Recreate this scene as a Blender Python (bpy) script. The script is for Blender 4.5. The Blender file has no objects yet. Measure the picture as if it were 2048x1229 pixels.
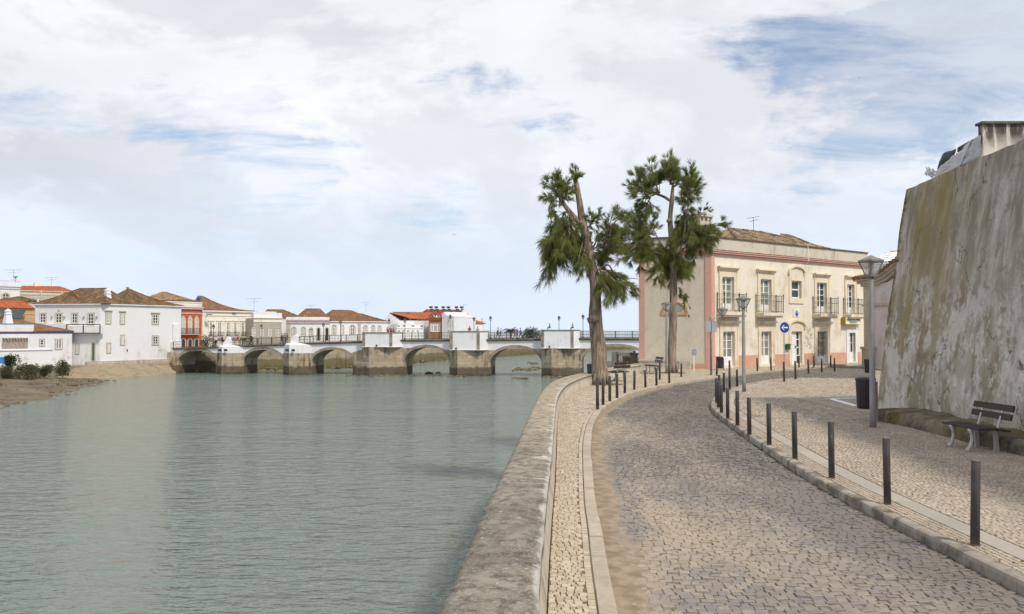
import bpy, bmesh, math, random
from math import sin, cos, pi, radians, atan2, sqrt, hypot
from mathutils import Vector, Matrix, noise as mnoise
rnd = random.Random(7)
C = bpy.context.scene.collection
scene = bpy.context.scene

# ------------------------------------------------------------------ camera, sky, sun, exposure
CAM_H = 2.4
FPX = 1600.0                       # focal length in photo pixels (photo 2048 wide)
PITCH = math.atan(45.5 / FPX)
cam_d = bpy.data.cameras.new("camera"); cam = bpy.data.objects.new("camera", cam_d); C.objects.link(cam)
cam.location = (0, 0, CAM_H); cam.rotation_euler = (pi / 2 + PITCH, 0, 0)
cam_d.sensor_width = 36.0; cam_d.lens = FPX / 2048 * 36.0
cam_d.clip_start = 0.1; cam_d.clip_end = 60000
scene.camera = cam
scene.view_settings.view_transform = 'Standard'; scene.view_settings.look = 'None'
scene.view_settings.gamma = 1.0
scene.view_settings.exposure = 0.42

SUN_AZ = Vector((0.64, -0.77)); SUN_AZ.normalize(); SUN_EL = radians(50)
to_sun = Vector((SUN_AZ.x * cos(SUN_EL), SUN_AZ.y * cos(SUN_EL), sin(SUN_EL)))
sd = bpy.data.lights.new("sun", 'SUN'); sun = bpy.data.objects.new("sun", sd); C.objects.link(sun)
sd.energy = 2.5; sd.angle = radians(6.0); sd.color = (1.0, 0.90, 0.77)
sun.rotation_euler = to_sun.to_track_quat('Z', 'Y').to_euler(); sun.location = (30, -10, 40)

class NT:
    """tiny node-tree helper"""
    def __init__(self, tree): self.t = tree; self.n = tree.nodes; self.l = tree.links
    def node(self, typ, **kw):
        n = self.n.new(typ)
        for k, v in kw.items():
            if k[0] == '_': setattr(n, k[1:], v)
        for k, v in kw.items():
            if k[0] == '_': continue
            key = int(k[1:]) if k[0] == 'i' and k[1:].isdigit() else k.replace('_', ' ')
            s = n.inputs[key]
            if isinstance(v, bpy.types.NodeSocket): self.l.new(v, s)
            else: s.default_value = v
        return n
    def math(self, op, a, b=0.0, clamp=False):
        n = self.n.new('ShaderNodeMath'); n.operation = op; n.use_clamp = clamp
        for i, v in enumerate((a, b)):
            if isinstance(v, bpy.types.NodeSocket): self.l.new(v, n.inputs[i])
            else: n.inputs[i].default_value = v
        return n.outputs[0]
    def ramp(self, fac, stops, interp='LINEAR'):
        n = self.n.new('ShaderNodeValToRGB'); cr = n.color_ramp; cr.interpolation = interp
        while len(cr.elements) < len(stops): cr.elements.new(0.5)
        for e, (p, c) in zip(cr.elements, stops):
            e.position = p; e.color = (c, c, c, 1) if isinstance(c, (int, float)) else (c[0], c[1], c[2], 1)
        self.l.new(fac, n.inputs[0]); return n.outputs[0]
    def mix(self, fac, a, b, mode='MIX'):
        n = self.n.new('ShaderNodeMix'); n.data_type = 'RGBA'; n.blend_type = mode
        for i, v in ((0, fac), (6, a), (7, b)):
            if isinstance(v, bpy.types.NodeSocket): self.l.new(v, n.inputs[i])
            elif isinstance(v, (tuple, list)): n.inputs[i].default_value = (v[0], v[1], v[2], 1)
            else: n.inputs[i].default_value = v
        return n.outputs[2]
    def maprange(self, v, a, b, c=0.0, d=1.0):
        n = self.n.new('ShaderNodeMapRange'); n.interpolation_type = 'SMOOTHSTEP'
        self.l.new(v, n.inputs[0])
        for i, x in enumerate((a, b, c, d)): n.inputs[i + 1].default_value = x
        return n.outputs[0]
    def noise(self, vec, scale, detail=4, rough=0.55, dist=0.0):
        n = self.n.new('ShaderNodeTexNoise'); self.l.new(vec, n.inputs['Vector'])
        n.inputs['Scale'].default_value = scale; n.inputs['Detail'].default_value = detail
        n.inputs['Roughness'].default_value = rough; n.inputs['Distortion'].default_value = dist
        return n.outputs['Fac']
    def scalev(self, vec, s, off=(0, 0, 0)):
        n = self.n.new('ShaderNodeMapping'); self.l.new(vec, n.inputs[0])
        n.inputs['Scale'].default_value = s; n.inputs['Location'].default_value = off
        return n.outputs[0]

world = bpy.data.worlds.new("World"); scene.world = world; world.use_nodes = True
W = NT(world.node_tree); W.n.clear()
sky = W.n.new('ShaderNodeTexSky'); sky.sky_type = 'NISHITA'; sky.sun_disc = False
sky.sun_elevation = SUN_EL; sky.sun_rotation = atan2(to_sun.x, to_sun.y)
sky.air_density = 1.0; sky.dust_density = 0.6; sky.ozone_density = 2.0
tc = W.n.new('ShaderNodeTexCoord'); dirv = tc.outputs['Generated']
sep = W.node('ShaderNodeSeparateXYZ', Vector=dirv)
dx, dy, dz = sep.outputs
den = W.math('ADD', W.math('MAXIMUM', dz, 0.0), 0.17)
comb = W.node('ShaderNodeCombineXYZ', X=W.math('DIVIDE', dx, den), Y=W.math('DIVIDE', dy, den), Z=0.0).outputs[0]
# broken cloud: big soft puffs with relief on their sun side, finer wisps, and a hazy paler band low down
def cn(off): return W.noise(W.scalev(dirv, (1.9, 1.9, 3.6), off), 1.35, 12, 0.63, 0.30)
n1 = cn((3.1, 6.7, 0.6)); n1b = cn((3.1 + 0.10, 6.7 - 0.06, 0.68))
n2 = W.noise(W.scalev(comb, (1.1, 2.1, 1), (7.3, 2.4, 2)), 1.6, 9, 0.64, 0.4)
n3 = W.noise(W.scalev(dirv, (1.5, 1.5, 3.2), (1.0, 5.0, 4)), 1.3, 6, 0.55, 0.2)
side = W.math('MULTIPLY', W.maprange(dx, 0.00, 0.40), W.maprange(dz, 0.10, 0.28))   # more open towards the upper right
cov = W.math('SUBTRACT', W.math('ADD', n1, W.math('MULTIPLY', n2, 0.30)), W.math('MULTIPLY', side, 0.15))
cm = W.maprange(cov, 0.45, 0.60)
veil = W.math('MULTIPLY', W.maprange(n2, 0.22, 0.60), W.maprange(side, 0.0, 1.0, 0.95, 0.68))
low = W.maprange(dz, 0.02, 0.26, 0.74, 0.0)
cmask = W.math('MAXIMUM', W.math('MAXIMUM', cm, veil), low)
relief = W.maprange(W.math('SUBTRACT', n1, n1b), -0.07, 0.07)
shade = W.math('MULTIPLY', W.math('ADD', W.math('MULTIPLY', relief, 0.55), W.math('MULTIPLY', W.maprange(n3, 0.36, 0.64), 0.55)), W.math('MULTIPLY', W.maprange(dx, -0.45, 0.45, 1.0, 0.55), W.maprange(dz, 0.0, 0.16, 0.25, 1.0)))
ccol = W.mix(shade, (0.81, 0.825, 0.87), (0.57, 0.59, 0.63))
ccol = W.mix(W.math('MULTIPLY', low, 0.75), ccol, (0.54, 0.675, 0.85))
bsky = W.node('ShaderNodeBackground', Color=sky.outputs[0], Strength=0.10)
bcl = W.node('ShaderNodeBackground', Color=ccol, Strength=0.90)
ms = W.n.new('ShaderNodeMixShader'); W.l.new(cmask, ms.inputs[0]); W.l.new(bsky.outputs[0], ms.inputs[1]); W.l.new(bcl.outputs[0], ms.inputs[2])
wo = W.n.new('ShaderNodeOutputWorld'); W.l.new(ms.outputs[0], wo.inputs[0])

# ------------------------------------------------------------------ surveying: photo pixel -> place in the world
def ray(px, py):
    u = (px - 1024) / FPX; v = (614.5 - py) / FPX
    return Vector((u, cos(PITCH) - v * sin(PITCH), sin(PITCH) + v * cos(PITCH)))
def G(px, py, z=0.0):
    r = ray(px, py); t = (z - CAM_H) / r.z
    return Vector((r.x * t, r.y * t, z))
def at(px, py, Y):
    r = ray(px, py); t = Y / r.y
    return Vector((r.x * t, Y, CAM_H + r.z * t))
def zat(py, Y): return at(1024, py, Y).z

class Frame:
    """upright plane: local (s along, o out of the front, z up)"""
    def __init__(self, P0, P1=None, d=None):
        self.O = Vector((P0[0], P0[1]))
        if d is None: d = Vector((P1[0] - P0[0], P1[1] - P0[1])); self.L = d.length
        self.d = Vector((d[0], d[1])).normalized()
        self.n = Vector((self.d.y, -self.d.x))
    def __call__(self, v):
        p = self.O + self.d * v[0] + self.n * v[1]
        return (p.x, p.y, v[2])
    def hit(self, px, py, o=0.0):
        r = ray(px, py); O = self.O + self.n * o
        t = (O.x * self.n.x + O.y * self.n.y) / (r.x * self.n.x + r.y * self.n.y)
        p = Vector((r.x * t - O.x, r.y * t - O.y))
        return (p.dot(self.d), CAM_H + r.z * t)
    def rect(self, x0, y0, x1, y1, o=0.0):
        s0 = self.hit(x0, (y0 + y1) / 2, o)[0]; s1 = self.hit(x1, (y0 + y1) / 2, o)[0]
        xm = (x0 + x1) / 2
        return (min(s0, s1), max(s0, s1), self.hit(xm, y1, o)[1], self.hit(xm, y0, o)[1])
    def shift(self, s, o=0.0):
        p = self.O + self.d * s + self.n * o
        return Frame((p.x, p.y), d=self.d)

def pfr(px0, Y0, px1, Y1): return Frame(at(px0, 660, Y0)[:2], at(px1, 660, Y1)[:2])

# ------------------------------------------------------------------ mesh builder
class MB:
    def __init__(self, T=None): self.v = []; self.f = []; self.m = []; self.T = T; self.k = 0; self.sm = []; self.smooth = False
    def add(self, vs, fs):
        b = len(self.v); T = self.T
        self.v.extend([T(p) for p in vs] if T else [tuple(p) for p in vs])
        for q in fs: self.f.append([b + i for i in q]); self.m.append(self.k); self.sm.append(self.smooth)
    def quad(self, *p): self.add(p, [range(len(p))])
    def box(self, x0, x1, y0, y1, z0, z1):
        self.add([(x0, y0, z0), (x1, y0, z0), (x1, y1, z0), (x0, y1, z0), (x0, y0, z1), (x1, y0, z1), (x1, y1, z1), (x0, y1, z1)],
                 [(3, 2, 1, 0), (4, 5, 6, 7), (0, 1, 5, 4), (1, 2, 6, 5), (2, 3, 7, 6), (3, 0, 4, 7)])
    def bar(self, a, b, w, h, up=(0, 0, 1)):
        a = Vector(a); b = Vector(b); d = (b - a).normalized(); u = Vector(up)
        if abs(d.dot(u)) > 0.98: u = Vector((0, 1, 0))
        r = d.cross(u).normalized(); u = r.cross(d)
        r = r * (w / 2); u = u * (h / 2)
        self.add([a - r - u, a + r - u, a + r + u, a - r + u, b - r - u, b + r - u, b + r + u, b - r + u],
                 [(3, 2, 1, 0), (4, 5, 6, 7), (0, 1, 5, 4), (1, 2, 6, 5), (2, 3, 7, 6), (3, 0, 4, 7)])
    def prism(self, poly, o0, o1):
        """poly in (s,z), extruded along o"""
        n = len(poly)
        vs = [(p[0], o0, p[1]) for p in poly] + [(p[0], o1, p[1]) for p in poly]
        self.add(vs, [list(range(n))[::-1], list(range(n, 2 * n))] + [(i, (i + 1) % n, n + (i + 1) % n, n + i) for i in range(n)])
    def column(self, poly, z0, z1, poly_top=None):
        """poly in (x,y), extruded along z"""
        n = len(poly); pt = poly_top or poly
        vs = [(p[0], p[1], z0) for p in poly] + [(p[0], p[1], z1) for p in pt]
        self.add(vs, [list(range(n))[::-1], list(range(n, 2 * n))] + [(i, (i + 1) % n, n + (i + 1) % n, n + i) for i in range(n)])
    def tube(self, pts, rad, n=8, caps=True, wob=0.0):
        pts = [Vector(p) for p in pts]
        if not isinstance(rad, (list, tuple)): rad = [rad] * len(pts)
        vs = []; N = len(pts); ref = None
        for i, p in enumerate(pts):
            d = (pts[min(i + 1, N - 1)] - pts[max(i - 1, 0)]).normalized()
            if ref is None: ref = Vector((1, 0, 0)) if abs(d.x) < 0.9 else Vector((0, 1, 0))
            a = d.cross(ref).normalized(); b = d.cross(a); ref = b.cross(d) if False else ref
            for j in range(n):
                t = 2 * pi * j / n; r = rad[i]
                if wob: r *= 1 + wob * mnoise.noise(Vector((p.x * 3 + cos(t) * 1.5, p.y * 3 + sin(t) * 1.5, p.z * 0.9)))
                vs.append(p + a * (cos(t) * r) + b * (sin(t) * r))
        fs = [(i * n + j, i * n + (j + 1) % n, (i + 1) * n + (j + 1) % n, (i + 1) * n + j) for i in range(N - 1) for j in range(n)]
        if caps: fs += [list(range(n))[::-1], list(range((N - 1) * n, N * n))]
        self.add(vs, fs)
    def lathe(self, prof, c=(0, 0, 0), n=16, squash=None):
        vs = []; N = len(prof)
        for r, z in prof:
            for j in range(n):
                t = 2 * pi * (j + 0.5) / n
                vs.append((c[0] + cos(t) * r, c[1] + sin(t) * r * (squash or 1), c[2] + z))
        fs = [(i * n + j, i * n + (j + 1) % n, (i + 1) * n + (j + 1) % n, (i + 1) * n + j) for i in range(N - 1) for j in range(n)]
        fs += [list(range(n))[::-1], list(range((N - 1) * n, N * n))]
        self.add(vs, fs)
    def blob(self, c, r, seed=0, rough=0.3, n=8, m=6):
        vs = []
        for i in range(m + 1):
            ph = pi * i / m
            for j in range(n):
                t = 2 * pi * j / n
                d = Vector((sin(ph) * cos(t), sin(ph) * sin(t), cos(ph)))
                k = 1 + rough * mnoise.noise(d * 1.7 + Vector((seed * 3.1, seed, 0)))
                vs.append((c[0] + d.x * r[0] * k, c[1] + d.y * r[1] * k, c[2] + d.z * r[2] * k))
        fs = [(i * n + j, i * n + (j + 1) % n, (i + 1) * n + (j + 1) % n, (i + 1) * n + j) for i in range(m) for j in range(n)]
        self.add(vs, fs)
    def build(self, name, mats, parent=None, fix=True, **props):
        org = ORG.get(parent.name, Vector((0, 0, 0))) if parent else Vector((0, 0, 0))
        me = bpy.data.meshes.new(name)
        vs = self.v if org.length == 0 else [(p[0] - org.x, p[1] - org.y, p[2] - org.z) for p in self.v]
        me.from_pydata(vs, [], self.f)
        if not isinstance(mats, (list, tuple)): mats = [mats]
        for m in mats: me.materials.append(m)
        if len(mats) > 1: me.polygons.foreach_set('material_index', [min(k, len(mats) - 1) for k in self.m])
        if any(self.sm): me.polygons.foreach_set('use_smooth', self.sm)
        if fix and len(self.f) < 60000:
            bm = bmesh.new(); bm.from_mesh(me); bmesh.ops.recalc_face_normals(bm, faces=bm.faces); bm.to_mesh(me); bm.free()
        me.update()
        o = bpy.data.objects.new(name, me); C.objects.link(o)
        if parent: o.parent = parent; ORG[o.name] = org
        for k, v in props.items(): o[k] = v
        return o
ORG = {}
def thing(name, label, cat, loc=(0, 0, 0), group=None):
    o = bpy.data.objects.new(name, None); C.objects.link(o); o.location = loc; o.empty_display_size = 0.2
    o['label'] = label; o['category'] = cat
    if group: o['group'] = group
    ORG[o.name] = Vector(loc)
    return o
def tag(o, label, cat, group=None):
    o['label'] = label; o['category'] = cat
    if group: o['group'] = group
    return o
def struct(name, mb, mats, fix=True): return mb.build(name, mats, None, fix, kind='structure')
def dup(root, loc, rotz=0.0, label=None, group=None, scale=None):
    def rec(o, par):
        c = o.copy(); C.objects.link(c)
        if par: c.parent = par
        for ch in [x for x in ALLKIDS.get(o.name, [])]: rec(ch, c)
        return c
    if root.name not in ALLKIDS:
        def walk(o):
            ALLKIDS[o.name] = list(o.children)
            for ch in o.children: walk(ch)
        walk(root)
    r = rec(root, None); r.location = loc; r.rotation_euler = (0, 0, rotz)
    if scale: r.scale = scale
    if label: r['label'] = label
    if group: r['group'] = group
    return r
ALLKIDS = {}
# ------------------------------------------------------------------ materials (all procedural)
def newmat(name):
    m = bpy.data.materials.new(name); m.use_nodes = True; n = NT(m.node_tree); n.n.clear()
    out = n.n.new('ShaderNodeOutputMaterial'); b = n.n.new('ShaderNodeBsdfPrincipled'); n.l.new(b.outputs[0], out.inputs[0])
    n.b = b; n.out = out
    n.pos = n.n.new('ShaderNodeNewGeometry').outputs['Position']
    return m, n
def setc(n, col, rough=0.8, spec=0.3, metal=0.0):
    if isinstance(col, bpy.types.NodeSocket): n.l.new(col, n.b.inputs['Base Color'])
    else: n.b.inputs['Base Color'].default_value = (*col, 1)
    if isinstance(rough, bpy.types.NodeSocket): n.l.new(rough, n.b.inputs['Roughness'])
    else: n.b.inputs['Roughness'].default_value = rough
    n.b.inputs['Specular IOR Level'].default_value = spec; n.b.inputs['Metallic'].default_value = metal
def bump(n, h, strength=0.3, dist=0.02):
    b = n.n.new('ShaderNodeBump'); n.l.new(h, b.inputs['Height']); b.inputs['Strength'].default_value = strength; b.inputs['Distance'].default_value = dist
    n.l.new(b.outputs[0], n.b.inputs['Normal'])
def mul(c, k): return tuple(max(0, min(1, x * k)) for x in c)
def plain(name, col, rough=0.6, var=0.12, scale=3.0, spec=0.3, metal=0.0, bmp=0.0, bscale=30):
    m, n = newmat(name)
    f = n.noise(n.pos, scale, 5, 0.6)
    setc(n, n.mix(n.maprange(f, 0.3, 0.7), mul(col, 1 - var), mul(col, 1 + var)), rough, spec, metal)
    if bmp: bump(n, n.noise(n.pos, bscale, 4), bmp, 0.02)
    return m
def plaster(name, col, stain=(0.32, 0.28, 0.20), amount=0.5, scale=0.6, z0=None, z1=None, bmp=0.12):
    """painted render with vertical streaks and blotchy wear"""
    m, n = newmat(name)
    blot = n.noise(n.pos, scale, 6, 0.62, 0.4)
    streak = n.noise(n.scalev(n.pos, (2.2, 2.2, 0.22)), 1.0, 5, 0.6, 0.3)
    fine = n.noise(n.pos, 9.0, 4, 0.6)
    base = n.mix(n.maprange(fine, 0.3, 0.7), mul(col, 0.95), mul(col, 1.03))
    k = n.math('MULTIPLY', n.maprange(blot, 0.44, 0.70), n.maprange(streak, 0.36, 0.62))
    if z0 is not None:
        z = n.node('ShaderNodeSeparateXYZ', Vector=n.pos).outputs[2]
        k = n.math('MULTIPLY', k, n.maprange(z, z0, z1, 1.0, 0.12))
    setc(n, n.mix(n.math('MULTIPLY', k, amount), base, stain), 0.88, 0.2)
    if bmp: bump(n, n.noise(n.pos, 14, 5), bmp, 0.03)
    return m
def stonewall(name, col, col2, dark, sc=1.0, z0=None, zdark=None, bh=0.45, bw=1.0, frame=None, mortar=(0.3, 0.27, 0.22), moss=None):
    """coursed masonry; blocks follow the object's own horizontal run and height"""
    m, n = newmat(name)
    s = n.node('ShaderNodeSeparateXYZ', Vector=n.pos).outputs
    d = frame or (1, 0)
    u = n.math('ADD', n.math('MULTIPLY', s[0], d[0]), n.math('MULTIPLY', s[1], d[1]))
    warp = n.math('MULTIPLY', n.noise(n.pos, 1.5, 3), 0.22)
    vec = n.node('ShaderNodeCombineXYZ', X=n.math('ADD', u, warp), Y=n.math('ADD', s[2], warp), Z=0.0).outputs[0]
    br = n.node('ShaderNodeTexBrick', Vector=vec, Scale=1.0, Mortar_Size=0.03, Mortar_Smooth=0.4, Brick_Width=bw, Row_Height=bh,
                Color1=(*col, 1), Color2=(*col2, 1), Mortar=(*mortar, 1))
    blot = n.maprange(n.noise(n.pos, 0.9 * sc, 6, 0.65, 0.3), 0.40, 0.72)
    streak = n.maprange(n.noise(n.scalev(n.pos, (2.0, 2.0, 0.25)), 1.0, 5, 0.6), 0.42, 0.66)
    c = n.mix(n.math('MULTIPLY', blot, 0.55), br.outputs[0], col2)
    c = n.mix(n.math('MULTIPLY', n.math('MULTIPLY', streak, n.maprange(n.noise(n.pos, 0.45 * sc, 4, 0.6), 0.40, 0.58)), 0.85), c, dark)
    c = n.mix(n.math('MULTIPLY', n.maprange(n.noise(n.scalev(n.pos, (1.2, 1.2, 0.5), (5, 2, 9)), 0.7, 5, 0.6), 0.60, 0.70), 0.45), c, (0.42, 0.22, 0.08))
    if zdark is not None:     # tide stain: a wet, weedy band of its own below the high-water mark
        zz = n.math('ADD', s[2], n.math('MULTIPLY', n.math('SUBTRACT', n.noise(n.pos, 0.9, 5, 0.65), 0.3), 1.1))
        c = n.mix(n.maprange(zz, zdark - 0.25, zdark + 0.15, 0.80, 0.0), c, dark)
        mo = n.math('MULTIPLY', n.maprange(zz, zdark - 1.5, zdark - 0.7, 1.0, 0.0), n.maprange(n.noise(n.pos, 1.3, 4), 0.40, 0.6))
        c = n.mix(n.math('MULTIPLY', mo, 0.8), c, moss or (0.045, 0.055, 0.015))
    setc(n, c, 0.9, 0.2)
    h = n.math('ADD', n.math('MULTIPLY', br.outputs['Fac'], -0.6), n.math('MULTIPLY', n.noise(n.pos, 6, 5), 0.6))
    bump(n, h, 0.5, 0.06)
    return m
def islands(name, cols, rough=0.7, spec=0.35, patch=None, patch_amt=0.5, fine=40, bmp=0.25, dirt=None, pscale=0.8):
    """per-piece colour (stones, tiles) with larger patches over it"""
    m, n = newmat(name)
    g = n.n.new('ShaderNodeNewGeometry')
    st = [(i / max(1, len(cols) - 1), c) for i, c in enumerate(cols)]
    c = n.ramp(g.outputs['Random Per Island'], st)
    f = n.noise(n.pos, fine, 4, 0.6)
    c = n.mix(n.maprange(f, 0.25, 0.75, 0.0, 0.45), c, mul(cols[0], 0.6))
    if patch is not None:
        p = n.maprange(n.noise(n.pos, pscale, 5, 0.6, 0.3), 0.42, 0.62)
        c = n.mix(n.math('MULTIPLY', p, patch_amt), c, patch)
    n.col = c
    setc(n, c, rough, spec)
    if bmp: bump(n, f, bmp, 0.008)
    return m, n

MT = {}
MT['white'] = plaster('white_plaster', (0.70, 0.71, 0.725), (0.36, 0.31, 0.23), 0.85, 0.45, -2.4, 2.2)
MT['white_clean'] = plaster('clean_white_plaster', (0.725, 0.735, 0.755), (0.42, 0.38, 0.31), 0.45, 0.6)
MT['cream'] = plaster('cream_plaster', (0.74, 0.71, 0.62), (0.45, 0.36, 0.22), 0.5, 0.5)
MT['red'] = plaster('red_plaster', (0.46, 0.095, 0.05), (0.30, 0.10, 0.06), 0.5, 0.6)
MT['greywall'] = plaster('grey_plaster', (0.42, 0.40, 0.35), (0.25, 0.22, 0.18), 0.4, 0.6)
MT['tanwall'] = plaster('tan_plaster', (0.50, 0.36, 0.20), (0.3, 0.2, 0.1), 0.4, 0.6)
MT['orangewall'] = plaster('ochre_plaster', (0.44, 0.23, 0.10), (0.3, 0.15, 0.06), 0.4, 0.6)
MT['trim'] = plain('stone_trim', (0.50, 0.46, 0.36), 0.85, 0.15, 2.0)
MT['trim_grey'] = plain('grey_stone_trim', (0.42, 0.39, 0.32), 0.85, 0.15, 2.0)
MT['mauve'] = plain('mauve_cornice', (0.45, 0.37, 0.38), 0.85, 0.15, 2.0)
MT['sash'] = plain('white_sash_paint', (0.78, 0.78, 0.76), 0.45, 0.05)
MT['dark_iron'] = plain('dark_iron', (0.035, 0.038, 0.04), 0.5, 0.2, 4, 0.4)
MT['green_iron'] = plain('green_iron', (0.028, 0.055, 0.05), 0.5, 0.2, 4, 0.4)
MT['black'] = plain('black_paint', (0.02, 0.02, 0.02), 0.5, 0.2)
MT['blue_trim'] = plain('blue_limewash', (0.03, 0.20, 0.50), 0.8, 0.15)
MT['green_door'] = plain('green_door_paint', (0.06, 0.12, 0.085), 0.5, 0.15)
def glass(name, col=(0.03, 0.04, 0.045)):
    m, n = newmat(name)
    f = n.noise(n.pos, 1.2, 3)
    setc(n, n.mix(f, mul(col, 0.4), mul(col, 2.0)), 0.08, 0.6)
    return m
MT['glass'] = glass('window_glass')
MT['glass_curtain'] = glass('curtained_glass', (0.20, 0.20, 0.18))
MT['tile_brown'], _ = islands('brown_roof_tiles', [(0.10, 0.055, 0.03), (0.20, 0.12, 0.065), (0.26, 0.17, 0.09), (0.15, 0.085, 0.05), (0.32, 0.22, 0.12)], 0.9, 0.2, (0.085, 0.07, 0.035), 0.65, 3, 0.0)
MT['tile_tan'], _ = islands('tan_roof_tiles', [(0.25, 0.15, 0.08), (0.36, 0.24, 0.13), (0.44, 0.30, 0.17), (0.30, 0.18, 0.10), (0.50, 0.37, 0.22)], 0.9, 0.2, (0.13, 0.09, 0.05), 0.5, 3, 0.0)
MT['tile_orange'], _ = islands('orange_roof_tiles', [(0.40, 0.105, 0.04), (0.47, 0.135, 0.05), (0.52, 0.17, 0.07), (0.36, 0.09, 0.035)], 0.9, 0.2, (0.30, 0.12, 0.06), 0.35, 3, 0.0)
MT['tile_rust'], _ = islands('rust_roof_tiles', [(0.19, 0.10, 0.06), (0.29, 0.155, 0.09), (0.24, 0.125, 0.075), (0.34, 0.20, 0.115)], 0.9, 0.2, (0.14, 0.10, 0.06), 0.6, 3, 0.0)
MT['tile_red'], _ = islands('red_roof_tiles', [(0.32, 0.06, 0.045), (0.38, 0.075, 0.05), (0.42, 0.10, 0.07)], 0.9, 0.2, None, 0, 3, 0.0)
MT['tile_white'], _ = islands('whitewashed_roof_tiles', [(0.70, 0.70, 0.69), (0.76, 0.76, 0.75), (0.66, 0.66, 0.65)], 0.9, 0.2, (0.5, 0.48, 0.44), 0.3, 3, 0.0)
MT['tile_near'], _ = islands('weathered_roof_tiles', [(0.14, 0.10, 0.06), (0.30, 0.22, 0.13), (0.42, 0.32, 0.20), (0.20, 0.14, 0.09), (0.48, 0.36, 0.22)], 0.9, 0.2, (0.05, 0.045, 0.03), 0.6, 6, 0.2, pscale=2.0)

# main beige house
MT['beige'] = plaster('beige_render', (0.715, 0.67, 0.575), (0.50, 0.40, 0.27), 0.7, 0.8)
MT['side_render'] = plaster('rough_beige_render', (0.60, 0.55, 0.46), (0.42, 0.36, 0.27), 0.55, 1.4, bmp=0.5)
MT['parapet'] = plaster('grey_parapet_render', (0.56, 0.52, 0.43), (0.25, 0.22, 0.17), 0.75, 1.2)
MT['pink'] = plaster('pink_paint', (0.58, 0.345, 0.285), (0.42, 0.24, 0.18), 0.5, 1.2)
MT['salmon'] = plaster('salmon_plinth_paint', (0.56, 0.32, 0.23), (0.62, 0.50, 0.38), 0.8, 2.0)
MT['surround'] = plaster('pale_ochre_surround', (0.72, 0.64, 0.505), (0.48, 0.36, 0.22), 0.75, 1.5)
MT['moss_edge'] = plain('mossy_coping', (0.11, 0.09, 0.065), 0.95, 0.5, 6.0)

# ground
m, n = newmat('road_joints'); MT['road_base'] = m
s = n.node('ShaderNodeSeparateXYZ', Vector=n.pos).outputs
gn = n.maprange(n.noise(n.pos, 1.6, 5, 0.6), 0.42, 0.60)
east = n.maprange(n.math('ADD', s[0], n.math('MULTIPLY', n.noise(n.pos, 2.5, 4), 1.2)), 3.4, 5.1)
c = n.mix(n.noise(n.pos, 9, 5), (0.085, 0.070, 0.052), (0.19, 0.16, 0.12))
c = n.mix(n.math('MULTIPLY', gn, n.math('MULTIPLY', east, 0.9)), c, (0.055, 0.065, 0.018))
setc(n, c, 0.95, 0.15); bump(n, n.noise(n.pos, 60, 5), 0.5, 0.01)
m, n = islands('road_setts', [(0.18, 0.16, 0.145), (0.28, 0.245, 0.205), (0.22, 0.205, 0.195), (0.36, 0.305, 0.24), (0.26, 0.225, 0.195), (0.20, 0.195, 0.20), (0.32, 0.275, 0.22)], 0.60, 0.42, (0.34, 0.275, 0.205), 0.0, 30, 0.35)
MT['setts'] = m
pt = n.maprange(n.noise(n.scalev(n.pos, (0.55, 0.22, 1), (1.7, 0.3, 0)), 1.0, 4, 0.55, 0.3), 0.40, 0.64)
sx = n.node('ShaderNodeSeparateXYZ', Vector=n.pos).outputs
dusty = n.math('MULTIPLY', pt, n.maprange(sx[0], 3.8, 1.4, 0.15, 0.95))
cl_shade = n.mix(n.math('MULTIPLY', n.maprange(n.math('ADD', sx[0], n.math('MULTIPLY', pt, -1.4)), 1.0, 4.4), 0.74), n.col, (0.128, 0.114, 0.102))  # right half: darker bare setts, with the wall's shadow put into the colour too
n.l.new(n.mix(n.math('MULTIPLY', dusty, 0.85), cl_shade, (0.42, 0.34, 0.25)), n.b.inputs['Base Color'])
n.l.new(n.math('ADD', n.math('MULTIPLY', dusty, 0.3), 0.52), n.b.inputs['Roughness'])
MT['sand'] = plain('dusty_sand', (0.30, 0.24, 0.175), 0.97, 0.25, 5.0, 0.1, bmp=0.6, bscale=90)
m, n = newmat('pavement_joints'); MT['pave_base'] = m
c = n.mix(n.noise(n.pos, 12, 5), (0.105, 0.086, 0.064), (0.22, 0.185, 0.135))
c = n.mix(n.math('MULTIPLY', n.maprange(n.noise(n.pos, 2.2, 5), 0.5, 0.66), 0.6), c, (0.06, 0.06, 0.022))
setc(n, c, 0.95, 0.15); bump(n, n.noise(n.pos, 60, 5), 0.5, 0.01)
MT['lime'], _ = islands('limestone_setts', [(0.44, 0.375, 0.29), (0.54, 0.465, 0.365), (0.62, 0.545, 0.435), (0.49, 0.42, 0.325), (0.39, 0.335, 0.265)], 0.75, 0.3, (0.46, 0.37, 0.26), 0.4, 45, 0.3)
MT['plaza'], _ = islands('plaza_setts', [(0.40, 0.335, 0.265), (0.48, 0.405, 0.325), (0.55, 0.47, 0.38), (0.43, 0.365, 0.295), (0.37, 0.315, 0.26)], 0.72, 0.35, (0.33, 0.275, 0.215), 0.45, 45, 0.3)
MT['kerb'], _ = islands('kerb_stone', [(0.42, 0.365, 0.29), (0.50, 0.435, 0.35), (0.46, 0.40, 0.325)], 0.8, 0.25, (0.30, 0.255, 0.20), 0.55, 14, 0.35, pscale=1.8)
m, n = islands('worn_kerb_stone', [(0.33, 0.295, 0.25), (0.43, 0.38, 0.32), (0.37, 0.335, 0.29)], 0.85, 0.25, (0.10, 0.086, 0.062), 0.8, 14, 0.5, pscale=3.2)
MT['kerb_worn'] = m
MT['slab'], _ = islands('concrete_slab', [(0.39, 0.355, 0.305), (0.44, 0.40, 0.345), (0.365, 0.335, 0.29)], 0.85, 0.25, (0.28, 0.26, 0.23), 0.4, 25, 0.2)
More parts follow.
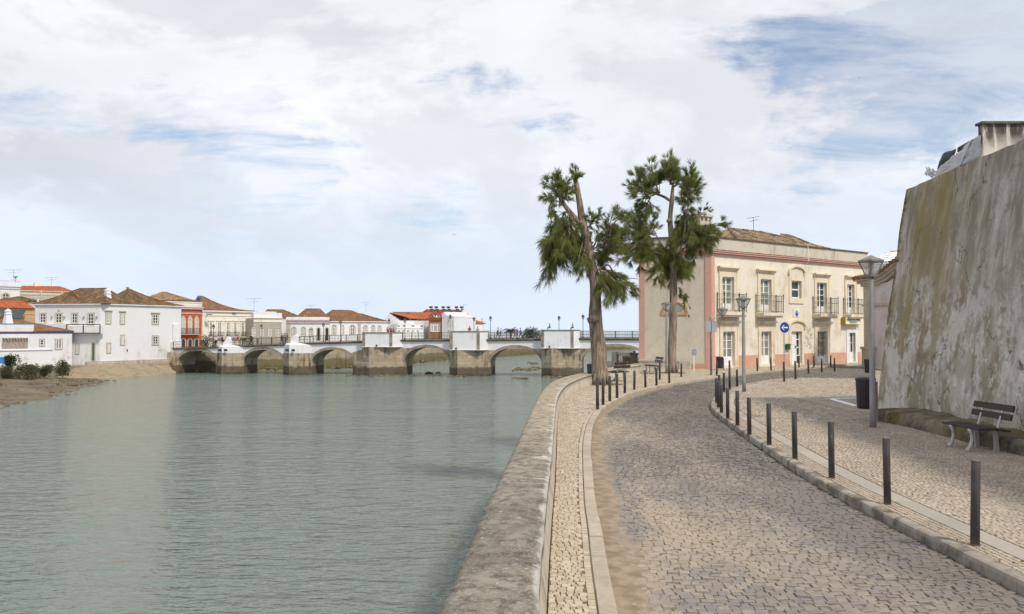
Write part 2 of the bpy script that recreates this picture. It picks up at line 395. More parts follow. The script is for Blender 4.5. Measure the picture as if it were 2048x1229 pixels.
# coping of the river wall: lichen-grey stone, white worn inner edge with drips
m, n = newmat('coping_stone'); MT['coping'] = m
a = n.n.new('ShaderNodeAttribute'); a.attribute_name = 'across'
b1 = n.noise(n.pos, 1.1, 6, 0.65, 0.4); b2 = n.noise(n.pos, 7, 6, 0.7); b3 = n.noise(n.pos, 38, 5, 0.7)
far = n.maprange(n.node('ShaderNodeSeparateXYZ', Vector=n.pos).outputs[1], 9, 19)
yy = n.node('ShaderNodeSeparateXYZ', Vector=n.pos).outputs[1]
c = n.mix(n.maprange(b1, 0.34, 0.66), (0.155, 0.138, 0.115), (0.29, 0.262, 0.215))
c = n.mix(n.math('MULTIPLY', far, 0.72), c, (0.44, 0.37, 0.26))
c = n.mix(n.maprange(b2, 0.44, 0.64, 0, 0.75), c, (0.075, 0.064, 0.050))
c = n.mix(n.math('MULTIPLY', n.maprange(b3, 0.52, 0.66), 0.65), c, (0.42, 0.385, 0.32))
c = n.mix(n.math('MULTIPLY', n.maprange(n.noise(n.pos, 13, 5, 0.7), 0.62, 0.70), 0.8), c, (0.56, 0.53, 0.47))
edge = n.math('ADD', a.outputs['Fac'], n.math('MULTIPLY', n.math('SUBTRACT', n.noise(n.scalev(n.pos, (1.5, 1.1, 1)), 1.8, 7, 0.75), 0.5), 0.42))
c = n.mix(n.maprange(edge, 0.90, 1.0, 0, 0.8), c, (0.64, 0.61, 0.55))
ln = n.noise(n.node('ShaderNodeCombineXYZ', X=n.math('MULTIPLY', n.noise(n.pos, 2.0, 3), 0.12), Y=yy, Z=0.0).outputs[0], 1.9, 2, 0.5)
ln = n.math('MULTIPLY', n.maprange(n.math('ABSOLUTE', n.math('SUBTRACT', ln, 0.5)), 0.0, 0.012, 1.0, 0.0), n.maprange(edge, 0.45, 0.85))
c = n.mix(n.math('MULTIPLY', ln, n.maprange(yy, 8.0, 11.0, 0.0, 0.85)), c, (0.66, 0.63, 0.57))
setc(n, c, 0.92, 0.2); bump(n, n.math('ADD', b2, n.math('MULTIPLY', b3, 0.8)), 0.55, 0.02)
MT['wall_inner'] = plaster('limewashed_river_wall', (0.52, 0.47, 0.395), (0.24, 0.20, 0.12), 0.85, 2.5)
MT['wall_outer'] = plain('weedy_river_wall', (0.16, 0.14, 0.10), 0.95, 0.4, 1.5, bmp=0.6, bscale=5)
# big battered wall
m, n = newmat('stained_concrete'); MT['bigwall'] = m
s = n.node('ShaderNodeSeparateXYZ', Vector=n.pos).outputs
st1 = n.noise(n.scalev(n.pos, (1.6, 1.1, 0.13), (0, 0, 0)), 1.0, 6, 0.62, 0.5)
st2 = n.noise(n.scalev(n.pos, (3.0, 2.6, 0.35), (4, 2, 1)), 1.0, 6, 0.65, 0.5)
bl = n.noise(n.pos, 0.55, 6, 0.62, 0.5); bl2 = n.noise(n.scalev(n.pos, (1, 1, 0.62)), 1.5, 7, 0.64, 0.15); fn = n.noise(n.pos, 16, 6, 0.7)
c = n.mix(n.maprange(bl, 0.34, 0.66), (0.42, 0.385, 0.33), (0.57, 0.535, 0.48))
up = n.maprange(s[2], 1.8, 4.8)
c = n.mix(n.math('MULTIPLY', n.math('MULTIPLY', n.maprange(st2, 0.34, 0.62), up), 0.85), c, (0.20, 0.17, 0.14))
och = n.math('MULTIPLY', n.maprange(st1, 0.38, 0.54), n.math('MULTIPLY', n.maprange(s[1], 17.0, 21.5), n.maprange(s[2], 0.2, 2.4)))
c = n.mix(n.math('MULTIPLY', och, 0.85), c, (0.275, 0.21, 0.062))
mo2 = n.math('MULTIPLY', n.maprange(n.noise(n.scalev(n.pos, (1.2, 1.2, 0.42), (9, 3, 0)), 1.2, 6, 0.62, 0.2), 0.44, 0.60), n.maprange(s[2], 4.4, 2.6))
c = n.mix(n.math('MULTIPLY', mo2, 0.75), c, (0.24, 0.205, 0.12))
pmask = n.maprange(n.math('ADD', s[2], n.math('MULTIPLY', n.math('SUBTRACT', bl, 0.5), 4.0)), 4.2, 2.0)
pw = n.math('MULTIPLY', n.maprange(bl2, 0.50, 0.585), pmask)
c = n.mix(n.math('MULTIPLY', pw, 0.80), c, (0.66, 0.635, 0.59))
bl3 = n.noise(n.scalev(n.pos, (1, 1, 0.7), (3, 8, 1)), 3.6, 6, 0.66, 0.15)
c = n.mix(n.math('MULTIPLY', n.math('MULTIPLY', n.maprange(bl3, 0.54, 0.62), pmask), 0.75), c, (0.70, 0.67, 0.62))
c = n.mix(n.math('MULTIPLY', n.maprange(n.noise(n.pos, 2.6, 5, 0.65), 0.54, 0.66), 0.55), c, (0.20, 0.16, 0.095))
c = n.mix(n.maprange(fn, 0.3, 0.7, 0.30, 0.0), c, (0.18, 0.155, 0.125))
wv = n.node('ShaderNodeVectorMath', _operation='ADD', i0=n.scalev(n.pos, (1, 1, 0.8)), i1=n.node('ShaderNodeCombineXYZ', X=0.0, Y=n.math('MULTIPLY', n.noise(n.pos, 1.7, 5, 0.65), 1.3), Z=n.math('MULTIPLY', n.noise(n.scalev(n.pos, (1, 1, 1), (4, 4, 4)), 1.7, 5, 0.65), 1.3)).outputs[0]).outputs[0]
vo = n.node('ShaderNodeTexVoronoi', _feature='DISTANCE_TO_EDGE', Vector=wv, Scale=0.55)
crk = n.math('MULTIPLY', n.maprange(vo.outputs['Distance'], 0.004, 0.013, 1.0, 0.0), n.maprange(n.noise(n.pos, 0.8, 3), 0.46, 0.56))
c = n.mix(n.math('MULTIPLY', crk, 0.8), c, (0.07, 0.055, 0.04))
setc(n, c, 0.93, 0.2)
bump(n, n.math('ADD', n.math('MULTIPLY', bl2, 0.7), n.math('MULTIPLY', fn, 0.35)), 0.6, 0.05)
m, n = newmat('mossy_ledge'); MT['ledge'] = m
c = n.mix(n.maprange(n.noise(n.pos, 2.2, 6, 0.65), 0.36, 0.64), (0.075, 0.06, 0.042), (0.21, 0.18, 0.14))
c = n.mix(n.math('MULTIPLY', n.maprange(n.noise(n.pos, 1.6, 5, 0.6, 0.4), 0.46, 0.6), 0.75), c, (0.16, 0.12, 0.03))
setc(n, c, 0.95, 0.15); bump(n, n.noise(n.pos, 9, 6), 0.8, 0.05)
m, n = newmat('sooty_white_parapet'); MT['sooty'] = m
s = n.node('ShaderNodeSeparateXYZ', Vector=n.pos).outputs
sk = n.maprange(n.noise(n.scalev(n.pos, (3, 3, 0.45)), 1.3, 7, 0.72, 0.3), 0.38, 0.54)
k = n.math('MULTIPLY', sk, n.maprange(n.math('ADD', s[2], n.math('MULTIPLY', n.noise(n.pos, 3, 4), 0.5)), 6.85, 7.55))
c = n.mix(n.math('MULTIPLY', k, 0.95), (0.66, 0.62, 0.56), (0.045, 0.035, 0.028))
setc(n, c, 0.92, 0.2); bump(n, n.noise(n.pos, 12, 5), 0.4, 0.03)

# water: green-grey tidal river, wind ripples
m, n = newmat('river_water'); MT['water'] = m
s = n.node('ShaderNodeSeparateXYZ', Vector=n.pos).outputs
w1 = n.noise(n.scalev(n.pos, (0.75, 1.9, 1)), 1.0, 3, 0.5, 0.4)
w2 = n.noise(n.scalev(n.pos, (2.1, 5.0, 1), (5, 1, 0)), 1.0, 3, 0.55, 0.3)
w3 = n.noise(n.scalev(n.pos, (0.09, 0.16, 1)), 1.0, 4, 0.5, 0.5)
h = n.math('ADD', n.math('MULTIPLY', w1, 1.0), n.math('MULTIPLY', w2, 0.45))
h = n.math('MULTIPLY', h, n.maprange(w3, 0.3, 0.7, 0.6, 1.15))
setc(n, n.mix(n.maprange(w3, 0.35, 0.65), (0.145, 0.190, 0.164), (0.172, 0.216, 0.190)), 0.07, 0.5)
n.b.inputs['IOR'].default_value = 1.42
bump(n, h, 1.0, 0.42)
m, n = newmat('tidal_mud'); MT['mud'] = m
zz = n.node('ShaderNodeSeparateXYZ', Vector=n.pos).outputs[2]
c = n.mix(n.maprange(n.noise(n.pos, 0.35, 6, 0.65, 0.5), 0.38, 0.62), (0.095, 0.074, 0.048), (0.18, 0.14, 0.092))
c = n.mix(n.math('MULTIPLY', n.maprange(n.noise(n.pos, 0.8, 6, 0.65), 0.5, 0.65), 0.6), c, (0.09, 0.085, 0.03))
c = n.mix(n.math('MULTIPLY', n.maprange(n.noise(n.pos, 3.2, 5, 0.7), 0.60, 0.68), 0.7), c, (0.40, 0.35, 0.27))
setc(n, c, 0.75, 0.3); bump(n, n.noise(n.pos, 1.6, 7, 0.7), 0.6, 0.12)
MT['earth'] = plain('town_ground', (0.30, 0.26, 0.20), 0.95, 0.25, 0.4)
MT['slope'] = plaster('tan_revetment', (0.30, 0.24, 0.16), (0.13, 0.105, 0.07), 0.9, 0.9, bmp=0.6)
BD = (0.9907, -0.1355)
MT['bank_wall'] = stonewall('quay_masonry', (0.40, 0.34, 0.25), (0.30, 0.25, 0.18), (0.13, 0.11, 0.05), 0.6, zdark=-2.6, bh=0.5, bw=1.2, frame=BD, moss=(0.10, 0.095, 0.03))
MT['bridge_stone'] = stonewall('bridge_masonry', (0.34, 0.275, 0.195), (0.46, 0.375, 0.27), (0.085, 0.062, 0.042), 0.9, zdark=-3.05, bh=0.42, bw=0.95, frame=BD)
MT['pier_stone'] = stonewall('pier_masonry', (0.45, 0.38, 0.28), (0.33, 0.27, 0.195), (0.065, 0.052, 0.04), 0.9, zdark=-3.1, bh=0.48, bw=1.1, frame=BD)
MT['voussoir'], _ = islands('arch_stones', [(0.31, 0.28, 0.225), (0.37, 0.33, 0.265), (0.34, 0.305, 0.245)], 0.9, 0.2, (0.14, 0.12, 0.09), 0.5, 5, 0.2)
MT['cornice_stone'] = plain('weathered_cornice', (0.13, 0.098, 0.065), 0.95, 0.45, 1.6, bmp=0.4, bscale=6)
MT['pilaster_stone'] = plain('weathered_pilaster', (0.26, 0.225, 0.175), 0.95, 0.35, 1.2, bmp=0.3, bscale=6)
MT['rock'] = plain('weedy_rock', (0.13, 0.115, 0.075), 0.9, 0.5, 1.5, bmp=0.6, bscale=4)

# small objects
m, n = newmat('scuffed_bollard_paint'); MT['bollard'] = m
c = n.mix(n.maprange(n.noise(n.pos, 6, 5), 0.3, 0.7), (0.066, 0.060, 0.060), (0.092, 0.083, 0.081))
c = n.mix(n.math('MULTIPLY', n.maprange(n.noise(n.scalev(n.pos, (1, 1, 0.35)), 17, 6, 0.7), 0.62, 0.70), 0.6), c, (0.24, 0.21, 0.19))
zb = n.node('ShaderNodeSeparateXYZ', Vector=n.pos).outputs[2]
c = n.mix(n.maprange(n.math('ADD', zb, n.math('MULTIPLY', n.noise(n.pos, 20, 4), 0.10)), 0.16, 0.32, 0.7, 0.0), c, (0.17, 0.14, 0.105))
setc(n, c, 0.55, 0.35); bump(n, n.noise(n.pos, 60, 4), 0.08, 0.004)
MT['bollard_top'] = plain('faded_bollard_top', (0.17, 0.155, 0.15), 0.6, 0.15, 8)
MT['galv'] = plain('grey_lamp_paint', (0.30, 0.29, 0.285), 0.45, 0.12, 3.0, 0.45)
MT['lamp_frame'] = plain('bronze_grey_lantern_frame', (0.20, 0.185, 0.17), 0.5, 0.12, 5.0, 0.4)
m, n = newmat('frosted_lantern_glass'); MT['lantern'] = m
setc(n, (0.80, 0.79, 0.76), 0.25, 0.5); n.b.inputs['Transmission Weight'].default_value = 0.75; n.b.inputs['IOR'].default_value = 1.12
MT['bin'] = plain('anthracite_bin_metal', (0.028, 0.025, 0.027), 0.5, 0.2, 4, 0.4)
MT['bin_grey'] = plain('slate_grey_bin_metal', (0.055, 0.055, 0.068), 0.5, 0.15, 4, 0.4)
m, n = newmat('dark_bench_timber'); MT['bench_wood'] = m
gr = n.noise(n.scalev(n.pos, (30, 3, 30)), 1.0, 5, 0.6)
setc(n, n.mix(gr, (0.026, 0.017, 0.015), (0.070, 0.045, 0.038)), 0.6, 0.3); bump(n, gr, 0.3, 0.004)
MT['bench_leg'] = plain('pale_cast_leg', (0.46, 0.44, 0.42), 0.55, 0.12, 6)
MT['sign_blue'] = plain('blue_sign_face', (0.012, 0.055, 0.30), 0.35, 0.05)
MT['sign_white'] = plain('white_sign_face', (0.76, 0.76, 0.75), 0.4, 0.04)
MT['sign_back'] = plain('grey_sign_back', (0.33, 0.35, 0.37), 0.45, 0.08)
MT['mailbox'] = plain('green_letterbox', (0.015, 0.11, 0.04), 0.4, 0.1)
MT['shop_yellow'] = plain('yellow_sign_edge', (0.42, 0.30, 0.03), 0.5, 0.1)
MT['shop_text'] = plain('dark_green_lettering', (0.02, 0.12, 0.10), 0.5, 0.1)
MT['tarp'] = plain('dark_green_tarpaulin', (0.008, 0.034, 0.027), 0.55, 0.3, 2.5, 0.3, bmp=0.5, bscale=7)
m, n = newmat('clear_plastic_sheet'); MT['plastic'] = m
setc(n, (0.62, 0.64, 0.66), 0.30, 0.5); n.b.inputs['Alpha'].default_value = 0.62
m, n = newmat('white_plastic_sheet'); MT['plastic_white'] = m
setc(n, (0.55, 0.54, 0.54), 0.4, 0.4); n.b.inputs['Alpha'].default_value = 0.92
MT['terracotta'] = plain('old_coping_tiles', (0.30, 0.13, 0.075), 0.9, 0.4, 4)
MT['planter'] = plain('grey_planter', (0.17, 0.155, 0.12), 0.9, 0.2, 3)
# bark and foliage
m, n = newmat('furrowed_bark'); MT['bark'] = m
s1 = n.noise(n.scalev(n.pos, (9, 9, 1.3)), 1.0, 6, 0.65, 0.6); s2 = n.noise(n.pos, 2.0, 4)
c = n.mix(n.maprange(s1, 0.36, 0.64), (0.115, 0.088, 0.068), (0.36, 0.285, 0.22)); c = n.mix(n.maprange(s2, 0.4, 0.7, 0, 0.45), c, (0.27, 0.225, 0.185))
setc(n, c, 0.95, 0.15); bump(n, s1, 0.9, 0.06)
MT['cutwood'] = plain('pale_cut_wood', (0.48, 0.40, 0.30), 0.9, 0.2, 10)
def leafmat(name, cols, trans=0.25):
    m, n = newmat(name)
    g = n.n.new('ShaderNodeNewGeometry')
    c = n.ramp(g.outputs['Random Per Island'], [(i / (len(cols) - 1), c) for i, c in enumerate(cols)])
    big = n.maprange(n.noise(n.pos, 0.9, 4), 0.38, 0.62)
    c = n.mix(n.math('MULTIPLY', big, 0.5), c, mul(cols[-1], 1.1))
    setc(n, c, 0.75, 0.15)
    tr = n.node('ShaderNodeBsdfTranslucent', Color=c)
    mx = n.n.new('ShaderNodeMixShader'); mx.inputs[0].default_value = trans
    n.l.new(n.b.outputs[0], mx.inputs[1]); n.l.new(tr.outputs[0], mx.inputs[2]); n.l.new(mx.outputs[0], n.out.inputs[0])
    return m
MT['needles'] = leafmat('casuarina_needles', [(0.09, 0.13, 0.06), (0.19, 0.225, 0.075), (0.135, 0.175, 0.08), (0.30, 0.30, 0.09), (0.23, 0.25, 0.08)], 0.45)
MT['bush'] = leafmat('scrub_leaves', [(0.050, 0.060, 0.028), (0.075, 0.075, 0.035), (0.040, 0.048, 0.025), (0.09, 0.085, 0.045)], 0.15)
MT['bush_dark'] = leafmat('dark_conifer_leaves', [(0.018, 0.040, 0.016), (0.030, 0.055, 0.020), (0.022, 0.045, 0.018)], 0.15)
MT['palm'] = leafmat('palm_leaves', [(0.045, 0.065, 0.030), (0.07, 0.085, 0.035), (0.055, 0.07, 0.03)], 0.2)
# ------------------------------------------------------------------ water and ground
WZ = -4.7
mb = MB()
mb.quad((-9000, -400, WZ), (9000, -400, WZ), (9000, 30000, WZ), (-9000, 30000, WZ))
struct('river_water', mb, MT['water'])

def P2(l, z): return [G(x, y, z).xy.to_tuple() for x, y in l]
KH = 0.12
LK = [(0.42, 0.2), (0.60, 2.6)] + P2([(1237, 1229), (1216, 1134), (1203, 1051), (1193, 1010), (1184, 927), (1181, 886), (1185, 852.5), (1195.5, 828), (1210, 811), (1241, 794.5), (1274, 782), (1324, 769.7), (1382, 761.4), (1448, 752), (1502, 745), (1569, 738.5), (1663, 731.5), (1740, 725.5)], KH)
RK = [(4.60, 0.2), (4.62, 3.5)] + P2([(2048, 1164.6), (1766, 1026), (1623, 952), (1534, 894), (1489, 865), (1445, 834.5), (1427, 820), (1421, 811), (1422, 801), (1429, 793), (1441, 786), (1463, 773), (1494, 767), (1512, 763), (1549, 758), (1598, 755.5), (1660, 756.5), (1740, 758)], KH)
def resample(pl, step):
    out = [pl[0]]; acc = 0
    # smooth with Chaikin first
    q = list(pl)
    for _ in range(2):
        r = [q[0]]
        for a, b in zip(q[:-1], q[1:]):
            r += [(a[0] * .75 + b[0] * .25, a[1] * .75 + b[1] * .25), (a[0] * .25 + b[0] * .75, a[1] * .25 + b[1] * .75)]
        q = r + [q[-1]]
    out = [q[0]]; need = step
    for a, b in zip(q[:-1], q[1:]):
        L = hypot(b[0] - a[0], b[1] - a[1]); t = 0
        while L - t >= need:
            t += need; need = step
            out.append((a[0] + (b[0] - a[0]) * t / L, a[1] + (b[1] - a[1]) * t / L))
        need -= (L - t)
    out.append(q[-1]); return out
def offset(pl, d):
    """positive = to the right of travel"""
    o = []
    for i, p in enumerate(pl):
        a = pl[max(0, i - 1)]; b = pl[min(len(pl) - 1, i + 1)]
        L = hypot(b[0] - a[0], b[1] - a[1]) or 1
        o.append((p[0] + (b[1] - a[1]) / L * d, p[1] - (b[0] - a[0]) / L * d))
    return o
LKs = resample(LK, 0.5); RKs = resample(RK, 0.5)

# river wall: outer and inner top edges
WT = 0.54; WXO = P2([(885, 1229), (943, 1072), (992.5, 968.5), (1034, 885.7), (1075, 794.5), (1094, 770), (1110, 759), (1150, 748.5), (1172, 744.5), (1232, 732.5), (1280, 726)], WT)
WXI = P2([(1073, 1229), (1092, 1010), (1100, 940), (1104, 910.5), (1110.6, 815), (1116, 790), (1131, 769.5), (1159, 756.5), (1176, 751), (1234, 738), (1282, 730)], WT)
WXO = [(-1.35, 0.2), (-0.95, 2.5)] + WXO; WXI = [(0.02, 0.2), (0.10, 3.0)] + WXI
def inner_base():
    return [(p[0] + 0.05, p[1]) for p in WXI]

def poly_fill(mb, poly, z):
    from mathutils.geometry import tessellate_polygon
    tr = tessellate_polygon([[Vector((p[0], p[1], 0)) for p in poly]])
    mb.add([(p[0], p[1], z) for p in poly], tr)
# land under everything on our bank
mb = MB()
land = [(p[0], p[1]) for p in [(-0.3, 0.2), (0.0, 6), (0.6, 14), (2.2, 30), (3.5, 34.5), (6.4, 42), (6.2, 62), (20, 75), (90, 90), (90, 0.2)]]
mb.column(land, WZ - 1, -0.06)
struct('land', mb, MT['earth'])

def inside(poly, x, y):
    c = False; n = len(poly); j = n - 1
    for i in range(n):
        xi, yi = poly[i]; xj, yj = poly[j]
        if (yi > y) != (yj > y) and x < (xj - xi) * (y - yi) / (yj - yi) + xi: c = not c
        j = i
    return c
def cobbles(mb, poly, size, z, lo=0.8, hi=1.35, gap=0.012, tilt=0.004, hvar=0.004, jit=0.12, wob=0.05, wf=0.35, near=14.0, ymax=99, depth=0.03, skew=0.0, seed=1, chamf=0.085, ymin=None, gy=None):
    r = random.Random(seed)
    poly = [(p[0], p[1] - skew * p[0]) for p in poly]      # rows run with a slight slant
    ys = [p[1] for p in poly]; xs = [p[0] for p in poly]
    y = min(ys); y1 = max(ys); x0, x1 = min(xs), max(xs); n = len(poly)
    while y < y1:
        h = size * r.uniform(0.88, 1.14)
        yc = y + h / 2
        xsn = []
        j = n - 1
        for i in range(n):
            yi, yj = poly[i][1], poly[j][1]
            if (yi > yc) != (yj > yc): xsn.append((poly[j][0] - poly[i][0]) * (yc - yi) / (yj - yi) + poly[i][0])
            j = i
        xsn.sort()
        for a, b in zip(xsn[::2], xsn[1::2]):
            x = a - r.random() * size * 0.5
            while x < b:
                w = size * r.uniform(lo, hi)
                if x + w / 2 > a and x + w / 2 < b and (ymin if ymin is not None else -9) <= yc + skew * x < ymax:
                    xl = max(x, a - 0.01) + gap / 2; xr = min(x + w, b + 0.01) - gap / 2
                    if xr - xl > 0.02:
                        dy = wob * sin(x * wf * 6.28 + y * 0.35) + wob * 0.7 * sin(x * wf * 2.4 + 1.3 + y * 0.21) + skew * x
                        hz = z + r.uniform(-hvar, hvar)
                        tx = r.uniform(-tilt, tilt); ty = r.uniform(-tilt, tilt)
                        J = lambda: r.uniform(-jit, jit) * size * 0.5
                        yb = y + dy + (gy or gap) / 2; yt = y + dy + h - (gy or gap) / 2
                        q = [(xl + J(), yb + J()), (xr + J(), yb + J()), (xr + J(), yt + J()), (xl + J(), yt + J())]
                        cx = (xl + xr) / 2; cy = (yb + yt) / 2
                        ch = chamf
                        top = [(p[0] + (cx - p[0]) * ch * 1.3, p[1] + (cy - p[1]) * ch * 1.3, hz + (tx if k in (0, 3) else -tx) + (ty if k < 2 else -ty)) for k, p in enumerate(q)]
                        if yc + skew * x < near:
                            mid = [(p[0] + (cx - p[0]) * ch * 0.35, p[1] + (cy - p[1]) * ch * 0.35, t[2] - size * 0.05) for p, t in zip(q, top)]
                            bot = [(p[0], p[1], z - depth) for p in q]
                            mb.add(top + mid + bot, [(0, 1, 2, 3)] + [(4 + k, 4 + (k + 1) % 4, (k + 1) % 4, k) for k in range(4)] + [(8 + k, 8 + (k + 1) % 4, 4 + (k + 1) % 4, 4 + k) for k in range(4)])
                        else:
                            bot = [(p[0], p[1], z - depth) for p in q]
                            mb.add(top + bot, [(0, 1, 2, 3)] + [(4 + k, 4 + (k + 1) % 4, (k + 1) % 4, k) for k in range(4)])
                x += w
        y += h

# road: joint bed + setts
road_poly = LKs + RKs[::-1]
mb = MB(); poly_fill(mb, road_poly, -0.010)
struct('road_bed', mb, MT['road_base'])
mb = MB()
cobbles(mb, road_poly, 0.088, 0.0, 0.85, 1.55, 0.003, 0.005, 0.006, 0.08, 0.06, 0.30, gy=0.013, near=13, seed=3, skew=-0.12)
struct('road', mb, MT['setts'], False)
# windblown sand lying in the gutter along the left kerb, its surface dipping below the setts away from the kerb
mb = MB(); vs = []; fs = []
sel = [p for p in LKs if p[1] < 34]
NW = 26
offs = offset(sel, 1.0)
for i, (p, q) in enumerate(zip(sel, offs)):
    for k in range(NW + 1):
        w = k / NW * 1.15
        x = p[0] + (q[0] - p[0]) * w; y = p[1] + (q[1] - p[1]) * w
        nz = mnoise.noise(Vector((x * 1.3, y * 0.55, 3))) * 0.55 + mnoise.noise(Vector((x * 5, y * 4, 1))) * 0.22
        lim = (0.52 if y < 9 else 0.42 if y < 20 else 0.3) + 0.30 * nz
        zz = 0.012 - 0.022 * max(0.0, (w / max(0.12, lim))) ** 1.6
        vs.append((x, y, max(-0.03, zz)))
for i in range(len(sel) - 1):
    for k in range(NW): fs.append((i * (NW + 1) + k, i * (NW + 1) + k + 1, (i + 1) * (NW + 1) + k + 1, (i + 1) * (NW + 1) + k))
mb.smooth = True; mb.add(vs, fs)
mb.build('gutter_sand', MT['sand'], None, True, kind='stuff')

def kerb(name, pl, width, side, z1, mat, seg=0.9, seed=5, z0=-0.1, round_=0.02, top_tilt=0.0):
    r = random.Random(seed); mb = MB()
    pts = resample(pl, 0.15) if seg else pl
    out = offset(pts, side * width); back = pts
    step = max(2, int(seg / 0.15)); i = 0
    while i < len(pts) - 2:
        j = min(len(pts) - 1, i + step + r.choice((-1, 0, 0, 1)))
        dz = r.uniform(-0.006, 0.006); dd = r.uniform(-0.006, 0.006)
        vs = []; fs = []; m = 0
        for k in range(i, j + 1):
            e = 0.0
            a = Vector(pts[k]); b = Vector(out[k]); u = (b - a).normalized()
            if k == i: sh = (Vector(pts[k + 1]) - a).normalized() * 0.005
            elif k == j: sh = (Vector(pts[k - 1]) - a).normalized() * 0.005
            else: sh = Vector((0, 0))
            a = a + sh + u * dd; b = b + sh
            wv = 0.006 * mnoise.noise(Vector((a.x * 6, a.y * 6, seed)))
            sec = [(a, z0), (a, z1 - round_ * 1.6 + dz + wv), (a + u * round_ * 0.4, z1 - round_ * 0.5 + dz + wv), (a + u * round_ * 1.4, z1 + dz + wv), (b - u * 0.006, z1 + dz + top_tilt), (b, z1 - 0.008 + dz), (b, z0)]
            vs += [(p.x, p.y, z) for p, z in sec]; m += 1
        S = 7
        for k in range(m - 1):
            for t in range(S): fs.append((k * S + t, k * S + (t + 1) % S, (k + 1) * S + (t + 1) % S, (k + 1) * S + t))
        fs += [tuple(range(S)), tuple(range((m - 1) * S, m * S))]
        mb.add(vs, fs); i = j
    return struct(name, mb, mat)
kerb('kerb', LK, 0.155, -1, KH + 0.004, MT['kerb'], 1.0, 5)
kerb('worn_kerb', RK, 0.15, 1, KH + 0.006, MT['kerb_worn'], 1.0, 9, round_=0.03)

# left pavement
Lb = offset(LKs, -0.155)
ib = inner_base()
corner = Frame(at(1422, 660, 46.6)[:2], d=(0.803, 0.596))
bl = corner.O; fr_end = corner.O + corner.d * 17.0
sl_end = Vector(at(1280, 660, 47.8)[:2])
left_poly = ib + [(sl_end.x, sl_end.y + 0.2), (bl.x + 0.3, bl.y + 0.6), (fr_end.x, fr_end.y)] + [p for p in Lb][::-1]
mb = MB(); poly_fill(mb, left_poly, KH - 0.011)
struct('quay_pavement_bed', mb, MT['pave_base'])
mb = MB()
Lb2 = offset(LKs, -0.24)
inner_poly = [(p[0] + 0.01, p[1]) for p in ib] + [(sl_end.x, sl_end.y), (bl.x, bl.y), (fr_end.x, fr_end.y)] + [p for p in Lb2][::-1]
cobbles(mb, inner_poly, 0.064, KH, 0.75, 1.4, 0.007, 0.002, 0.003, 0.20, 0.02, 0.9, near=12, seed=11, skew=0.12, ymax=22)
cobbles(mb, inner_poly, 0.092, KH, 0.75, 1.4, 0.010, 0.003, 0.003, 0.30, 0.03, 0.6, near=12, seed=12, skew=0.12, ymin=22.02)
# a border row of longer setts along the kerb
ca = resample(offset(LK, -0.162), 0.078); r = random.Random(4)
cb = offset(ca, -0.075)
for i in range(len(ca) - 1):
    q = [Vector(ca[i]), Vector(ca[i + 1]), Vector(cb[i + 1]), Vector(cb[i])]
    cc = sum(q, Vector((0, 0))) / 4; hz = KH + r.uniform(-0.002, 0.004)
    top = [tuple(p.lerp(cc, 0.2)) + (hz,) for p in q]; bot = [tuple(p.lerp(cc, 0.05)) + (KH - 0.03,) for p in q]
    mb.add(top + bot, [(0, 1, 2, 3)] + [(4 + k, 4 + (k + 1) % 4, (k + 1) % 4, k) for k in range(4)])
struct('quay_pavement', mb, MT['lime'], False)

# right pavement: bed, strip of small setts, concrete strip, big field of setts
far_r = [(27.0, 37.0), (27, 0.2)]
right_poly = offset(RKs, 0.14) + far_r
mb = MB(); poly_fill(mb, right_poly, KH - 0.011)
struct('plaza_bed', mb, MT['pave_base'])
mb = MB()
mb2 = MB()
def strip_rows(mb, pl, o0, rows, w, ln, z, seed):
    r = random.Random(seed)
    for k in range(rows):
        ca = resample(offset(pl, o0 + k * w), ln * r.uniform(0.95, 1.1)); cb = offset(ca, w)
        for i in range(len(ca) - 1):
            if hypot(ca[i][0], ca[i][1]) > 45: continue
            q = [Vector(ca[i]), Vector(ca[i + 1]), Vector(cb[i + 1]), Vector(cb[i])]
            cc = sum(q, Vector((0, 0))) / 4; hz = z + r.uniform(-0.003, 0.003)
            q = [p + Vector((r.uniform(-.006, .006), r.uniform(-.006, .006))) for p in q]
            top = [tuple(p.lerp(cc, 0.26)) + (hz,) for p in q]; bot = [tuple(p.lerp(cc, 0.07)) + (z - 0.03,) for p in q]
            mb.add(top + bot, [(0, 1, 2, 3)] + [(4 + t, 4 + (t + 1) % 4, (t + 1) % 4, t) for t in range(4)])
NK = max(i for i, p in enumerate(RKs) if p[1] < 36.0 and 1024 + FPX * p[0] / p[1] < 1500 or p[1] < 20) + 1
RKm = RKs[:NK]
strip_rows(mb, RKm, 0.165, 4, 0.064, 0.072, KH, 21)
struct('setts_strip', mb, MT['plaza'], False)
# concrete strip, cast in lengths
pts = resample(RKm, 0.25); a_ = offset(pts, 0.43); b_ = offset(pts, 0.70); mb = MB(); i = 0
while i < len(pts) - 2:
    j = min(len(pts) - 1, i + 6); vs = []; fs = []
    for k in range(i, j + 1):
        f = 0.012 if k == i else 0
        a = a_[k]; b = b_[k]
        if k == i: a = tuple(Vector(a).lerp(Vector(a_[k + 1]), 0.04)); b = tuple(Vector(b).lerp(Vector(b_[k + 1]), 0.04))
        vs += [(a[0], a[1], KH - 0.03), (a[0], a[1], KH + 0.002), (b[0], b[1], KH + 0.002), (b[0], b[1], KH - 0.03)]
    m = j - i
    for k in range(m):
        for t in range(3): fs.append((k * 4 + t, k * 4 + t + 1, (k + 1) * 4 + t + 1, (k + 1) * 4 + t))
    fs += [(0, 1, 2, 3), (m * 4, m * 4 + 1, m * 4 + 2, m * 4 + 3)]
    mb.add(vs, fs); i = j
struct('concrete_strip', mb, MT['slab'])
strip_line = offset(RKs, 0.74)[:NK] + offset(RKs, 0.165)[NK:]
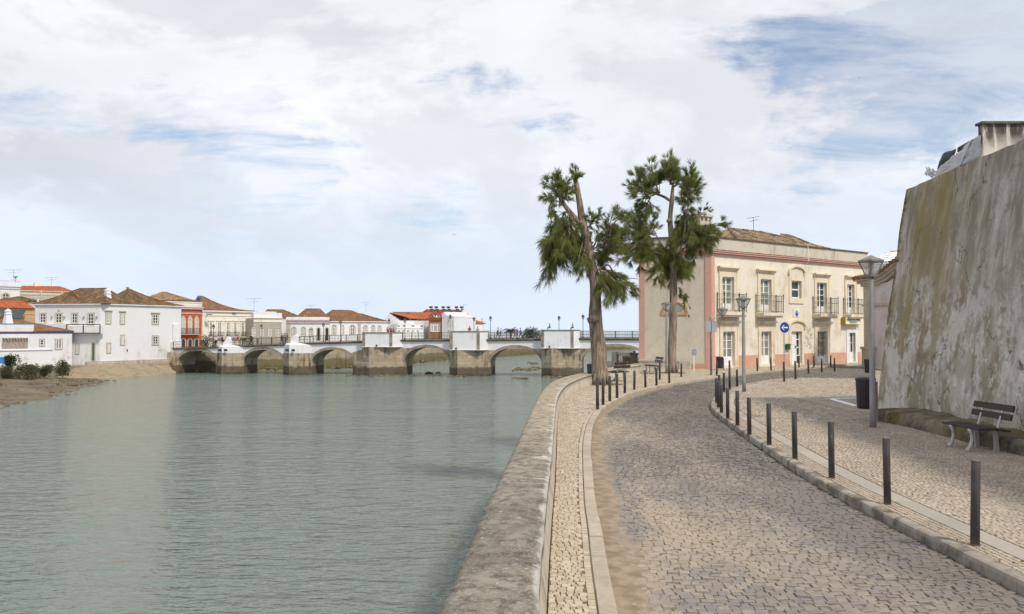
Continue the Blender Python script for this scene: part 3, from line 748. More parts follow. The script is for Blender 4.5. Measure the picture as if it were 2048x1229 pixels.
# parking bay of darker setts with a white line (a dry patch in the plaza)
bay = P2([(1580, 795), (1760, 796.5), (1790, 832), (1690, 822)], KH)
field = strip_line + [(24.0, 37.5), (11.9, 23.4), (11.2, 21.5), (10.4, 17), (9.8, 0.2)]
mb = MB()
cobbles(mb, field, 0.068, KH, 0.75, 1.3, 0.008, 0.002, 0.003, 0.20, 0.04, 0.7, near=11, seed=31, skew=-0.16, ymax=20)
cobbles(mb, field, 0.094, KH, 0.75, 1.3, 0.010, 0.003, 0.003, 0.28, 0.045, 0.55, near=11, seed=32, skew=-0.16, ymin=20.02)
struct('plaza', mb, MT['plaza'], False)
mb = MB(); poly_fill(mb, bay, KH + 0.008)
struct('parking_bay', mb, plain('parking_bay_asphalt', (0.33, 0.285, 0.215), 0.9, 0.25, 5, bmp=0.5, bscale=60))
mb = MB(); mb.quad(*[(p[0], p[1], KH + 0.013) for p in P2([(1657, 799), (1666, 798), (1715, 811.5), (1708, 814)], KH)])
mb.quad(*[(p[0], p[1], KH + 0.013) for p in P2([(1664, 797.4), (1725, 796.6), (1725, 798), (1666, 798.4)], KH)])
struct('road_marking', mb, MT['sash'])

# river wall with broad coping
def river_wall():
    root = thing('river_wall', 'low river wall with broad lichen-grey coping between water and pavement', 'wall', (0.3, 8, 0))
    N = 120
    def par(pl):
        L = [0]
        for a, b in zip(pl[:-1], pl[1:]): L.append(L[-1] + hypot(b[0] - a[0], b[1] - a[1]))
        return L
    def samp(pl, t):
        L = par(pl); x = t * L[-1]
        for i in range(len(L) - 1):
            if x <= L[i + 1] + 1e-9:
                f = (x - L[i]) / (L[i + 1] - L[i]); return (pl[i][0] + (pl[i + 1][0] - pl[i][0]) * f, pl[i][1] + (pl[i + 1][1] - pl[i][1]) * f)
        return pl[-1]
    def chaikin(q):
        for _ in range(2):
            r = [q[0]]
            for a, b in zip(q[:-1], q[1:]): r += [(a[0] * .75 + b[0] * .25, a[1] * .75 + b[1] * .25), (a[0] * .25 + b[0] * .75, a[1] * .25 + b[1] * .75)]
            q = r + [q[-1]]
        return q
    O = chaikin(WXO); I = chaikin(WXI)
    top = MB(); top.smooth = True; vs = []; acr = []; M = 10; N = 240
    for i in range(N + 1):
        o = samp(O, i / N); q = samp(I, i / N)
        for k in range(M + 1):
            w = k / M; x = o[0] + (q[0] - o[0]) * w; y = o[1] + (q[1] - o[1]) * w
            z = WT + 0.018 * sin(w * pi) - (0.02 if k in (0, M) else 0) + 0.008 * mnoise.noise(Vector((x * 2.2, y * 2.2, 0))) + 0.006 * mnoise.noise(Vector((x * 9, y * 9, 0)))
            j = 0.012 * mnoise.noise(Vector((x * 5, y * 3, 7))) if k in (0, M) else 0
            vs.append((x + j, y, z)); acr.append(w)
    fs = [(i * (M + 1) + k, i * (M + 1) + k + 1, (i + 1) * (M + 1) + k + 1, (i + 1) * (M + 1) + k) for i in range(N) for k in range(M)]
    b0 = len(vs)
    for i in range(N + 1):        # thickness of the coping stones
        for k, e in ((0, 0.0), (M, 1.0)):
            p = vs[i * (M + 1) + k]; vs.append((p[0], p[1], WT - 0.16)); acr.append(e)
    for i in range(N):
        fs.append((i * (M + 1), (i + 1) * (M + 1), b0 + 2 * (i + 1), b0 + 2 * i)); fs.append((i * (M + 1) + M, (i + 1) * (M + 1) + M, b0 + 2 * (i + 1) + 1, b0 + 2 * i + 1))
    top.add(vs, fs)
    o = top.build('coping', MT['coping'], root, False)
    at_ = o.data.attributes.new('across', 'FLOAT', 'POINT'); at_.data.foreach_set('value', acr)
    body = MB()
    for i in range(N):
        a = samp(O, i / N); b = samp(O, (i + 1) / N)
        body.quad((a[0] + .03, a[1], WT - .15), (b[0] + .03, b[1], WT - .15), (b[0] - .25, b[1], WZ - 0.6), (a[0] - .25, a[1], WZ - 0.6))
    body.build('river_face', MT['wall_outer'], root, False)
    body = MB()
    for i in range(N):
        a = samp(I, i / N); b = samp(I, (i + 1) / N)
        body.quad((a[0] - .012, a[1], WT - .15), (b[0] - .012, b[1], WT - .15), (b[0] + .045, b[1], KH - 0.05), (a[0] + .045, a[1], KH - .05))
    body.build('pavement_face', MT['wall_inner'], root, False)
    fin = MB(); fin.smooth = False
river_wall()

# far banks --------------------------------------------------------------
bank = [at(x, 660, Y)[:2] for x, Y in ((330, 134), (430, 137), (520, 142), (690, 148), (790, 166), (890, 189), (1060, 229), (1150, 262), (1270, 299))]
mb = MB()
mb.column(bank + [(60, 420), (-400, 420), (-400, 140), (-75, 134)], WZ - 1, -1.55)
struct('far_bank', mb, MT['earth'])
wl = MB()
for a, b in zip(bank[:-1], bank[1:]):
    fr = Frame(a, b); wl.T = fr
    wl.box(-0.05, fr.L + 0.05, -0.3, 0.35, WZ - 0.6, -1.35)
o = wl.build('quay_wall', MT['bank_wall']); tag(o, 'pale masonry quay wall with green tide band seen through the bridge arches', 'quay wall')
wl = MB()
for a, b in zip(bank[:-1], bank[1:]):
    if a[0] > -16: continue
    fr = Frame(a, b); n = int(fr.L / 0.7)
    for i in range(n):
        p = fr((rnd.uniform(0, fr.L), rnd.uniform(0.2, 2.6), 0)); s = rnd.uniform(0.2, 0.55)
        wl.blob((p[0], p[1], WZ + rnd.uniform(-0.05, 0.35)), (s, s, s * 0.6), i, 0.5, 6, 4)
wl.build('bank_rubble', MT['rock'], None, False, kind='stuff')

# mud bank on the left
edge = [(-40, 835), (0, 813), (60, 803), (105, 795), (150, 782), (190, 768), (216, 762), (200, 757), (170, 753)]
ed = [G(x, y, WZ)[:2] for x, y in edge]
mb = MB(); mb.smooth = True; vs = []; fs = []; NX, NY = 110, 68
X0, X1, Y0, Y1 = -150.0, -40.0, 58.0, 126.0
def shore(y):
    """x of the water's edge at depth y"""
    pts = [(-36.0, 56), (-44.0, 66)] + [(p[0], p[1]) for p in ed[1:7]] + [(-63, 118), (-62, 128)]
    pts.sort(key=lambda p: p[1])
    for a, b in zip(pts[:-1], pts[1:]):
        if a[1] <= y <= b[1]: return a[0] + (b[0] - a[0]) * (y - a[1]) / (b[1] - a[1])
    return pts[-1][0]
for j in range(NY + 1):
    for i in range(NX + 1):
        x = X0 + (X1 - X0) * i / NX; y = Y0 + (Y1 - Y0) * j / NY
        d = shore(y) - x
        z = WZ + 0.055 * d + 0.16 * mnoise.noise(Vector((x * 0.25, y * 0.25, 0))) * min(1, max(0, (d + 3) / 3)) + 0.07 * mnoise.noise(Vector((x * 0.9, y * 0.9, 4)))
        if d > 12: z += 0.10 * min(d - 12, 8)
        vs.append((x, y, min(z, -2.75)))
for j in range(NY):
    for i in range(NX): fs.append((j * (NX + 1) + i, j * (NX + 1) + i + 1, (j + 1) * (NX + 1) + i + 1, (j + 1) * (NX + 1) + i))
mb.add(vs, fs); struct('mud_bank', mb, MT['mud'])
mb = MB()
for i in range(150):
    y = rnd.uniform(66, 118); x = shore(y) - abs(rnd.gauss(0, 5)) + 1.2; s = rnd.choice((0.1, 0.14, 0.2, 0.34))
    d = shore(y) - x
    mb.blob((x, y, WZ + 0.055 * d + 0.02), (s * 1.1, s * .8, s * 0.45), i, 0.5, 6, 4)
mb.build('mud_debris', MT['rock'], None, False, kind='stuff')

# sloping tan revetment below the white house
mb = MB()
a0 = G(135, 741, -3.9); a1 = at(350, 660, 130.5)
top = [at(60, 724, 124.5), at(145, 724, 122.3), at(205, 720.5, 121.5), at(300, 722, 129), at(352, 726, 132.5)]
bot = [at(60, 757, 112), at(140, 757, 112), at(215, 753, 116.5), at(322, 748.5, 125), at(352, 749, 129)]
for k in range(4):
    A, B = top[k], top[k + 1]; D, E = bot[k], bot[k + 1]
    mb.quad((A.x, A.y, -3.05), (B.x, B.y, -3.05), (E.x, E.y, WZ - 0.25), (D.x, D.y, WZ - 0.25))
    mb.quad((A.x, A.y, -3.05), (B.x, B.y, -3.05), (B.x - 2, B.y + 16, -3.05), (A.x - 2, A.y + 16, -3.05))
struct('river_slope', mb, MT['slope'])
mb = MB(); mb.column([(-400, 112), (-66, 113), (-66, 121), (-62, 124), (-56, 131), (-56, 141), (-400, 141)], WZ - 1, -3.08)
struct('town_ground', mb, MT['earth'])
# sandbar far out
mb = MB(); mb.smooth = True
mb.blob((70, 640, WZ), (90, 14, 1.1), 2, 0.3, 24, 8)
struct('sandbar', mb, MT['earth'])

# weeds and moss along the right kerb and round some bollards
mb = MB(); r_ = random.Random(77)
kr = [p for p in RKs if p[1] < 20]
for i in range(900):
    p = r_.choice(kr); q = r_.random(); side_ = -0.02 - abs(r_.gauss(0, .035)) if q < .7 else .17 + r_.random() * .26
    n_ = mnoise.noise(Vector((p[0] * .8, p[1] * .9, side_ > 0)))
    if n_ < .02: continue
    x, y = p[0] + side_, p[1] + r_.uniform(-.25, .25); z = (0.0 if side_ < 0 else KH) - .005
    for k in range(4):
        a = r_.uniform(0, 6.28); h_ = r_.uniform(.008, .028); w_ = r_.uniform(.003, .007)
        mb.add([(x - w_ * sin(a), y + w_ * cos(a), z), (x + w_ * sin(a), y - w_ * cos(a), z), (x + cos(a) * h_ * .9, y + sin(a) * h_ * .9, z + h_)], [(0, 1, 2)])
mb.build('kerb_weeds', plain('moss_green', (.085, .095, .028), .95, .4, 5), None, False, kind='stuff')

mb = MB(); r_ = random.Random(5)
for i in range(620):
    y = r_.uniform(72, 116); d = r_.uniform(1.0, 26); x = shore(y) - d
    if mnoise.noise(Vector((x * .12, y * .12, 2))) + d * .018 < .16: continue
    z = min(WZ + .055 * d + (0.10 * min(d - 12, 8) if d > 12 else 0), -2.75) - .05
    for k in range(9):
        a = r_.uniform(0, 6.28); h_ = r_.uniform(.12, .42); q = r_.uniform(.05, .25)
        bx_, by_ = x + r_.uniform(-.3, .3), y + r_.uniform(-.3, .3)
        mb.add([(bx_ - .03 * sin(a), by_ + .03 * cos(a), z), (bx_ + .03 * sin(a), by_ - .03 * cos(a), z), (bx_ + cos(a) * q, by_ + sin(a) * q, z + h_)], [(0, 1, 2)])
mb.build('bank_grass', MT['bush'], None, False, kind='stuff')
# ------------------------------------------------------------------ the old stone bridge
A0 = at(435, 660, 127.4)
BF = Frame((A0.x, A0.y), d=BD)           # front of pier noses, s along the bridge (rightwards)
FACE = -1.6                              # spandrel face, set back from the pier noses
BW_ = 5.2                                # deck width
def bs(px, o=FACE): return BF.hit(px, 700, o)[0]
def bz(px, py, o=FACE): return BF.hit(px, py, o)[1]
_deck = [(300, 698), (345, 696.3), (435, 693), (475, 691), (565, 688.3), (620, 685.3), (720, 682.5), (805, 679.6), (898, 679), (978, 679), (1080, 677.6), (1160, 676.6), (1275, 677), (1440, 682)]
deck_pts = [(bs(x), bz(x, y)) for x, y in _deck]
def deckz(s):
    for (a, za), (b, zb) in zip(deck_pts[:-1], deck_pts[1:]):
        if s <= b: return za + (zb - za) * max(0, (s - a)) / (b - a)
    return deck_pts[-1][1]
S0 = bs(345); S1 = bs(1425)
arches = []
for x0, x1, crown, spring in ((357, 432, 702, 722), (486, 566.5, 700, 724), (624, 706, 700, 724), (808, 899, 695, 724), (980, 1083, 696, 726), (1164, 1296, 693.5, 722)):
    s0, s1 = bs(x0), bs(x1); xm = (x0 + x1) / 2
    arches.append((s0, s1, bz(xm, spring), bz(xm, crown)))
def soff(s):
    for s0, s1, zs, zc in arches:
        if s0 < s < s1:
            u = (s - (s0 + s1) / 2) / ((s1 - s0) / 2)
            return zs + (zc - zs) * max(0.0, 1 - abs(u) ** 2.15) ** (1 / 1.85)
    return None
def split_z(px):     # boundary between bare stone below and white wall above
    pts = [(345, 705), (500, 707.3), (700, 706.8), (735, 696.8), (840, 696.5), (905, 701), (1000, 701), (1085, 697.5), (1300, 697.5)]
    for (a, ya), (b, yb) in zip(pts[:-1], pts[1:]):
        if px <= b: return ya + (yb - ya) * max(0, px - a) / (b - a)
    return pts[-1][1]
bridge = thing('stone_bridge', 'long low arched stone bridge with whitewashed sides and white pier blocks across the river', 'bridge', BF((0, 0, WZ)))
ss = sorted(set([S0, S1] + [x for a in arches for x in (a[0], a[1])] + [a[0] + (a[1] - a[0]) * (0.5 - 0.5 * cos(pi * k / 36)) for a in arches for k in range(1, 36)] + [S0 + (S1 - S0) * k / 60 for k in range(61)]))
ss = [s for i, s in enumerate(ss) if i == 0 or s - ss[i - 1] > 1e-4]
stone = MB(BF); whites = [MB(BF), MB(BF)]
spl = {}
def zsplit(s):
    # pixel of s on the face
    p = BF((s, FACE, 0)); px = 1024 + FPX * p[0] / p[1]
    return bz(px, split_z(px))
BACK = FACE - BW_
for a, b in zip(ss[:-1], ss[1:]):
    m = (a + b) / 2; inar = soff(m) is not None
    def lo(s):
        if not inar: return WZ - 0.8
        ar = [q for q in arches if q[0] <= m <= q[1]][0]
        if abs(s - ar[0]) < 1e-6 or abs(s - ar[1]) < 1e-6: return ar[2]
        return soff(s)
    la, lb = lo(a), lo(b); ta, tb = deckz(a) - 0.32, deckz(b) - 0.32; za, zb = min(max(zsplit(a), la), ta), min(max(zsplit(b), lb), tb)
    for O_, white in ((FACE, whites[0]), (BACK, whites[1])):
        if za > la + 1e-4 or zb > lb + 1e-4: stone.quad((a, O_, la), (b, O_, lb), (b, O_, zb), (a, O_, za))
        white.quad((a, O_, za), (b, O_, zb), (b, O_, tb), (a, O_, ta))
    if inar: stone.quad((a, FACE, la), (b, FACE, lb), (b, BACK, lb), (a, BACK, la))
for s0, s1, zs, zc in arches:
    for s in (s0, s1): stone.quad((s, FACE, WZ - 0.8), (s, BACK, WZ - 0.8), (s, BACK, zs), (s, FACE, zs))
stone.build('spandrel_masonry', MT['bridge_stone'], bridge)
[white.build('whitewashed_spandrel', MT['white_clean'], bridge) for white in whites]
rr = random.Random(2)
for s0, s1, zs, zc in arches:
    N = 30; pts = []; rg = MB(BF)
    for k in range(N + 1):
        t = pi * k / N; s = (s0 + s1) / 2 - (s1 - s0) / 2 * cos(t) * 0.9995; z = soff(s) or zs
        pts.append((s, z))
    for k in range(N):
        (a, za), (b, zb) = pts[k], pts[k + 1]
        n = Vector((-(zb - za), b - a)).normalized(); g = 0.015
        A = Vector((a, za)).lerp(Vector((b, zb)), g); B = Vector((a, za)).lerp(Vector((b, zb)), 1 - g)
        th = 0.42 + rr.uniform(-0.012, 0.012); pr = FACE + 0.04 + rr.uniform(0, 0.006)
        rg.prism([(A.x, A.y - 0.004), (B.x, B.y - 0.004), (B.x + n.x * th, B.y + n.y * th), (A.x + n.x * th, A.y + n.y * th)], FACE - 0.3, pr)
    rg.build('arch_ring', MT['voussoir'], bridge)
dk = MB(BF); cns = [MB(BF), MB(BF)]
for a, b in zip([S0 + (S1 - S0) * k / 40 for k in range(40)], [S0 + (S1 - S0) * k / 40 for k in range(1, 41)]):
    za, zb = deckz(a), deckz(b)
    dk.quad((a, FACE + 0.1, za - .02), (b, FACE + 0.1, zb - .02), (b, BACK - .1, zb - .02), (a, BACK - .1, za - .02))
    for cn, o0, o1 in ((cns[0], FACE - 0.25, FACE + 0.28), (cns[1], BACK - 0.28, BACK + 0.25)):
        cn.add([(a, o0, za - .32), (b, o0, zb - .32), (b, o1, zb - .22), (a, o1, za - .22), (a, o0, za), (b, o0, zb), (b, o1, zb), (a, o1, za)],
               [(0, 1, 2, 3), (4, 5, 6, 7), (0, 1, 5, 4), (3, 2, 6, 7)])
dk.build('deck', MT['earth'], bridge); [cn.build('cornice', MT['cornice_stone'], bridge) for cn in cns]

# small cutwater piers (the two on the left) and three big white-topped ones
def small_pier(xl, xa, xr, ytop):
    sl, sa, sr = BF.hit(xl, 740, FACE)[0], BF.hit(xa, 740, 0)[0], BF.hit(xr, 740, FACE)[0]
    px = xa + 20; zsp = BF.hit(px, split_z(px), 0)[1]; zt = BF.hit(xa + 12, ytop, 0)[1]
    poly = [(sl, FACE - .2), (sl + .1, FACE), (sa, 0), (sr, FACE), (sr, FACE - .2)]
    st = MB(BF); st.column(poly, WZ - .8, zsp)
    p = st.build('cutwater', MT['pier_stone'], bridge)
    w = MB(BF); q = [(sl + .02, FACE - .2), (sl + .12, FACE), (sa, -0.04), (sr - .03, FACE), (sr - .03, FACE - .2)]
    w.column(q, zsp - 0.01, zt)
    # sloped shoulder and the white scrolled seat that rises from it
    q2 = [(sl + .25, FACE - .2), (sl + .35, FACE - .1), (sa + .1, -.5), (sr - 1.0, FACE - .1), (sr - 1.0, FACE - .2)]
    w.column(q, zt, zt + 0.22, q2)
    bx = BF.hit(xa + 12, ytop, FACE + .4)[0]
    prof = [(bx - .75, 0.15), (bx + .55, 0.15), (bx + .5, .6), (bx + .42, 1.15), (bx + .25, 1.5), (bx, 1.58), (bx - .2, 1.5), (bx - .3, 1.1), (bx - .5, .75), (bx - .72, .55)]
    w.prism([(a, zt + z) for a, z in prof], FACE - .2, FACE + .55)
    w.build('whitewashed_pier_top', MT['white_clean'], bridge)
    for dx in (-0.35, 0.75):
        f = MB(BF)
        c = (sa + dx, (-0.35 if dx < 0 else -0.15) + 0.25, zsp + .45)
        f.box(c[0] - .2, c[0] + .2, c[1] - .12, c[1] + .12, c[2] - .12, c[2] + .16); f.bar((c[0], c[1] - .3, c[2] - .1), (c[0], c[1], c[2]), .06, .06)
        f.box(c[0] - .26, c[0] + .26, c[1] + .1, c[1] + .15, c[2] - .16, c[2] + .2)
        f.build('floodlight', MT['dark_iron'], bridge)
small_pier(433, 443, 488, 694)
small_pier(566, 578, 624, 690)

def big_pier(xa0, xa1, xr, xbl, xbn, xbr, ytop, ysp, dark_left):
    """upper block: front from xa0 to xa1, bright side to xr; lower stone: left foot xbl, nose xbn, right end xbr"""
    zt = BF.hit((xa0 + xa1) / 2, ytop, -.3)[1]; zs = BF.hit((xa0 + xa1) / 2, ysp, 0)[1]
    s0 = BF.hit(xa0, 690, -.3)[0]; s1 = BF.hit(xa1, 690, -.3)[0]; s2 = BF.hit(xr, 690, FACE)[0]
    b0 = BF.hit(xbl, 745, FACE + .3)[0]; bn = BF.hit(xbn, 745, 0)[0]; br = BF.hit(xbr, 745, FACE)[0]
    st = MB(BF)
    low = [(b0, FACE - .3), (b0, FACE + .4), (bn, 0.05), (br, FACE + .05), (br, FACE - .3)]
    zm = WZ + 2.05
    st.column(low, WZ - .8, zm)
    bt = BF.hit(xa0, 715, FACE + .3)[0]
    up = [(bt, FACE - .3), (bt, FACE + .42), (bn - .05, -0.02), (br - .06, FACE + .02), (br - .06, FACE - .3)]
    st.column([(p[0], p[1]) for p in low], zm, zm + .1, up) if False else None
    st.column(up, zm, zs)
    st.build('cutwater', MT['pier_stone'], bridge)
    w = MB(BF)
    blk = [(s0, FACE - .4), (s0, -.3), (s1, -.3), (s2, FACE), (s2, FACE - .4)]
    ins = [(s0 + .04, FACE - .4), (s0 + .04, -.36), (s1 - .02, -.36), (s2 - .03, FACE - .03), (s2 - .03, FACE - .4)]
    w.column(ins, zs, zt - .06)
    w.build('white_pier_block', MT['white_clean'], bridge)
    t = MB(BF); pw = 0.42
    for a in (s0 - .02, s1 - pw + .02):
        t.box(a, a + pw, -.5, -.28, zs, zt - .02)
    d = Vector((s2 - s1, FACE + .3)); d.normalize()
    t.column([(s0 - .05, FACE - .45), (s0 - .05, -.24), (s1 + .02, -.24), (s2 + .03, FACE + .04), (s2 + .03, FACE - .45)], zt - .06, zt + .06)
    t.build('stone_pilaster_trim', MT['pilaster_stone'], bridge)
    t = MB(BF); t.column([(s0 - .04, FACE), (s0 - .04, -.22), (s1 + .05, -.22), (s2, FACE + .05)], zs - .04, zs + .05)
    t.build('white_ledge', MT['white_clean'], bridge)
    f = MB(BF); c = (s1 - 2.4 if dark_left else s1 - 3.6, -.05, zs + .2)
    f.box(c[0] - .13, c[0] + .13, c[1] - .1, c[1] + .1, c[2] - .1, c[2] + .15); f.bar((c[0], c[1], c[2] - .22), (c[0], c[1], c[2]), .05, .05)
    f.build('floodlight', MT['dark_iron'], bridge)
big_pier(725, 784, 805.5, 706, 738, 806, 665.5, 694.3, True)
big_pier(900, 959, 977, 899.5, 915, 978.5, 663, 700.5, False)
big_pier(1082.5, 1147, 1161, 1083, 1103.5, 1162.5, 660.5, 697, False)

# cast iron railings between the blocks, on both edges of the deck
def railing(sa, sb, o, fine):
    r = MB(BF); n = max(2, int((sb - sa) / 2.4)); H = 1.02
    for k in range(n + 1):
        s = sa + (sb - sa) * k / n; z = deckz(s)
        r.box(s - .045, s + .045, o - .045, o + .045, z, z + H + .06)
    for zz, h in ((.10, .04), (.52, .03), (H, .05)):
        for k in range(n):
            a = sa + (sb - sa) * k / n; b = sa + (sb - sa) * (k + 1) / n
            r.bar((a, o, deckz(a) + zz), (b, o, deckz(b) + zz), .035, h)
    m = int((sb - sa) / fine)
    for k in range(m):
        s = sa + (sb - sa) * (k + .5) / m; z = deckz(s)
        r.bar((s, o, z + .1), (s, o, z + H), .022, .022)
    r.build('railing', MT['green_iron'], bridge)
for o in (FACE + .1, BACK - .1):
    for xa, xb in ((347, 449), (458, 572), (594, 726), (806, 900), (978, 1083), (1162, 1300)):
        railing(bs(xa), bs(xb), o, 0.24)
# far rail carries on behind the blocks
for xa, xb in ((449, 458), (572, 594), (726, 806), (900, 978), (1083, 1162)):
    railing(bs(xa), bs(xb), BACK - .1, 0.3)

# lamp posts on the bridge
def bridge_lamp():
    t = thing('bridge_lamp', 'x', 'street lamp', (0, 0, 0), 'slim dark lamp posts on the bridge')
    p = MB(); p.lathe([(.10, 0), (.10, .25), (.05, .32), (.04, 2.6), (.035, 2.75), (.07, 2.8), (.07, 2.86)], n=8)
    p.build('post', MT['green_iron'], t)
    l = MB(); l.lathe([(.10, 2.86), (.21, 3.22)], n=6); g = l.build('lantern', MT['lantern'], t)
    c = MB(); c.lathe([(.25, 3.20), (.25, 3.24), (.20, 3.38), (.08, 3.48), (.04, 3.60), (.0, 3.66)], n=6)
    for j in range(6):
        a = 2 * pi * (j + .5) / 6
        c.bar((cos(a) * .105, sin(a) * .105, 2.86), (cos(a) * .215, sin(a) * .215, 3.22), .03, .03)
    c.build('cap', MT['green_iron'], t)
    return t
bl0 = bridge_lamp()
near, farr = FACE - .25, BACK + .3
BL = [(427, 648, near, 'slim dark lamp post on the bridge in front of the red house'),
      (523, 648, near, 'slim dark lamp post on the bridge in front of the grey house with arched windows'),
      (647, 645, near, 'slim dark lamp post on the bridge in front of the white house with dark archways'),
      (681, 640, near, 'slim dark lamp post on the bridge just left of the leftmost white pier block'),
      (778, 637, farr, 'slim dark lamp post behind the leftmost white pier block'),
      (810, 636, near, 'slim dark lamp post just right of the leftmost white pier block'),
      (948, 633, farr, 'slim dark lamp post behind the middle white pier block'),
      (981, 631, near, 'slim dark lamp post just right of the middle white pier block'),
      (1118, 631, farr, 'slim dark lamp post behind the white pier block nearest the leaning tree'),
      (1166, 628, near, 'slim dark lamp post between the last white pier block and the leaning trunk')]
for i, (x, y, o, lab) in enumerate(BL):
    s, zt = BF.hit(x, y, o); z = deckz(s); p = BF((s, o, z)); k = (zt - z) / 3.66
    if i == 0: bl0.location = p; bl0.scale = (1, 1, k); bl0['label'] = lab
    else: dup(bl0, p, 0.3 * i, lab, scale=(1, 1, k))

# rubble around the pier feet and rocks standing out of the water
r = MB(BF)
for xc, w, o0 in ((735, 38, 0.5), (790, 24, -.2), (860, 30, -1.0), (915, 18, .5), (1040, 14, 4), (1115, 28, .6), (1150, 14, .2)):
    for i in range(34):
        s = BF.hit(xc + rnd.uniform(-w, w), 745, o0)[0]; q = rnd.uniform(.12, .34)
        r.blob((s, o0 + rnd.uniform(-.5, .7), WZ + rnd.uniform(-.08, .08)), (q * 1.3, q, q * .6), i, .5, 6, 4)
r.build('pier_rubble', MT['rock'], None, False, kind='stuff')
spots = [(1031, 742), (1038, 740), (1045, 741), (1052, 740), (1058, 742), (1064, 739), (1070, 741), (1075, 738), (1060, 727), (1070, 729), (876, 747), (858, 748), (434, 744)]
for i, (x, y) in enumerate(spots):
    p = G(x, y, WZ); q = (.35, .5, .28, .42)[i % 4]
    b = MB(); b.blob((p.x, p.y, WZ + .03), (q * 1.7, q, q * .75), i * 3, .55, 8, 6); b.blob((p.x + q, p.y + .2, WZ), (q * .8, q * .6, q * .5), i * 5, .5, 7, 5)
    o = b.build('river_rock', MT['rock'])
    tag(o, 'dark weedy rock awash in the river by the bridge piers', 'rock', 'rocks standing out of the river by the bridge')
# ------------------------------------------------------------------ helpers for houses
def wall_holes(mb, s0, s1, z0, z1, holes, o=0.0, depth=0.22):
    """front sheet with real openings and reveals; holes = (a,b,c,d) in s,z"""
    xs = sorted(set([s0, s1] + [v for h in holes for v in h[:2] if s0 < v < s1])); zs = sorted(set([z0, z1] + [v for h in holes for v in h[2:4] if z0 < v < z1]))
    for a, b in zip(xs[:-1], xs[1:]):
        for c, d in zip(zs[:-1], zs[1:]):
            m, n = (a + b) / 2, (c + d) / 2
            if not any(h[0] < m < h[1] and h[2] < n < h[3] for h in holes): mb.quad((a, o, c), (b, o, c), (b, o, d), (a, o, d))
    for h in holes:
        a, b, c, d = h[:4]; q = o - depth
        mb.quad((a, o, c), (a, q, c), (a, q, d), (a, o, d)); mb.quad((b, o, c), (b, q, c), (b, q, d), (b, o, d))
        mb.quad((a, o, d), (b, o, d), (b, q, d), (a, q, d)); mb.quad((a, o, c), (b, o, c), (b, q, c), (a, q, c))
def sash(fr, h, parent, o=-0.16, cols=2, rows=3, fw=0.07, bw=0.035, glassm='glass', panel=0.0, name='window', mat='sash'):
    """casement: outer frame, meeting stile, glazing bars; a pane behind; panel = share of solid lower panel"""
    a, b, c, d = h[:4]; m = MB(fr); t = 0.05
    m.box(a, a + fw, o - t, o, c, d); m.box(b - fw, b, o - t, o, c, d); m.box(a + fw, b - fw, o - t, o, d - fw, d); m.box(a + fw, b - fw, o - t, o, c, c + fw)
    cp = c + fw + (d - c) * panel
    if panel:
        m.box(a + fw, b - fw, o - t, o - .012, c + fw, cp)
        for k in range(cols):
            w = (b - a - 2 * fw) / cols; x0 = a + fw + k * w + .08; m.box(x0, x0 + w - .16, o - .012, o - .002, c + fw + .1, cp - .06)
    if cols == 2: m.box((a + b) / 2 - .055, (a + b) / 2 + .055, o - t, o + .008, c + fw, d - fw)
    else:
        for k in range(1, cols): x = a + fw + (b - a - 2 * fw) * k / cols; m.box(x - bw / 2, x + bw / 2, o - t, o - .005, c + fw, d - fw)
    for k in range(1, rows): z = cp + (d - fw - cp) * k / rows; m.box(a + fw, b - fw, o - t, o - .006, z - bw / 2, z + bw / 2)
    w = m.build(name, MT[mat], parent)
    g = MB(fr); g.quad((a + .01, o - .035, cp - .01), (b - .01, o - .035, cp - .01), (b - .01, o - .035, d - .01), (a + .01, o - .035, d - .01))
    g.build('pane', MT[glassm], w)
    return w
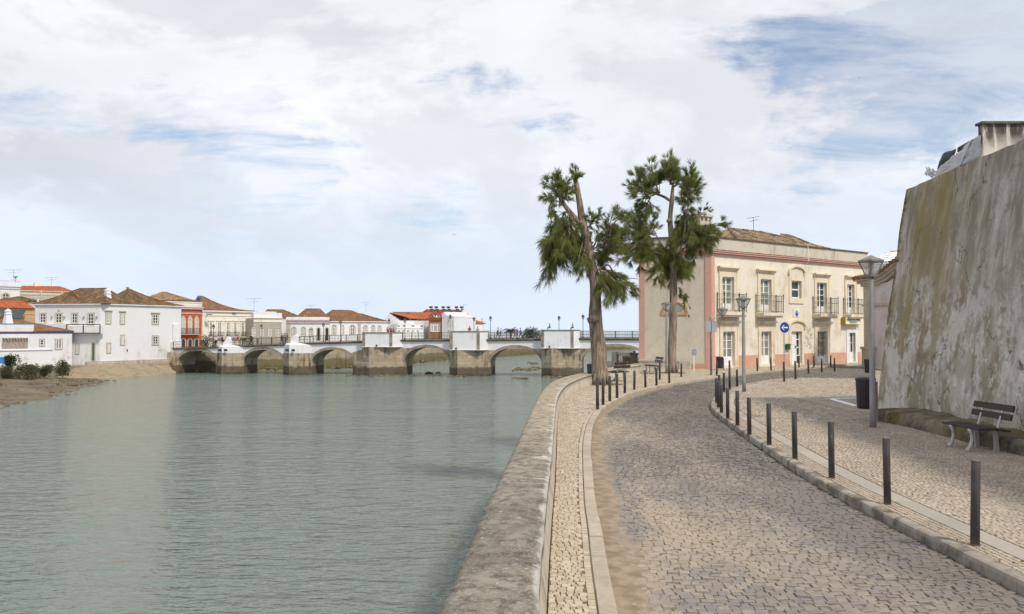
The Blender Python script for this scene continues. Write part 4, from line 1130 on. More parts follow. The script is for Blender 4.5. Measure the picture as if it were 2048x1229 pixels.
def hip_roof(parent, fr, s0, s1, of, ob, z0, h, inset_l, inset_r, mat, sag=0.0, tile=0.24, name='roof', ridge=None, over=0.25, piece=0.9, amp=None, front_run=None, sides=True):
    """tiled hip roof on the box s0..s1 x ob..of (o axis, of is the front); rows of real barrel tiles on front and side slopes"""
    s0 -= over; s1 += over; of += over; ob -= over
    D = (front_run or (of - ob) / 2); mb = MB(fr); rr = random.Random(int(abs(s0 * 13 + z0 * 7)))
    amp = amp or tile * 0.30
    def prof(t): return t - sag * 4 * t * (1 - t) * 0.5
    def plane(P, along, up, L, la, lb, run):
        """eave starts at P (s,o), runs along for L; slope direction up, full run"""
        n = max(3, int(L / tile)); w = L / n
        for k in range(n):
            s = (k + .5) * w
            tmax = 1.0
            if s < la: tmax = s / la
            elif s > L - lb: tmax = (L - s) / lb
            # bed strip
            cols = [(-.5, 0), (-.26, amp * .75), (0, amp), (.26, amp * .75), (.5, 0)]
            np_ = max(1, int(tmax * run / piece + .5))
            for q in range(np_):
                ta, tb = tmax * q / np_, tmax * (q + 1) / np_
                jz = rr.uniform(-.012, .02); js = rr.uniform(-.02, .02)
                vs = []
                for t, ex in ((ta, .0), (tb, .02)):
                    for cx, cz in cols:
                        ss_ = s + (cx + js) * w
                        vs.append((P[0] + along[0] * ss_ + up[0] * run * t, P[1] + along[1] * ss_ + up[1] * run * t, z0 + h * prof(t) + cz + (jz if cz else 0) + (0.02 if t == ta else 0)))
                mb.add(vs, [(i, i + 1, 6 + i, 5 + i) for i in range(4)])
    il, ir = inset_l, inset_r
    plane((s0, of), (1, 0), (0, -1), s1 - s0, max(il, 1e-3), max(ir, 1e-3), D)
    W_ = of - ob
    if sides:
        if ir > .3: plane((s1, of), (0, -1), (-1, 0), W_, D, W_ - D, ir)
        if il > .3: plane((s0, ob), (0, 1), (1, 0), W_, W_ - D, D, il)
    # under-sheets so that no light gets through
    zt = z0 + h; rl, rr_ = s0 + il, s1 - ir; om = of - D
    N = 6
    def sheet(a, b, c, d):
        for q in range(N):
            t0, t1 = q / N, (q + 1) / N
            def L(p, r, t): return (p[0] + (r[0] - p[0]) * t, p[1] + (r[1] - p[1]) * t, z0 - .02 + h * prof(t))
            mb.quad(L(a, d, t0), L(b, c, t0), L(b, c, t1), L(a, d, t1))
    sheet((s0, of), (s1, of), (rr_, om), (rl, om)); sheet((s0, ob), (s1, ob), (rr_, om), (rl, om))
    sheet((s1, of), (s1, ob), (rr_, om), (rr_, om)); sheet((s0, of), (s0, ob), (rl, om), (rl, om))
    # ridge and hip tiles
    def caps(a, b):
        a = Vector(a); b = Vector(b); n = max(1, int((b - a).length / .45))
        for q in range(n):
            mb.tube([a.lerp(b, q / n) + Vector((0, 0, rr.uniform(0, .02))), a.lerp(b, (q + 1.05) / n)], [tile * .42, tile * .36], 6)
    caps((rl, om, zt + amp * .6), (rr_, om, zt + amp * .6))
    def hip(e, r_):
        for q in range(N): 
            t0, t1 = q / N, (q + 1) / N
            caps((e[0] + (r_[0] - e[0]) * t0, e[1] + (r_[1] - e[1]) * t0, z0 + h * prof(t0) + amp * .6), (e[0] + (r_[0] - e[0]) * t1, e[1] + (r_[1] - e[1]) * t1, z0 + h * prof(t1) + amp * .6))
    if ir > .3: hip((s1, of), (rr_, om)); 
    if il > .3: hip((s0, of), (rl, om))
    return mb.build(name, MT[mat] if isinstance(mat, str) else mat, parent, False)
def arc_pts(a, b, z, rise, n=12):
    c = (a + b) / 2; w = (b - a) / 2
    return [(c - w * cos(pi * k / n), z + rise * sin(pi * k / n)) for k in range(n + 1)]

# ------------------------------------------------------------------ the beige house by the road
Z6 = lambda x, y: (1260 + x / 3.724, 430 + y / 3.724)
HF = corner                                   # facade frame
SE = Vector(at(1280, 660, 47.8)[:2])
HS = Frame((SE.x, SE.y), (HF.O.x, HF.O.y))    # side wall, s from its left end to the corner
house = thing('beige_house', 'two storey beige house with pink corner bands and balconies on the road bend', 'house', (HF.O.x, HF.O.y, 0))
def R6(x0, y0, x1, y1, o=0.0):
    a = Z6(x0, y0); b = Z6(x1, y1); return HF.rect(a[0], a[1], b[0], b[1], o)
ZT = HF.hit(1424, 473)[1]; ZC1 = HF.hit(1424, 510.5)[1]; ZC2 = HF.hit(1424, 501)[1]; FL = HF.hit(1736, 600)[0]; ZP = 0.86
up = [R6(685, 466, 772, 715), R6(970, 482, 1050, 720), R6(1390, 505, 1462, 725), R6(1615, 517, 1668, 728)]
mid = R6(1200, 492, 1273, 622)
lowr = [R6(690, 870, 776, 1117), R6(975, 868, 1050, 1108)]
ent = R6(1200, 866, 1277, 1098); gri = R6(1393, 870, 1467, 1090); shop = R6(1628, 886, 1676, 1085)
# level the storeys
uz0 = sum(h[2] for h in up) / 4; uz1 = sum(h[3] for h in up) / 4
up = [(h[0], h[1], uz0, uz1) for h in up]
lz1 = sum(h[3] for h in lowr + [ent, gri]) / 4
lowr = [(h[0], h[1], 0.30, lz1) for h in lowr]; ent = (ent[0], ent[1], 0.22, lz1); gri = (gri[0], gri[1], .26, lz1); shop = (shop[0], shop[1], .2, lz1 - .1)
holes = up + [mid] + lowr + [ent, gri, shop]
DW = 12.0
w = MB(HF)
wall_holes(w, 0, FL, 0.0, ZC1, holes, 0.0, 0.22)
w.quad((FL, 0, 0), (FL, -DW, 0), (FL, -DW, ZT), (FL, 0, ZT)); w.quad((7.5, -DW, 0), (FL, -DW, 0), (FL, -DW, ZT), (7.5, -DW, ZT))
w.quad((FL, 0.0, ZC1), (0, 0.0, ZC1), (0, 0, ZC2), (FL, 0, ZC2))
w.build('facade', MT['beige'], house)
# side wall with lunette
LS = HS.L
sw = MB(HS); sw.box(0.2, LS - .02, -0.35, 0.03, 0.0, ZC2); sw.build('side_wall', MT['side_render'], house)
sb = MB(HS); sb.box(0.0, LS - 0.05, -8.5, -0.35, 0, ZC2); sb.build('rear_block', MT['side_render'], house)
# pink corner bands and plinths
pk = MB(HF); pk.box(-0.02, 0.30, -0.02, 0.06, 0.0, ZC1 + .02)
pk.T = HS; pk.box(LS - .32, LS + .05, -.1, .07, 0, ZC1 + .02); pk.build('corner_band', MT['pink'], house)
pk = MB(HF); pk.box(FL - .26, FL + .04, -.02, .05, 0.0, ZC1 + .02); pk.build('corner_band', MT['pink'], house)
pk = MB(HS); pk.box(-.06, .29, -.4, .07, 0, ZC1 + .02); pk.build('corner_band', MT['pink'], house)
xs = [0.30] + [v for h in sorted(holes) if h[2] < 1 for v in (h[0] - .32, h[1] + .32)] + [FL - .26]
for a, b in zip(xs[::2], xs[1::2]):
    if b > a: pl = MB(HF); pl.box(a, b, -.02, .045, 0, ZP); pl.build('plinth', MT['salmon'], house)
pl = MB(HS); pl.box(LS - 1.25, LS - .32, -.1, .055, 0, .42); pl.build('side_plinth', MT['salmon'], house)
# cornice: two pink mouldings, a weedy gap, grey parapet, dark coping
co = MB(HF); dz = (ZC2 - ZC1)
co.box(-.05, FL + .05, -.05, .10, ZC1, ZC1 + dz * .36); co.box(-.12, FL + .1, -.05, .19, ZC1 + dz * .42, ZC1 + dz * .78); co.box(-.16, FL + .14, -.05, .24, ZC1 + dz * .80, ZC2)
co.T = HS; co.box(-.12, LS + .1, -.1, .10, ZC1, ZC1 + dz * .36); co.box(-.2, LS + .16, -.1, .19, ZC1 + dz * .42, ZC1 + dz * .78); co.box(-.24, LS + .2, -.1, .24, ZC1 + dz * .80, ZC2)
co.build('cornice', MT['pink'], house)
mo = MB(HF)
for i in range(260):
    s = rnd.uniform(0, FL); mo.box(s, s + rnd.uniform(.05, .5), -.02, .22, ZC2 - .004, ZC2 + rnd.uniform(.01, .05))
mo.build('cornice_weeds', MT['moss_edge'], house, kind='stuff')
pa = MB(HF); pa.box(0.0, FL, -.30, -.02, ZC2 - .01, ZT - .05); pa.T = HS; pa.box(0.0, LS + .05, -.30, -.02, ZC2 - .01, ZT - .05); pa.build('parapet', MT['parapet'], house)
cp = MB(HF); cp.box(-.06, FL + .06, -.36, .05, ZT - .05, ZT + .03); cp.T = HS; cp.box(-.08, LS + .1, -.36, .05, ZT - .05, ZT + .032); cp.build('parapet_coping', MT['moss_edge'], house)
fl_ = MB(HF); fl_.quad((0, -.2, ZC2 + .1), (FL, -.2, ZC2 + .1), (FL, -DW, ZC2 + .1), (7.5, -DW, ZC2 + .1), (0.3, -5.5, ZC2 + .1)); fl_.build('flat_roof', MT['parapet'], house)
# window surrounds, hoods, balconies
def surround(h, sill=True, w_=.30, top=.42, hood=True, pr=.05, hoodw=.38, base=None):
    a, b, c, d = h; m = MB(HF); c0 = c if base is None else base
    m.box(a - w_, a - .002, -.05, pr, c0, d + top); m.box(b + .002, b + w_, -.05, pr, c0, d + top); m.box(a - .002, b + .002, -.05, pr, d, d + top)
    m.box(a - w_ - .002, a - w_ + .07, pr, pr + .025, c0, d + top); m.box(b + w_ - .07, b + w_ + .002, pr, pr + .025, c0, d + top); m.box(a - w_ + .07, b + w_ - .07, pr, pr + .025, d + top - .07, d + top)
    if hood:
        m.box(a - hoodw, b + hoodw, -.05, .14, d + top + .001, d + top + .10); m.box(a - hoodw - .06, b + hoodw + .06, -.05, .24, d + top + .10, d + top + .20)
    return m.build('window_surround', MT['surround'], house)
for i, h in enumerate(up):
    surround(h, hoodw=.36 if i < 3 else .20)
    sash(HF, h, house, -.15, 2, 4, .07, .035, 'glass_curtain' if i < 2 else 'glass', .17, 'french_window')
    a, b, c, d = h; bw = .52
    B = MB(HF); B.box(a - bw, b + bw, 0.02, .62, c - .30, c - .12); B.box(a - bw + .06, b + bw - .06, 0.02, .54, c - .40, c - .30)
    bo = B.build('balcony', MT['surround'], house)
    r = MB(HF); H = 1.06; c0 = c - .12
    L = [(a - bw + .05, .05), (a - bw + .05, .57), (b + bw - .05, .57), (b + bw - .05, .05)]
    for p, q in zip(L[:-1], L[1:]):
        for zz in (.10, .72, H): r.bar((p[0], p[1], c0 + zz), (q[0], q[1], c0 + zz), .016, .018)
        n = max(3, int(hypot(q[0] - p[0], q[1] - p[1]) / .125))
        for k in range(n + 1):
            f = k / n; x, y = p[0] + (q[0] - p[0]) * f, p[1] + (q[1] - p[1]) * f
            r.bar((x, y, c0), (x, y, c0 + H), .011, .011)
    for p in L: r.lathe([(.02, 0), (.025, H), (.035, H + .05), (.012, H + .12)], (p[0], p[1], c0), 8)
    r.build('balcony_railing', MT['dark_iron'], bo)
for h in lowr + [gri]: surround(h, hoodw=.34, base=.14)
for h in lowr: sash(HF, h, house, -.15, 2, 3, .07, .035, 'glass_curtain', .22, 'french_window')
# mid window and front door with segmental hoods
def arch_surround(h, base, top, rise):
    a, b, c, d = h; w_ = .26; m = MB(HF)
    m.box(a - w_, a - .002, -.05, .05, base, d + top); m.box(b + .002, b + w_, -.05, .05, base, d + top); m.box(a - .002, b + .002, -.05, .05, d, d + top)
    P = arc_pts(a - w_, b + w_, d + top, rise, 14); m.prism(P, -.05, .05)
    Q = arc_pts(a - w_ - .12, b + w_ + .12, d + top, rise + .14, 14)
    for (p0, p1, q0, q1) in zip(P[:-1], P[1:], Q[:-1], Q[1:]): m.prism([p0, p1, q1, q0], -.05, .17)
    m.box(a - w_ - .12, a - w_ + .05, -.05, .15, d + top - .12, d + top); m.box(b + w_ - .05, b + w_ + .12, -.05, .15, d + top - .12, d + top)
    if base > 2: m.box(a - w_, b + w_, -.05, .06, base - .22, base); m.box(a - .002, b + .002, -.05, .05, base, c)
    return m.build('window_surround', MT['surround'], house)
arch_surround(mid, mid[2] - .12, .52, .36); sash(HF, mid, house, -.15, 1, 2, .08, .09, 'glass')
arch_surround(ent, .12, .30, .34)
d = MB(HF); a, b, c, e = ent; xm = a + (b - a) * .62
d.box(a, xm, -.20, -.14, c, e); d.box(b - .07, b, -.20, -.13, c, e); d.box(a, b, -.20, -.13, e - .07, e); d.box(xm, xm + .07, -.20, -.13, c, e)
for k in range(4): d.box(a + .14, xm - .12, -.14, -.125, c + .18 + k * .52, c + .56 + k * .52)
for k in range(1, 4): d.box(xm + .07, b - .07, -.19, -.14, c + (e - c) * k / 4 - .03, c + (e - c) * k / 4 + .03)
dd = d.build('front_door', MT['sash'], house)
g = MB(HF); g.quad((xm + .06, -.175, c), (b - .06, -.175, c), (b - .06, -.175, e), (xm + .06, -.175, e)); g.build('pane', MT['glass'], dd)
kn = MB(HF); kn.box(xm - .12, xm - .05, -.14, -.07, c + 1.0, c + 1.14); kn.build('door_handle', MT['dark_iron'], dd)
# grilled window
sash(HF, gri, house, -.15, 2, 3, .07, .035, 'glass_curtain', .16, 'french_window')
q = MB(HF); a, b, c, e = gri
for k in range(5):
    x0 = a + .08 + (b - a - .16) * k / 4
    pts = [(x0 + .09 * sin(t * 1.3 + k), -.10, c + .55 + (e - c - .6) * t / 12) for t in range(13)]
    q.tube(pts, .014, 5)
    q.tube([(p[0] * 2 - p[0] + (.16 * sin(t * .9 + k * 2)), p[1], p[2]) for t, p in enumerate(pts)], .011, 5)
for zz in (.55, 1.1, 1.7): q.bar((a, -.1, c + zz), (b, -.1, c + zz), .02, .03)
q.build('window_grille', plain('rusty_cream_iron', (0.34, 0.25, 0.15), .7, .3, 5), house)
# shop door with white frame and hanging sign
a, b, c, e = shop; m = MB(HF); m.box(a - .30, a, -.05, .05, .1, e + .22); m.box(b, b + .24, -.05, .05, .1, e + .22); m.box(a, b, -.05, .05, e, e + .22); m.build('shop_door_frame', MT['white_clean'], house)
m = MB(HF); m.box(a - .75, b + .60, -.04, .03, e + .22, e + 1.02); m.build('shop_lintel_band', MT['surround'], house)
sash(HF, shop, house, -.15, 2, 2, .06, .03, 'glass', .30, 'shop_door', 'sash')
s0, s1, zz0, zz1 = R6(1600, 764, 1713, 818, .3)
sg = MB(HF); sg.box(s0, s1, .06, .34, zz0, zz1); sgo = sg.build('shop_sign', MT['shop_yellow'], house)
fc = MB(HF); fc.box(s0 + .04, s1 - .04, .34, .352, zz0 + .04, zz1 - .04); fc.build('sign_face', MT['sign_white'], sgo)
def text(name, body, fr, s, o, z, size, mat, parent, width=None, align='CENTER', depth=.004):
    cu = bpy.data.curves.new(name, 'FONT'); cu.body = body; cu.size = size; cu.align_x = align; cu.align_y = 'CENTER'; cu.extrude = depth; cu.resolution_u = 3; cu.offset = size * .02
    ob = bpy.data.objects.new(name, cu); C.objects.link(ob); bpy.context.view_layer.update()
    me = bpy.data.meshes.new_from_object(ob); C.objects.unlink(ob); bpy.data.objects.remove(ob)
    xs = [v.co.x for v in me.vertices]; k = 1.0
    if width and xs: k = width / (max(xs) - min(xs))
    org = ORG.get(parent.name, Vector((0, 0, 0)))
    for v in me.vertices:
        p = fr((s + v.co.x * k, o + v.co.z, z + v.co.y)); v.co = Vector(p) - org
    me.materials.append(mat); o2 = bpy.data.objects.new(name, me); C.objects.link(o2); o2.parent = parent; ORG[o2.name] = org
    return o2
text('lettering', 'JOSÉ PEDRO DOS SANTOS', HF, (s0 + s1) / 2, .356, zz0 + (zz1 - zz0) * .67, (zz1 - zz0) * .36, MT['shop_text'], sgo, (s1 - s0) * .90)
text('lettering', 'SEGUROS', HF, (s0 + s1) / 2, .356, zz0 + (zz1 - zz0) * .28, (zz1 - zz0) * .32, MT['shop_text'], sgo, (s1 - s0) * .46)
# tile panel with blue figure, letterbox, patches of relief, hanging cable
s0, s1, z0, z1 = R6(1212, 690, 1265, 766); m = MB(HF)
m.prism([(s0, z0 + .08), (s0 + .1, z0), (s1 - .1, z0), (s1, z0 + .08), (s1, z1 - .08), (s1 - .1, z1), (s0 + .1, z1), (s0, z1 - .08)], -.02, .03); tp = m.build('tile_panel', MT['surround'], house)
m = MB(HF); m.box(s0 + .05, s1 - .05, .03, .036, z0 + .06, z1 - .06); m.build('tiles', MT['sign_white'], tp)
m = MB(HF); c = (s0 + s1) / 2
m.T = HF
for (cx, cz, rx, rz) in ((0, .62, .055, .07), (0, .44, .10, .14), (0, .24, .13, .13), (-.17, .35, .035, .1), (.17, .35, .035, .1), (-.16, .62, .04, .03), (.16, .62, .04, .03)):
    m.prism([(c + cx + rx * cos(t * pi / 5), z0 + (z1 - z0) * (cz + .02) + rz * sin(t * pi / 5)) for t in range(10)], .036, .041)
m.build('blue_tile_figure', plain('cobalt_glaze', (0.10, 0.17, 0.36), .3, .2, 9), tp)
s0, s1, z0, z1 = R6(1170, 962, 1195, 1004, .15); m = MB(HF); m.box(s0, s1, .0, .16, z0, z1 - .06); m.prism([(s0 - .02, z1 - .06), (s1 + .02, z1 - .06), (s1 + .02, z1 - .02), ((s0 + s1) / 2, z1 + .02), (s0 - .02, z1 - .02)], 0, .19); m.box(s0 + .05, s1 - .05, .16, .165, z1 - .16, z1 - .13); m.build('letterbox', MT['mailbox'], house)
m = MB(HF)
for k in range(26):
    s = R6(1300, 930, 1342, 1032)[0] + rnd.random() * .75; z = rnd.uniform(1.15, 2.55); m.box(s, s + rnd.uniform(.05, .25), -.01, .012 + k * .0006, z, z + rnd.uniform(.04, .22))
m.build('plaster_patches', MT['parapet'], house, kind='stuff')
def P6(x, y, o): 
    s, z = HF.hit(*Z6(x, y), o); return (s, o, z)
m = MB(HF); m.tube([P6(1325, 220, .05), P6(1326, 262, .06), P6(1336, 300, .26), P6(1330, 345, .26), P6(1312, 368, .08), P6(1306, 420, .02), P6(1303, 495, .02)], .02, 5); m.build('cable', MT['sign_white'], house)
# lunette on the side wall
a, zb = HS.hit(*Z6(228, 742), .05); b, _ = HS.hit(*Z6(430, 742), .05); rise = (b - a) / 2 * .98
m = MB(HS); P = arc_pts(a, b, zb, rise, 20); Q = arc_pts(a + .11, b - .11, zb + .06, rise - .13, 20)
for p0, p1, q0, q1 in zip(P[:-1], P[1:], Q[:-1], Q[1:]): m.prism([p0, p1, q1, q0], .02, .075)
m.box(a, b, .02, .08, zb - .05, zb + .06); lu = m.build('lunette_window', plain('orange_stone_frame', (0.52, 0.29, 0.16), .9, .2, 3), house)
m = MB(HS); m.prism(Q, .02, .034); m.build('pane', plain('pale_painted_glass', (0.40, 0.41, 0.36), .25, .35, 2.5), lu)
m = MB(HS); c = (a + b) / 2
for k in range(1, 6):
    t = pi * k / 6; m.bar((c, .045, zb + .06), (c - (b - a - .22) / 2 * cos(t), .045, zb + .06 + (rise - .13) * sin(t)), .025, .03)
m.build('glazing_bars', MT['trim_grey'], lu)
# roofs above the parapet, chimney, aerial
def roofz(px, py, o): return HF.hit(px, py, o)
zr = ZT - .25
r1 = HF.hit(1459, 461, -4.2); r2 = HF.hit(1528, 459, -4.2)
hip_roof(house, HF, r1[0] - 3.6, r2[0] + 5.0, -.45, -8.0, zr, (r1[1] + r2[1]) / 2 - zr - .12, 3.6, 5.0, 'tile_near', 0, .26, over=0)
k1 = HF.hit(1560, 471, -8.8); k2 = HF.hit(1577, 471, -8.8)
hip_roof(house, HF, k1[0] - 3.0, k2[0] + 5.0, -5, -12.4, zr, k1[1] - zr, 3.0, 5.0, 'tile_near', 0, .26, over=0)
cs = HF.hit(1398, 455, -3.0)[0]; ce = HF.hit(1421, 455, -3.0)[0]; ct = HF.hit(1410, 428, -3.0)[1]
m = MB(HF); m.box(cs, ce, -3.6, -2.9, ZT - .5, ct - .5)
for k in range(4):
    x = cs + (ce - cs) * k / 3; m.box(x - .07, x + .07, -3.6, -3.45, ct - .5, ct - .2); m.box(x - .07, x + .07, -3.05, -2.9, ct - .5, ct - .2)
m.box(cs - .08, ce + .08, -3.7, -2.8, ct - .2, ct - .08); m.prism([(cs, ct - .08), (ce, ct - .08), ((cs + ce) / 2, ct + .12)], -3.6, -2.9)
m.build('chimney', MT['parapet'], house)
def aerial(fr, s, o, z, h, parent=None, w=1.0, rot=0.4, dish=False):
    m = MB(fr); m.tube([(s, o, z), (s, o, z + h)], .018 * max(1, w * .6), 5)
    d = (cos(rot), sin(rot))
    for zz, l in ((h * .96, .7 * w), (h * .72, .45 * w)):
        m.tube([(s - d[0] * l, o - d[1] * l, z + zz - .06), (s + d[0] * l, o + d[1] * l, z + zz + .10)], .014 * max(1, w * .6), 4)
        for k in range(7):
            f = (k / 6 - .5) * 2; c = (s + d[0] * l * f, o + d[1] * l * f, z + zz + .02 + .08 * f)
            m.tube([(c[0] + d[1] * .22 * w, c[1] - d[0] * .22 * w, c[2]), (c[0] - d[1] * .22 * w, c[1] + d[0] * .22 * w, c[2])], .009 * max(1, w * .5), 4)
    return m.build('aerial', MT['dark_iron'], parent)
s, z = HF.hit(1507, 459, -4.2); aerial(HF, s, -4.2, z - .1, .95, house, .62, .3)
# ------------------------------------------------------------------ the town on the far bank
def zoomer(ox, oy, k): return lambda x, y: (ox + x / k, oy + y / k)
Z1 = zoomer(0, 520, 4.097); Z2 = zoomer(340, 560, 5.389); Z3 = zoomer(680, 580, 6.144); ZF = zoomer(340, 580, 10.24); ZL = zoomer(0, 520, 7.68); ZM = zoomer(180, 540, 6.145)
def RZ(fr, Z, x0, y0, x1, y1, o=0.0):
    a = Z(x0, y0); b = Z(x1, y1); return fr.rect(a[0], a[1], b[0], b[1], o)
def outline(a, b, c, d, kind, g=0.0):
    a, b, c, d = a + g, b - g, c + g, d - g
    if kind == 'rect': return [(a, c), (b, c), (b, d), (a, d)]
    w = (b - a) / 2; m = (a + b) / 2; n = 8
    if kind == 'arch': zs = d - w; top = [(m + w * cos(pi * k / n), zs + w * sin(pi * k / n)) for k in range(n + 1)]
    else:
        zs = d - 2 * w * .95; top = []
        for k in range(n + 1):
            t = k / n * 2; u = 1 - abs(1 - t)
            top.append((b - (b - a) * k / n, zs + (d - zs) * sin(u * pi / 2) ** .8))
    return [(a, c), (b, c)] + top
def fwin(fr, r, parent, kind='rect', trim='trim', sashm='sash', gl='glass', tw=.16, cols=2, rows=3, o=0.0, hood=False, name='window', solid=None, bars=.045):
    a, b, c, d = r
    m = MB(fr); P = outline(a, b, c, d, kind); Q = outline(a, b, c, d, kind, -tw) if kind == 'rect' else None
    if trim:
        m.k = 0
        if kind == 'rect':
            m.box(a - tw, a, o - .05, o + .08, c - tw, d + tw); m.box(b, b + tw, o - .05, o + .08, c - tw, d + tw); m.box(a, b, o - .05, o + .08, d, d + tw); m.box(a, b, o - .05, o + .08, c - tw, c)
            if hood: m.box(a - tw - .15, b + tw + .15, o - .05, o + .2, d + tw, d + tw + .16)
        else:
            n = len(P)
            for i in range(1, n):
                p0, p1 = P[i], P[(i + 1) % n]
                cx = (a + b) / 2; cz = d - (b - a) / 2
                def out(p):
                    if p[1] <= cz: return (p[0] + (tw if p[0] > cx else -tw), p[1])
                    v = Vector((p[0] - cx, p[1] - cz)); v = v.normalized() * tw if v.length else Vector((0, tw)); return (p[0] + v.x, p[1] + v.y)
                m.prism([p0, p1, out(p1), out(p0)], o - .05, o + .08)
    m.k = 1
    if solid:
        w = m.build(name, [MT[trim or 'trim'], MT[sashm]], parent)
        g = MB(fr); g.prism(P, o - .02, o + .02); g.build('leaf', MT[solid], w); return w
    f = .09
    zt = d - (0 if kind == 'rect' else (b - a) / 2)
    m.box(a, a + f, o - .02, o + .05, c, zt); m.box(b - f, b, o - .02, o + .05, c, zt); m.box(a + f, b - f, o - .02, o + .05, c, c + f); m.box(a + f, b - f, o - .02, o + .05, zt - f, zt)
    for k in range(1, cols): x = a + (b - a) * k / cols; m.box(x - bars, x + bars, o - .02, o + .05, c + f, d - f * .5)
    for k in range(1, rows): z = c + (zt - c) * k / rows; m.box(a + f, b - f, o - .02, o + .045, z - bars * .7, z + bars * .7)
    w = m.build(name, [MT[trim or 'trim'], MT[sashm]], parent)
    g = MB(fr); g.prism(P, o - .02, o + .018); g.build('pane', MT[gl], w)
    return w
def block(fr, s0, s1, dep, z0, z1, mat, parent, name='wall'):
    m = MB(fr); m.box(s0, s1, -dep, 0, z0, z1); return m.build(name, MT[mat], parent)
def eave(fr, s0, s1, z, parent, mat='white_clean', h=.28, out=.28, dep=None):
    m = MB(fr); m.box(s0 - .05, s1 + .05, -.05, out * .5, z - h, z - h * .45); m.box(s0 - .15, s1 + .15, -.05, out, z - h * .45, z + .02); return m.build('eaves', MT[mat], parent)
def shed_roof(parent, fr, pts, mat, tile=.26, name='roof', piece=.9):
    """tiled slope: pts = eave left, eave right, top right, top left as (s,o,z)"""
    e0, e1, t1, t0 = [Vector(p) for p in pts]; m = MB(fr); n = max(2, int((e1 - e0).length / tile)); amp = tile * .3; rr = random.Random(n)
    m.quad(*[tuple(p - Vector((0, 0, .03))) for p in (e0, e1, t1, t0)])
    run = max((t0 - e0).length, (t1 - e1).length); q = max(1, int(run / piece))
    for k in range(n):
        for j in range(q):
            vs = []; jj = rr.uniform(-.01, .02)
            for t in (j / q, (j + 1) / q):
                for cx, cz in ((0, 0), (.25, amp * .8), (.5, amp), (.75, amp * .8), (1, 0)):
                    f = (k + cx) / n; p = e0.lerp(e1, f).lerp(t0.lerp(t1, f), t); vs.append((p.x, p.y, p.z + cz + (jj if cz else 0) + (.02 if t == j / q else 0)))
            m.add(vs, [(i, i + 1, 6 + i, 5 + i) for i in range(4)])
    return m.build(name, MT[mat], parent, False)
def chimney_pot(fr, s, o, z0, z1, w, parent, mat='white_clean'):
    m = MB(fr); h = z1 - z0
    m.column([(s - w, o - w), (s + w, o - w), (s + w, o + w), (s - w, o + w)], z0, z0 + h * .62, [(s - w * .62, o - w * .62), (s + w * .62, o - w * .62), (s + w * .62, o + w * .62), (s - w * .62, o + w * .62)])
    m.box(s - w * .75, s + w * .75, o - w * .75, o + w * .75, z0 + h * .62, z0 + h * .68)
    m.box(s - w * .6, s + w * .6, o - w * .6, o + w * .6, z0 + h * .68, z0 + h * .84)
    m.column([(s - w * .7, o - w * .7), (s + w * .7, o - w * .7), (s + w * .7, o + w * .7), (s - w * .7, o + w * .7)], z0 + h * .84, z1, [(s - .03, o - .03), (s + .03, o - .03), (s + .03, o + .03), (s - .03, o + .03)])
    return m.build('chimney', MT[mat], parent)
def balustrade(fr, s0, s1, o, z0, z1, parent, mat='white_clean', step=.3):
    m = MB(fr); h = z1 - z0; n = max(2, int((s1 - s0) / step))
    m.box(s0, s1, o - .12, o + .12, z0, z0 + h * .14); m.box(s0, s1, o - .13, o + .13, z1 - h * .14, z1)
    for k in range(n + 1):
        s = s0 + (s1 - s0) * k / n
        if k % 12 == 0: m.box(s - .14, s + .14, o - .14, o + .14, z0, z1 + .05)
        else: m.lathe([(.05, h * .14), (.085, h * .32), (.045, h * .6), (.06, h * .86)], (s, o, z0), 6)
    return m.build('balustrade', MT[mat], parent)
GZ = -3.1; TZ = -1.56

# --- big white house at the bridge head (two wings meeting at an angle)
FA = pfr(70, 126, 200, 124); FB = pfr(200, 124, 362, 136)
h = thing('white_house', 'large white two storey house with two brown hipped roofs at the bridge end', 'house', (FB.O.x, FB.O.y, GZ))
zA = FA.hit(135, 608.5)[1]; zB = zA
m = MB(FA); m.box(0, FA.L, -9, 0, GZ, zA); m.build('left_wing_wall', MT['white'], h)
m = MB(FB); m.box(0, FB.L, -9, 0, GZ - .4, zB); m.build('right_wing_wall', MT['white'], h)
eave(FA, 0, FA.L, zA, h); eave(FB, 0, FB.L, zB, h)
hip_roof(h, FA, 0, FA.L + .6, 0, -9, zA, FA.hit(155, 578.5, -4.5)[1] - zA, 4.4, 3.0, 'tile_brown', .1, .27)
hip_roof(h, FB, FB.hit(238, 610)[0], FB.L, 0, -9, zB, FB.hit(272, 577.5, -4.5)[1] - zB, 4.6, 7.4, 'tile_brown', .25, .27)
hip_roof(h, FB, -.6, FB.hit(262, 610)[0], -4.0, -10.2, zB, FB.hit(240, 586, -7.0)[1] - zB, .5, .5, 'tile_brown', .0, .27, sides=False)
s, _ = FB.hit(215, 600, -1.8); chimney_pot(FB, s, -1.8, zB + .1, FB.hit(213, 576.5, -1.8)[1], .55, h)
for r in ((330, 440, 376, 515), (459, 440, 507, 518), (592, 440, 635, 518)): fwin(FA, RZ(FA, Z1, *r), h, trim='trim', tw=.16, rows=3)
fwin(FA, RZ(FA, Z1, 723, 440, 769, 526), h, trim='trim', rows=3, gl='glass')
m = MB(FA)
for x in (428, 531, 690, 796):
    q = RZ(FA, Z1, x - 5, 460, x + 5, 476); m = MB(FA); m.box(q[0], q[1], 0, .2, q[2], q[3]); m.prism([(q[0], q[2]), (q[1], q[2]), ((q[0] + q[1]) / 2, q[2] - .15)], .0, .18); m.build('wall_lamp', MT['trim_grey'], h)
q = RZ(FA, Z1, 472, 408, 494, 424); m = MB(FA); m.box(q[0], q[1], 0, .03, q[2], q[3]); m.build('vent', MT['trim_grey'], h)
fwin(FA, RZ(FA, Z1, 628, 690, 647, 768), h, trim='trim_grey', tw=.13, rows=3)
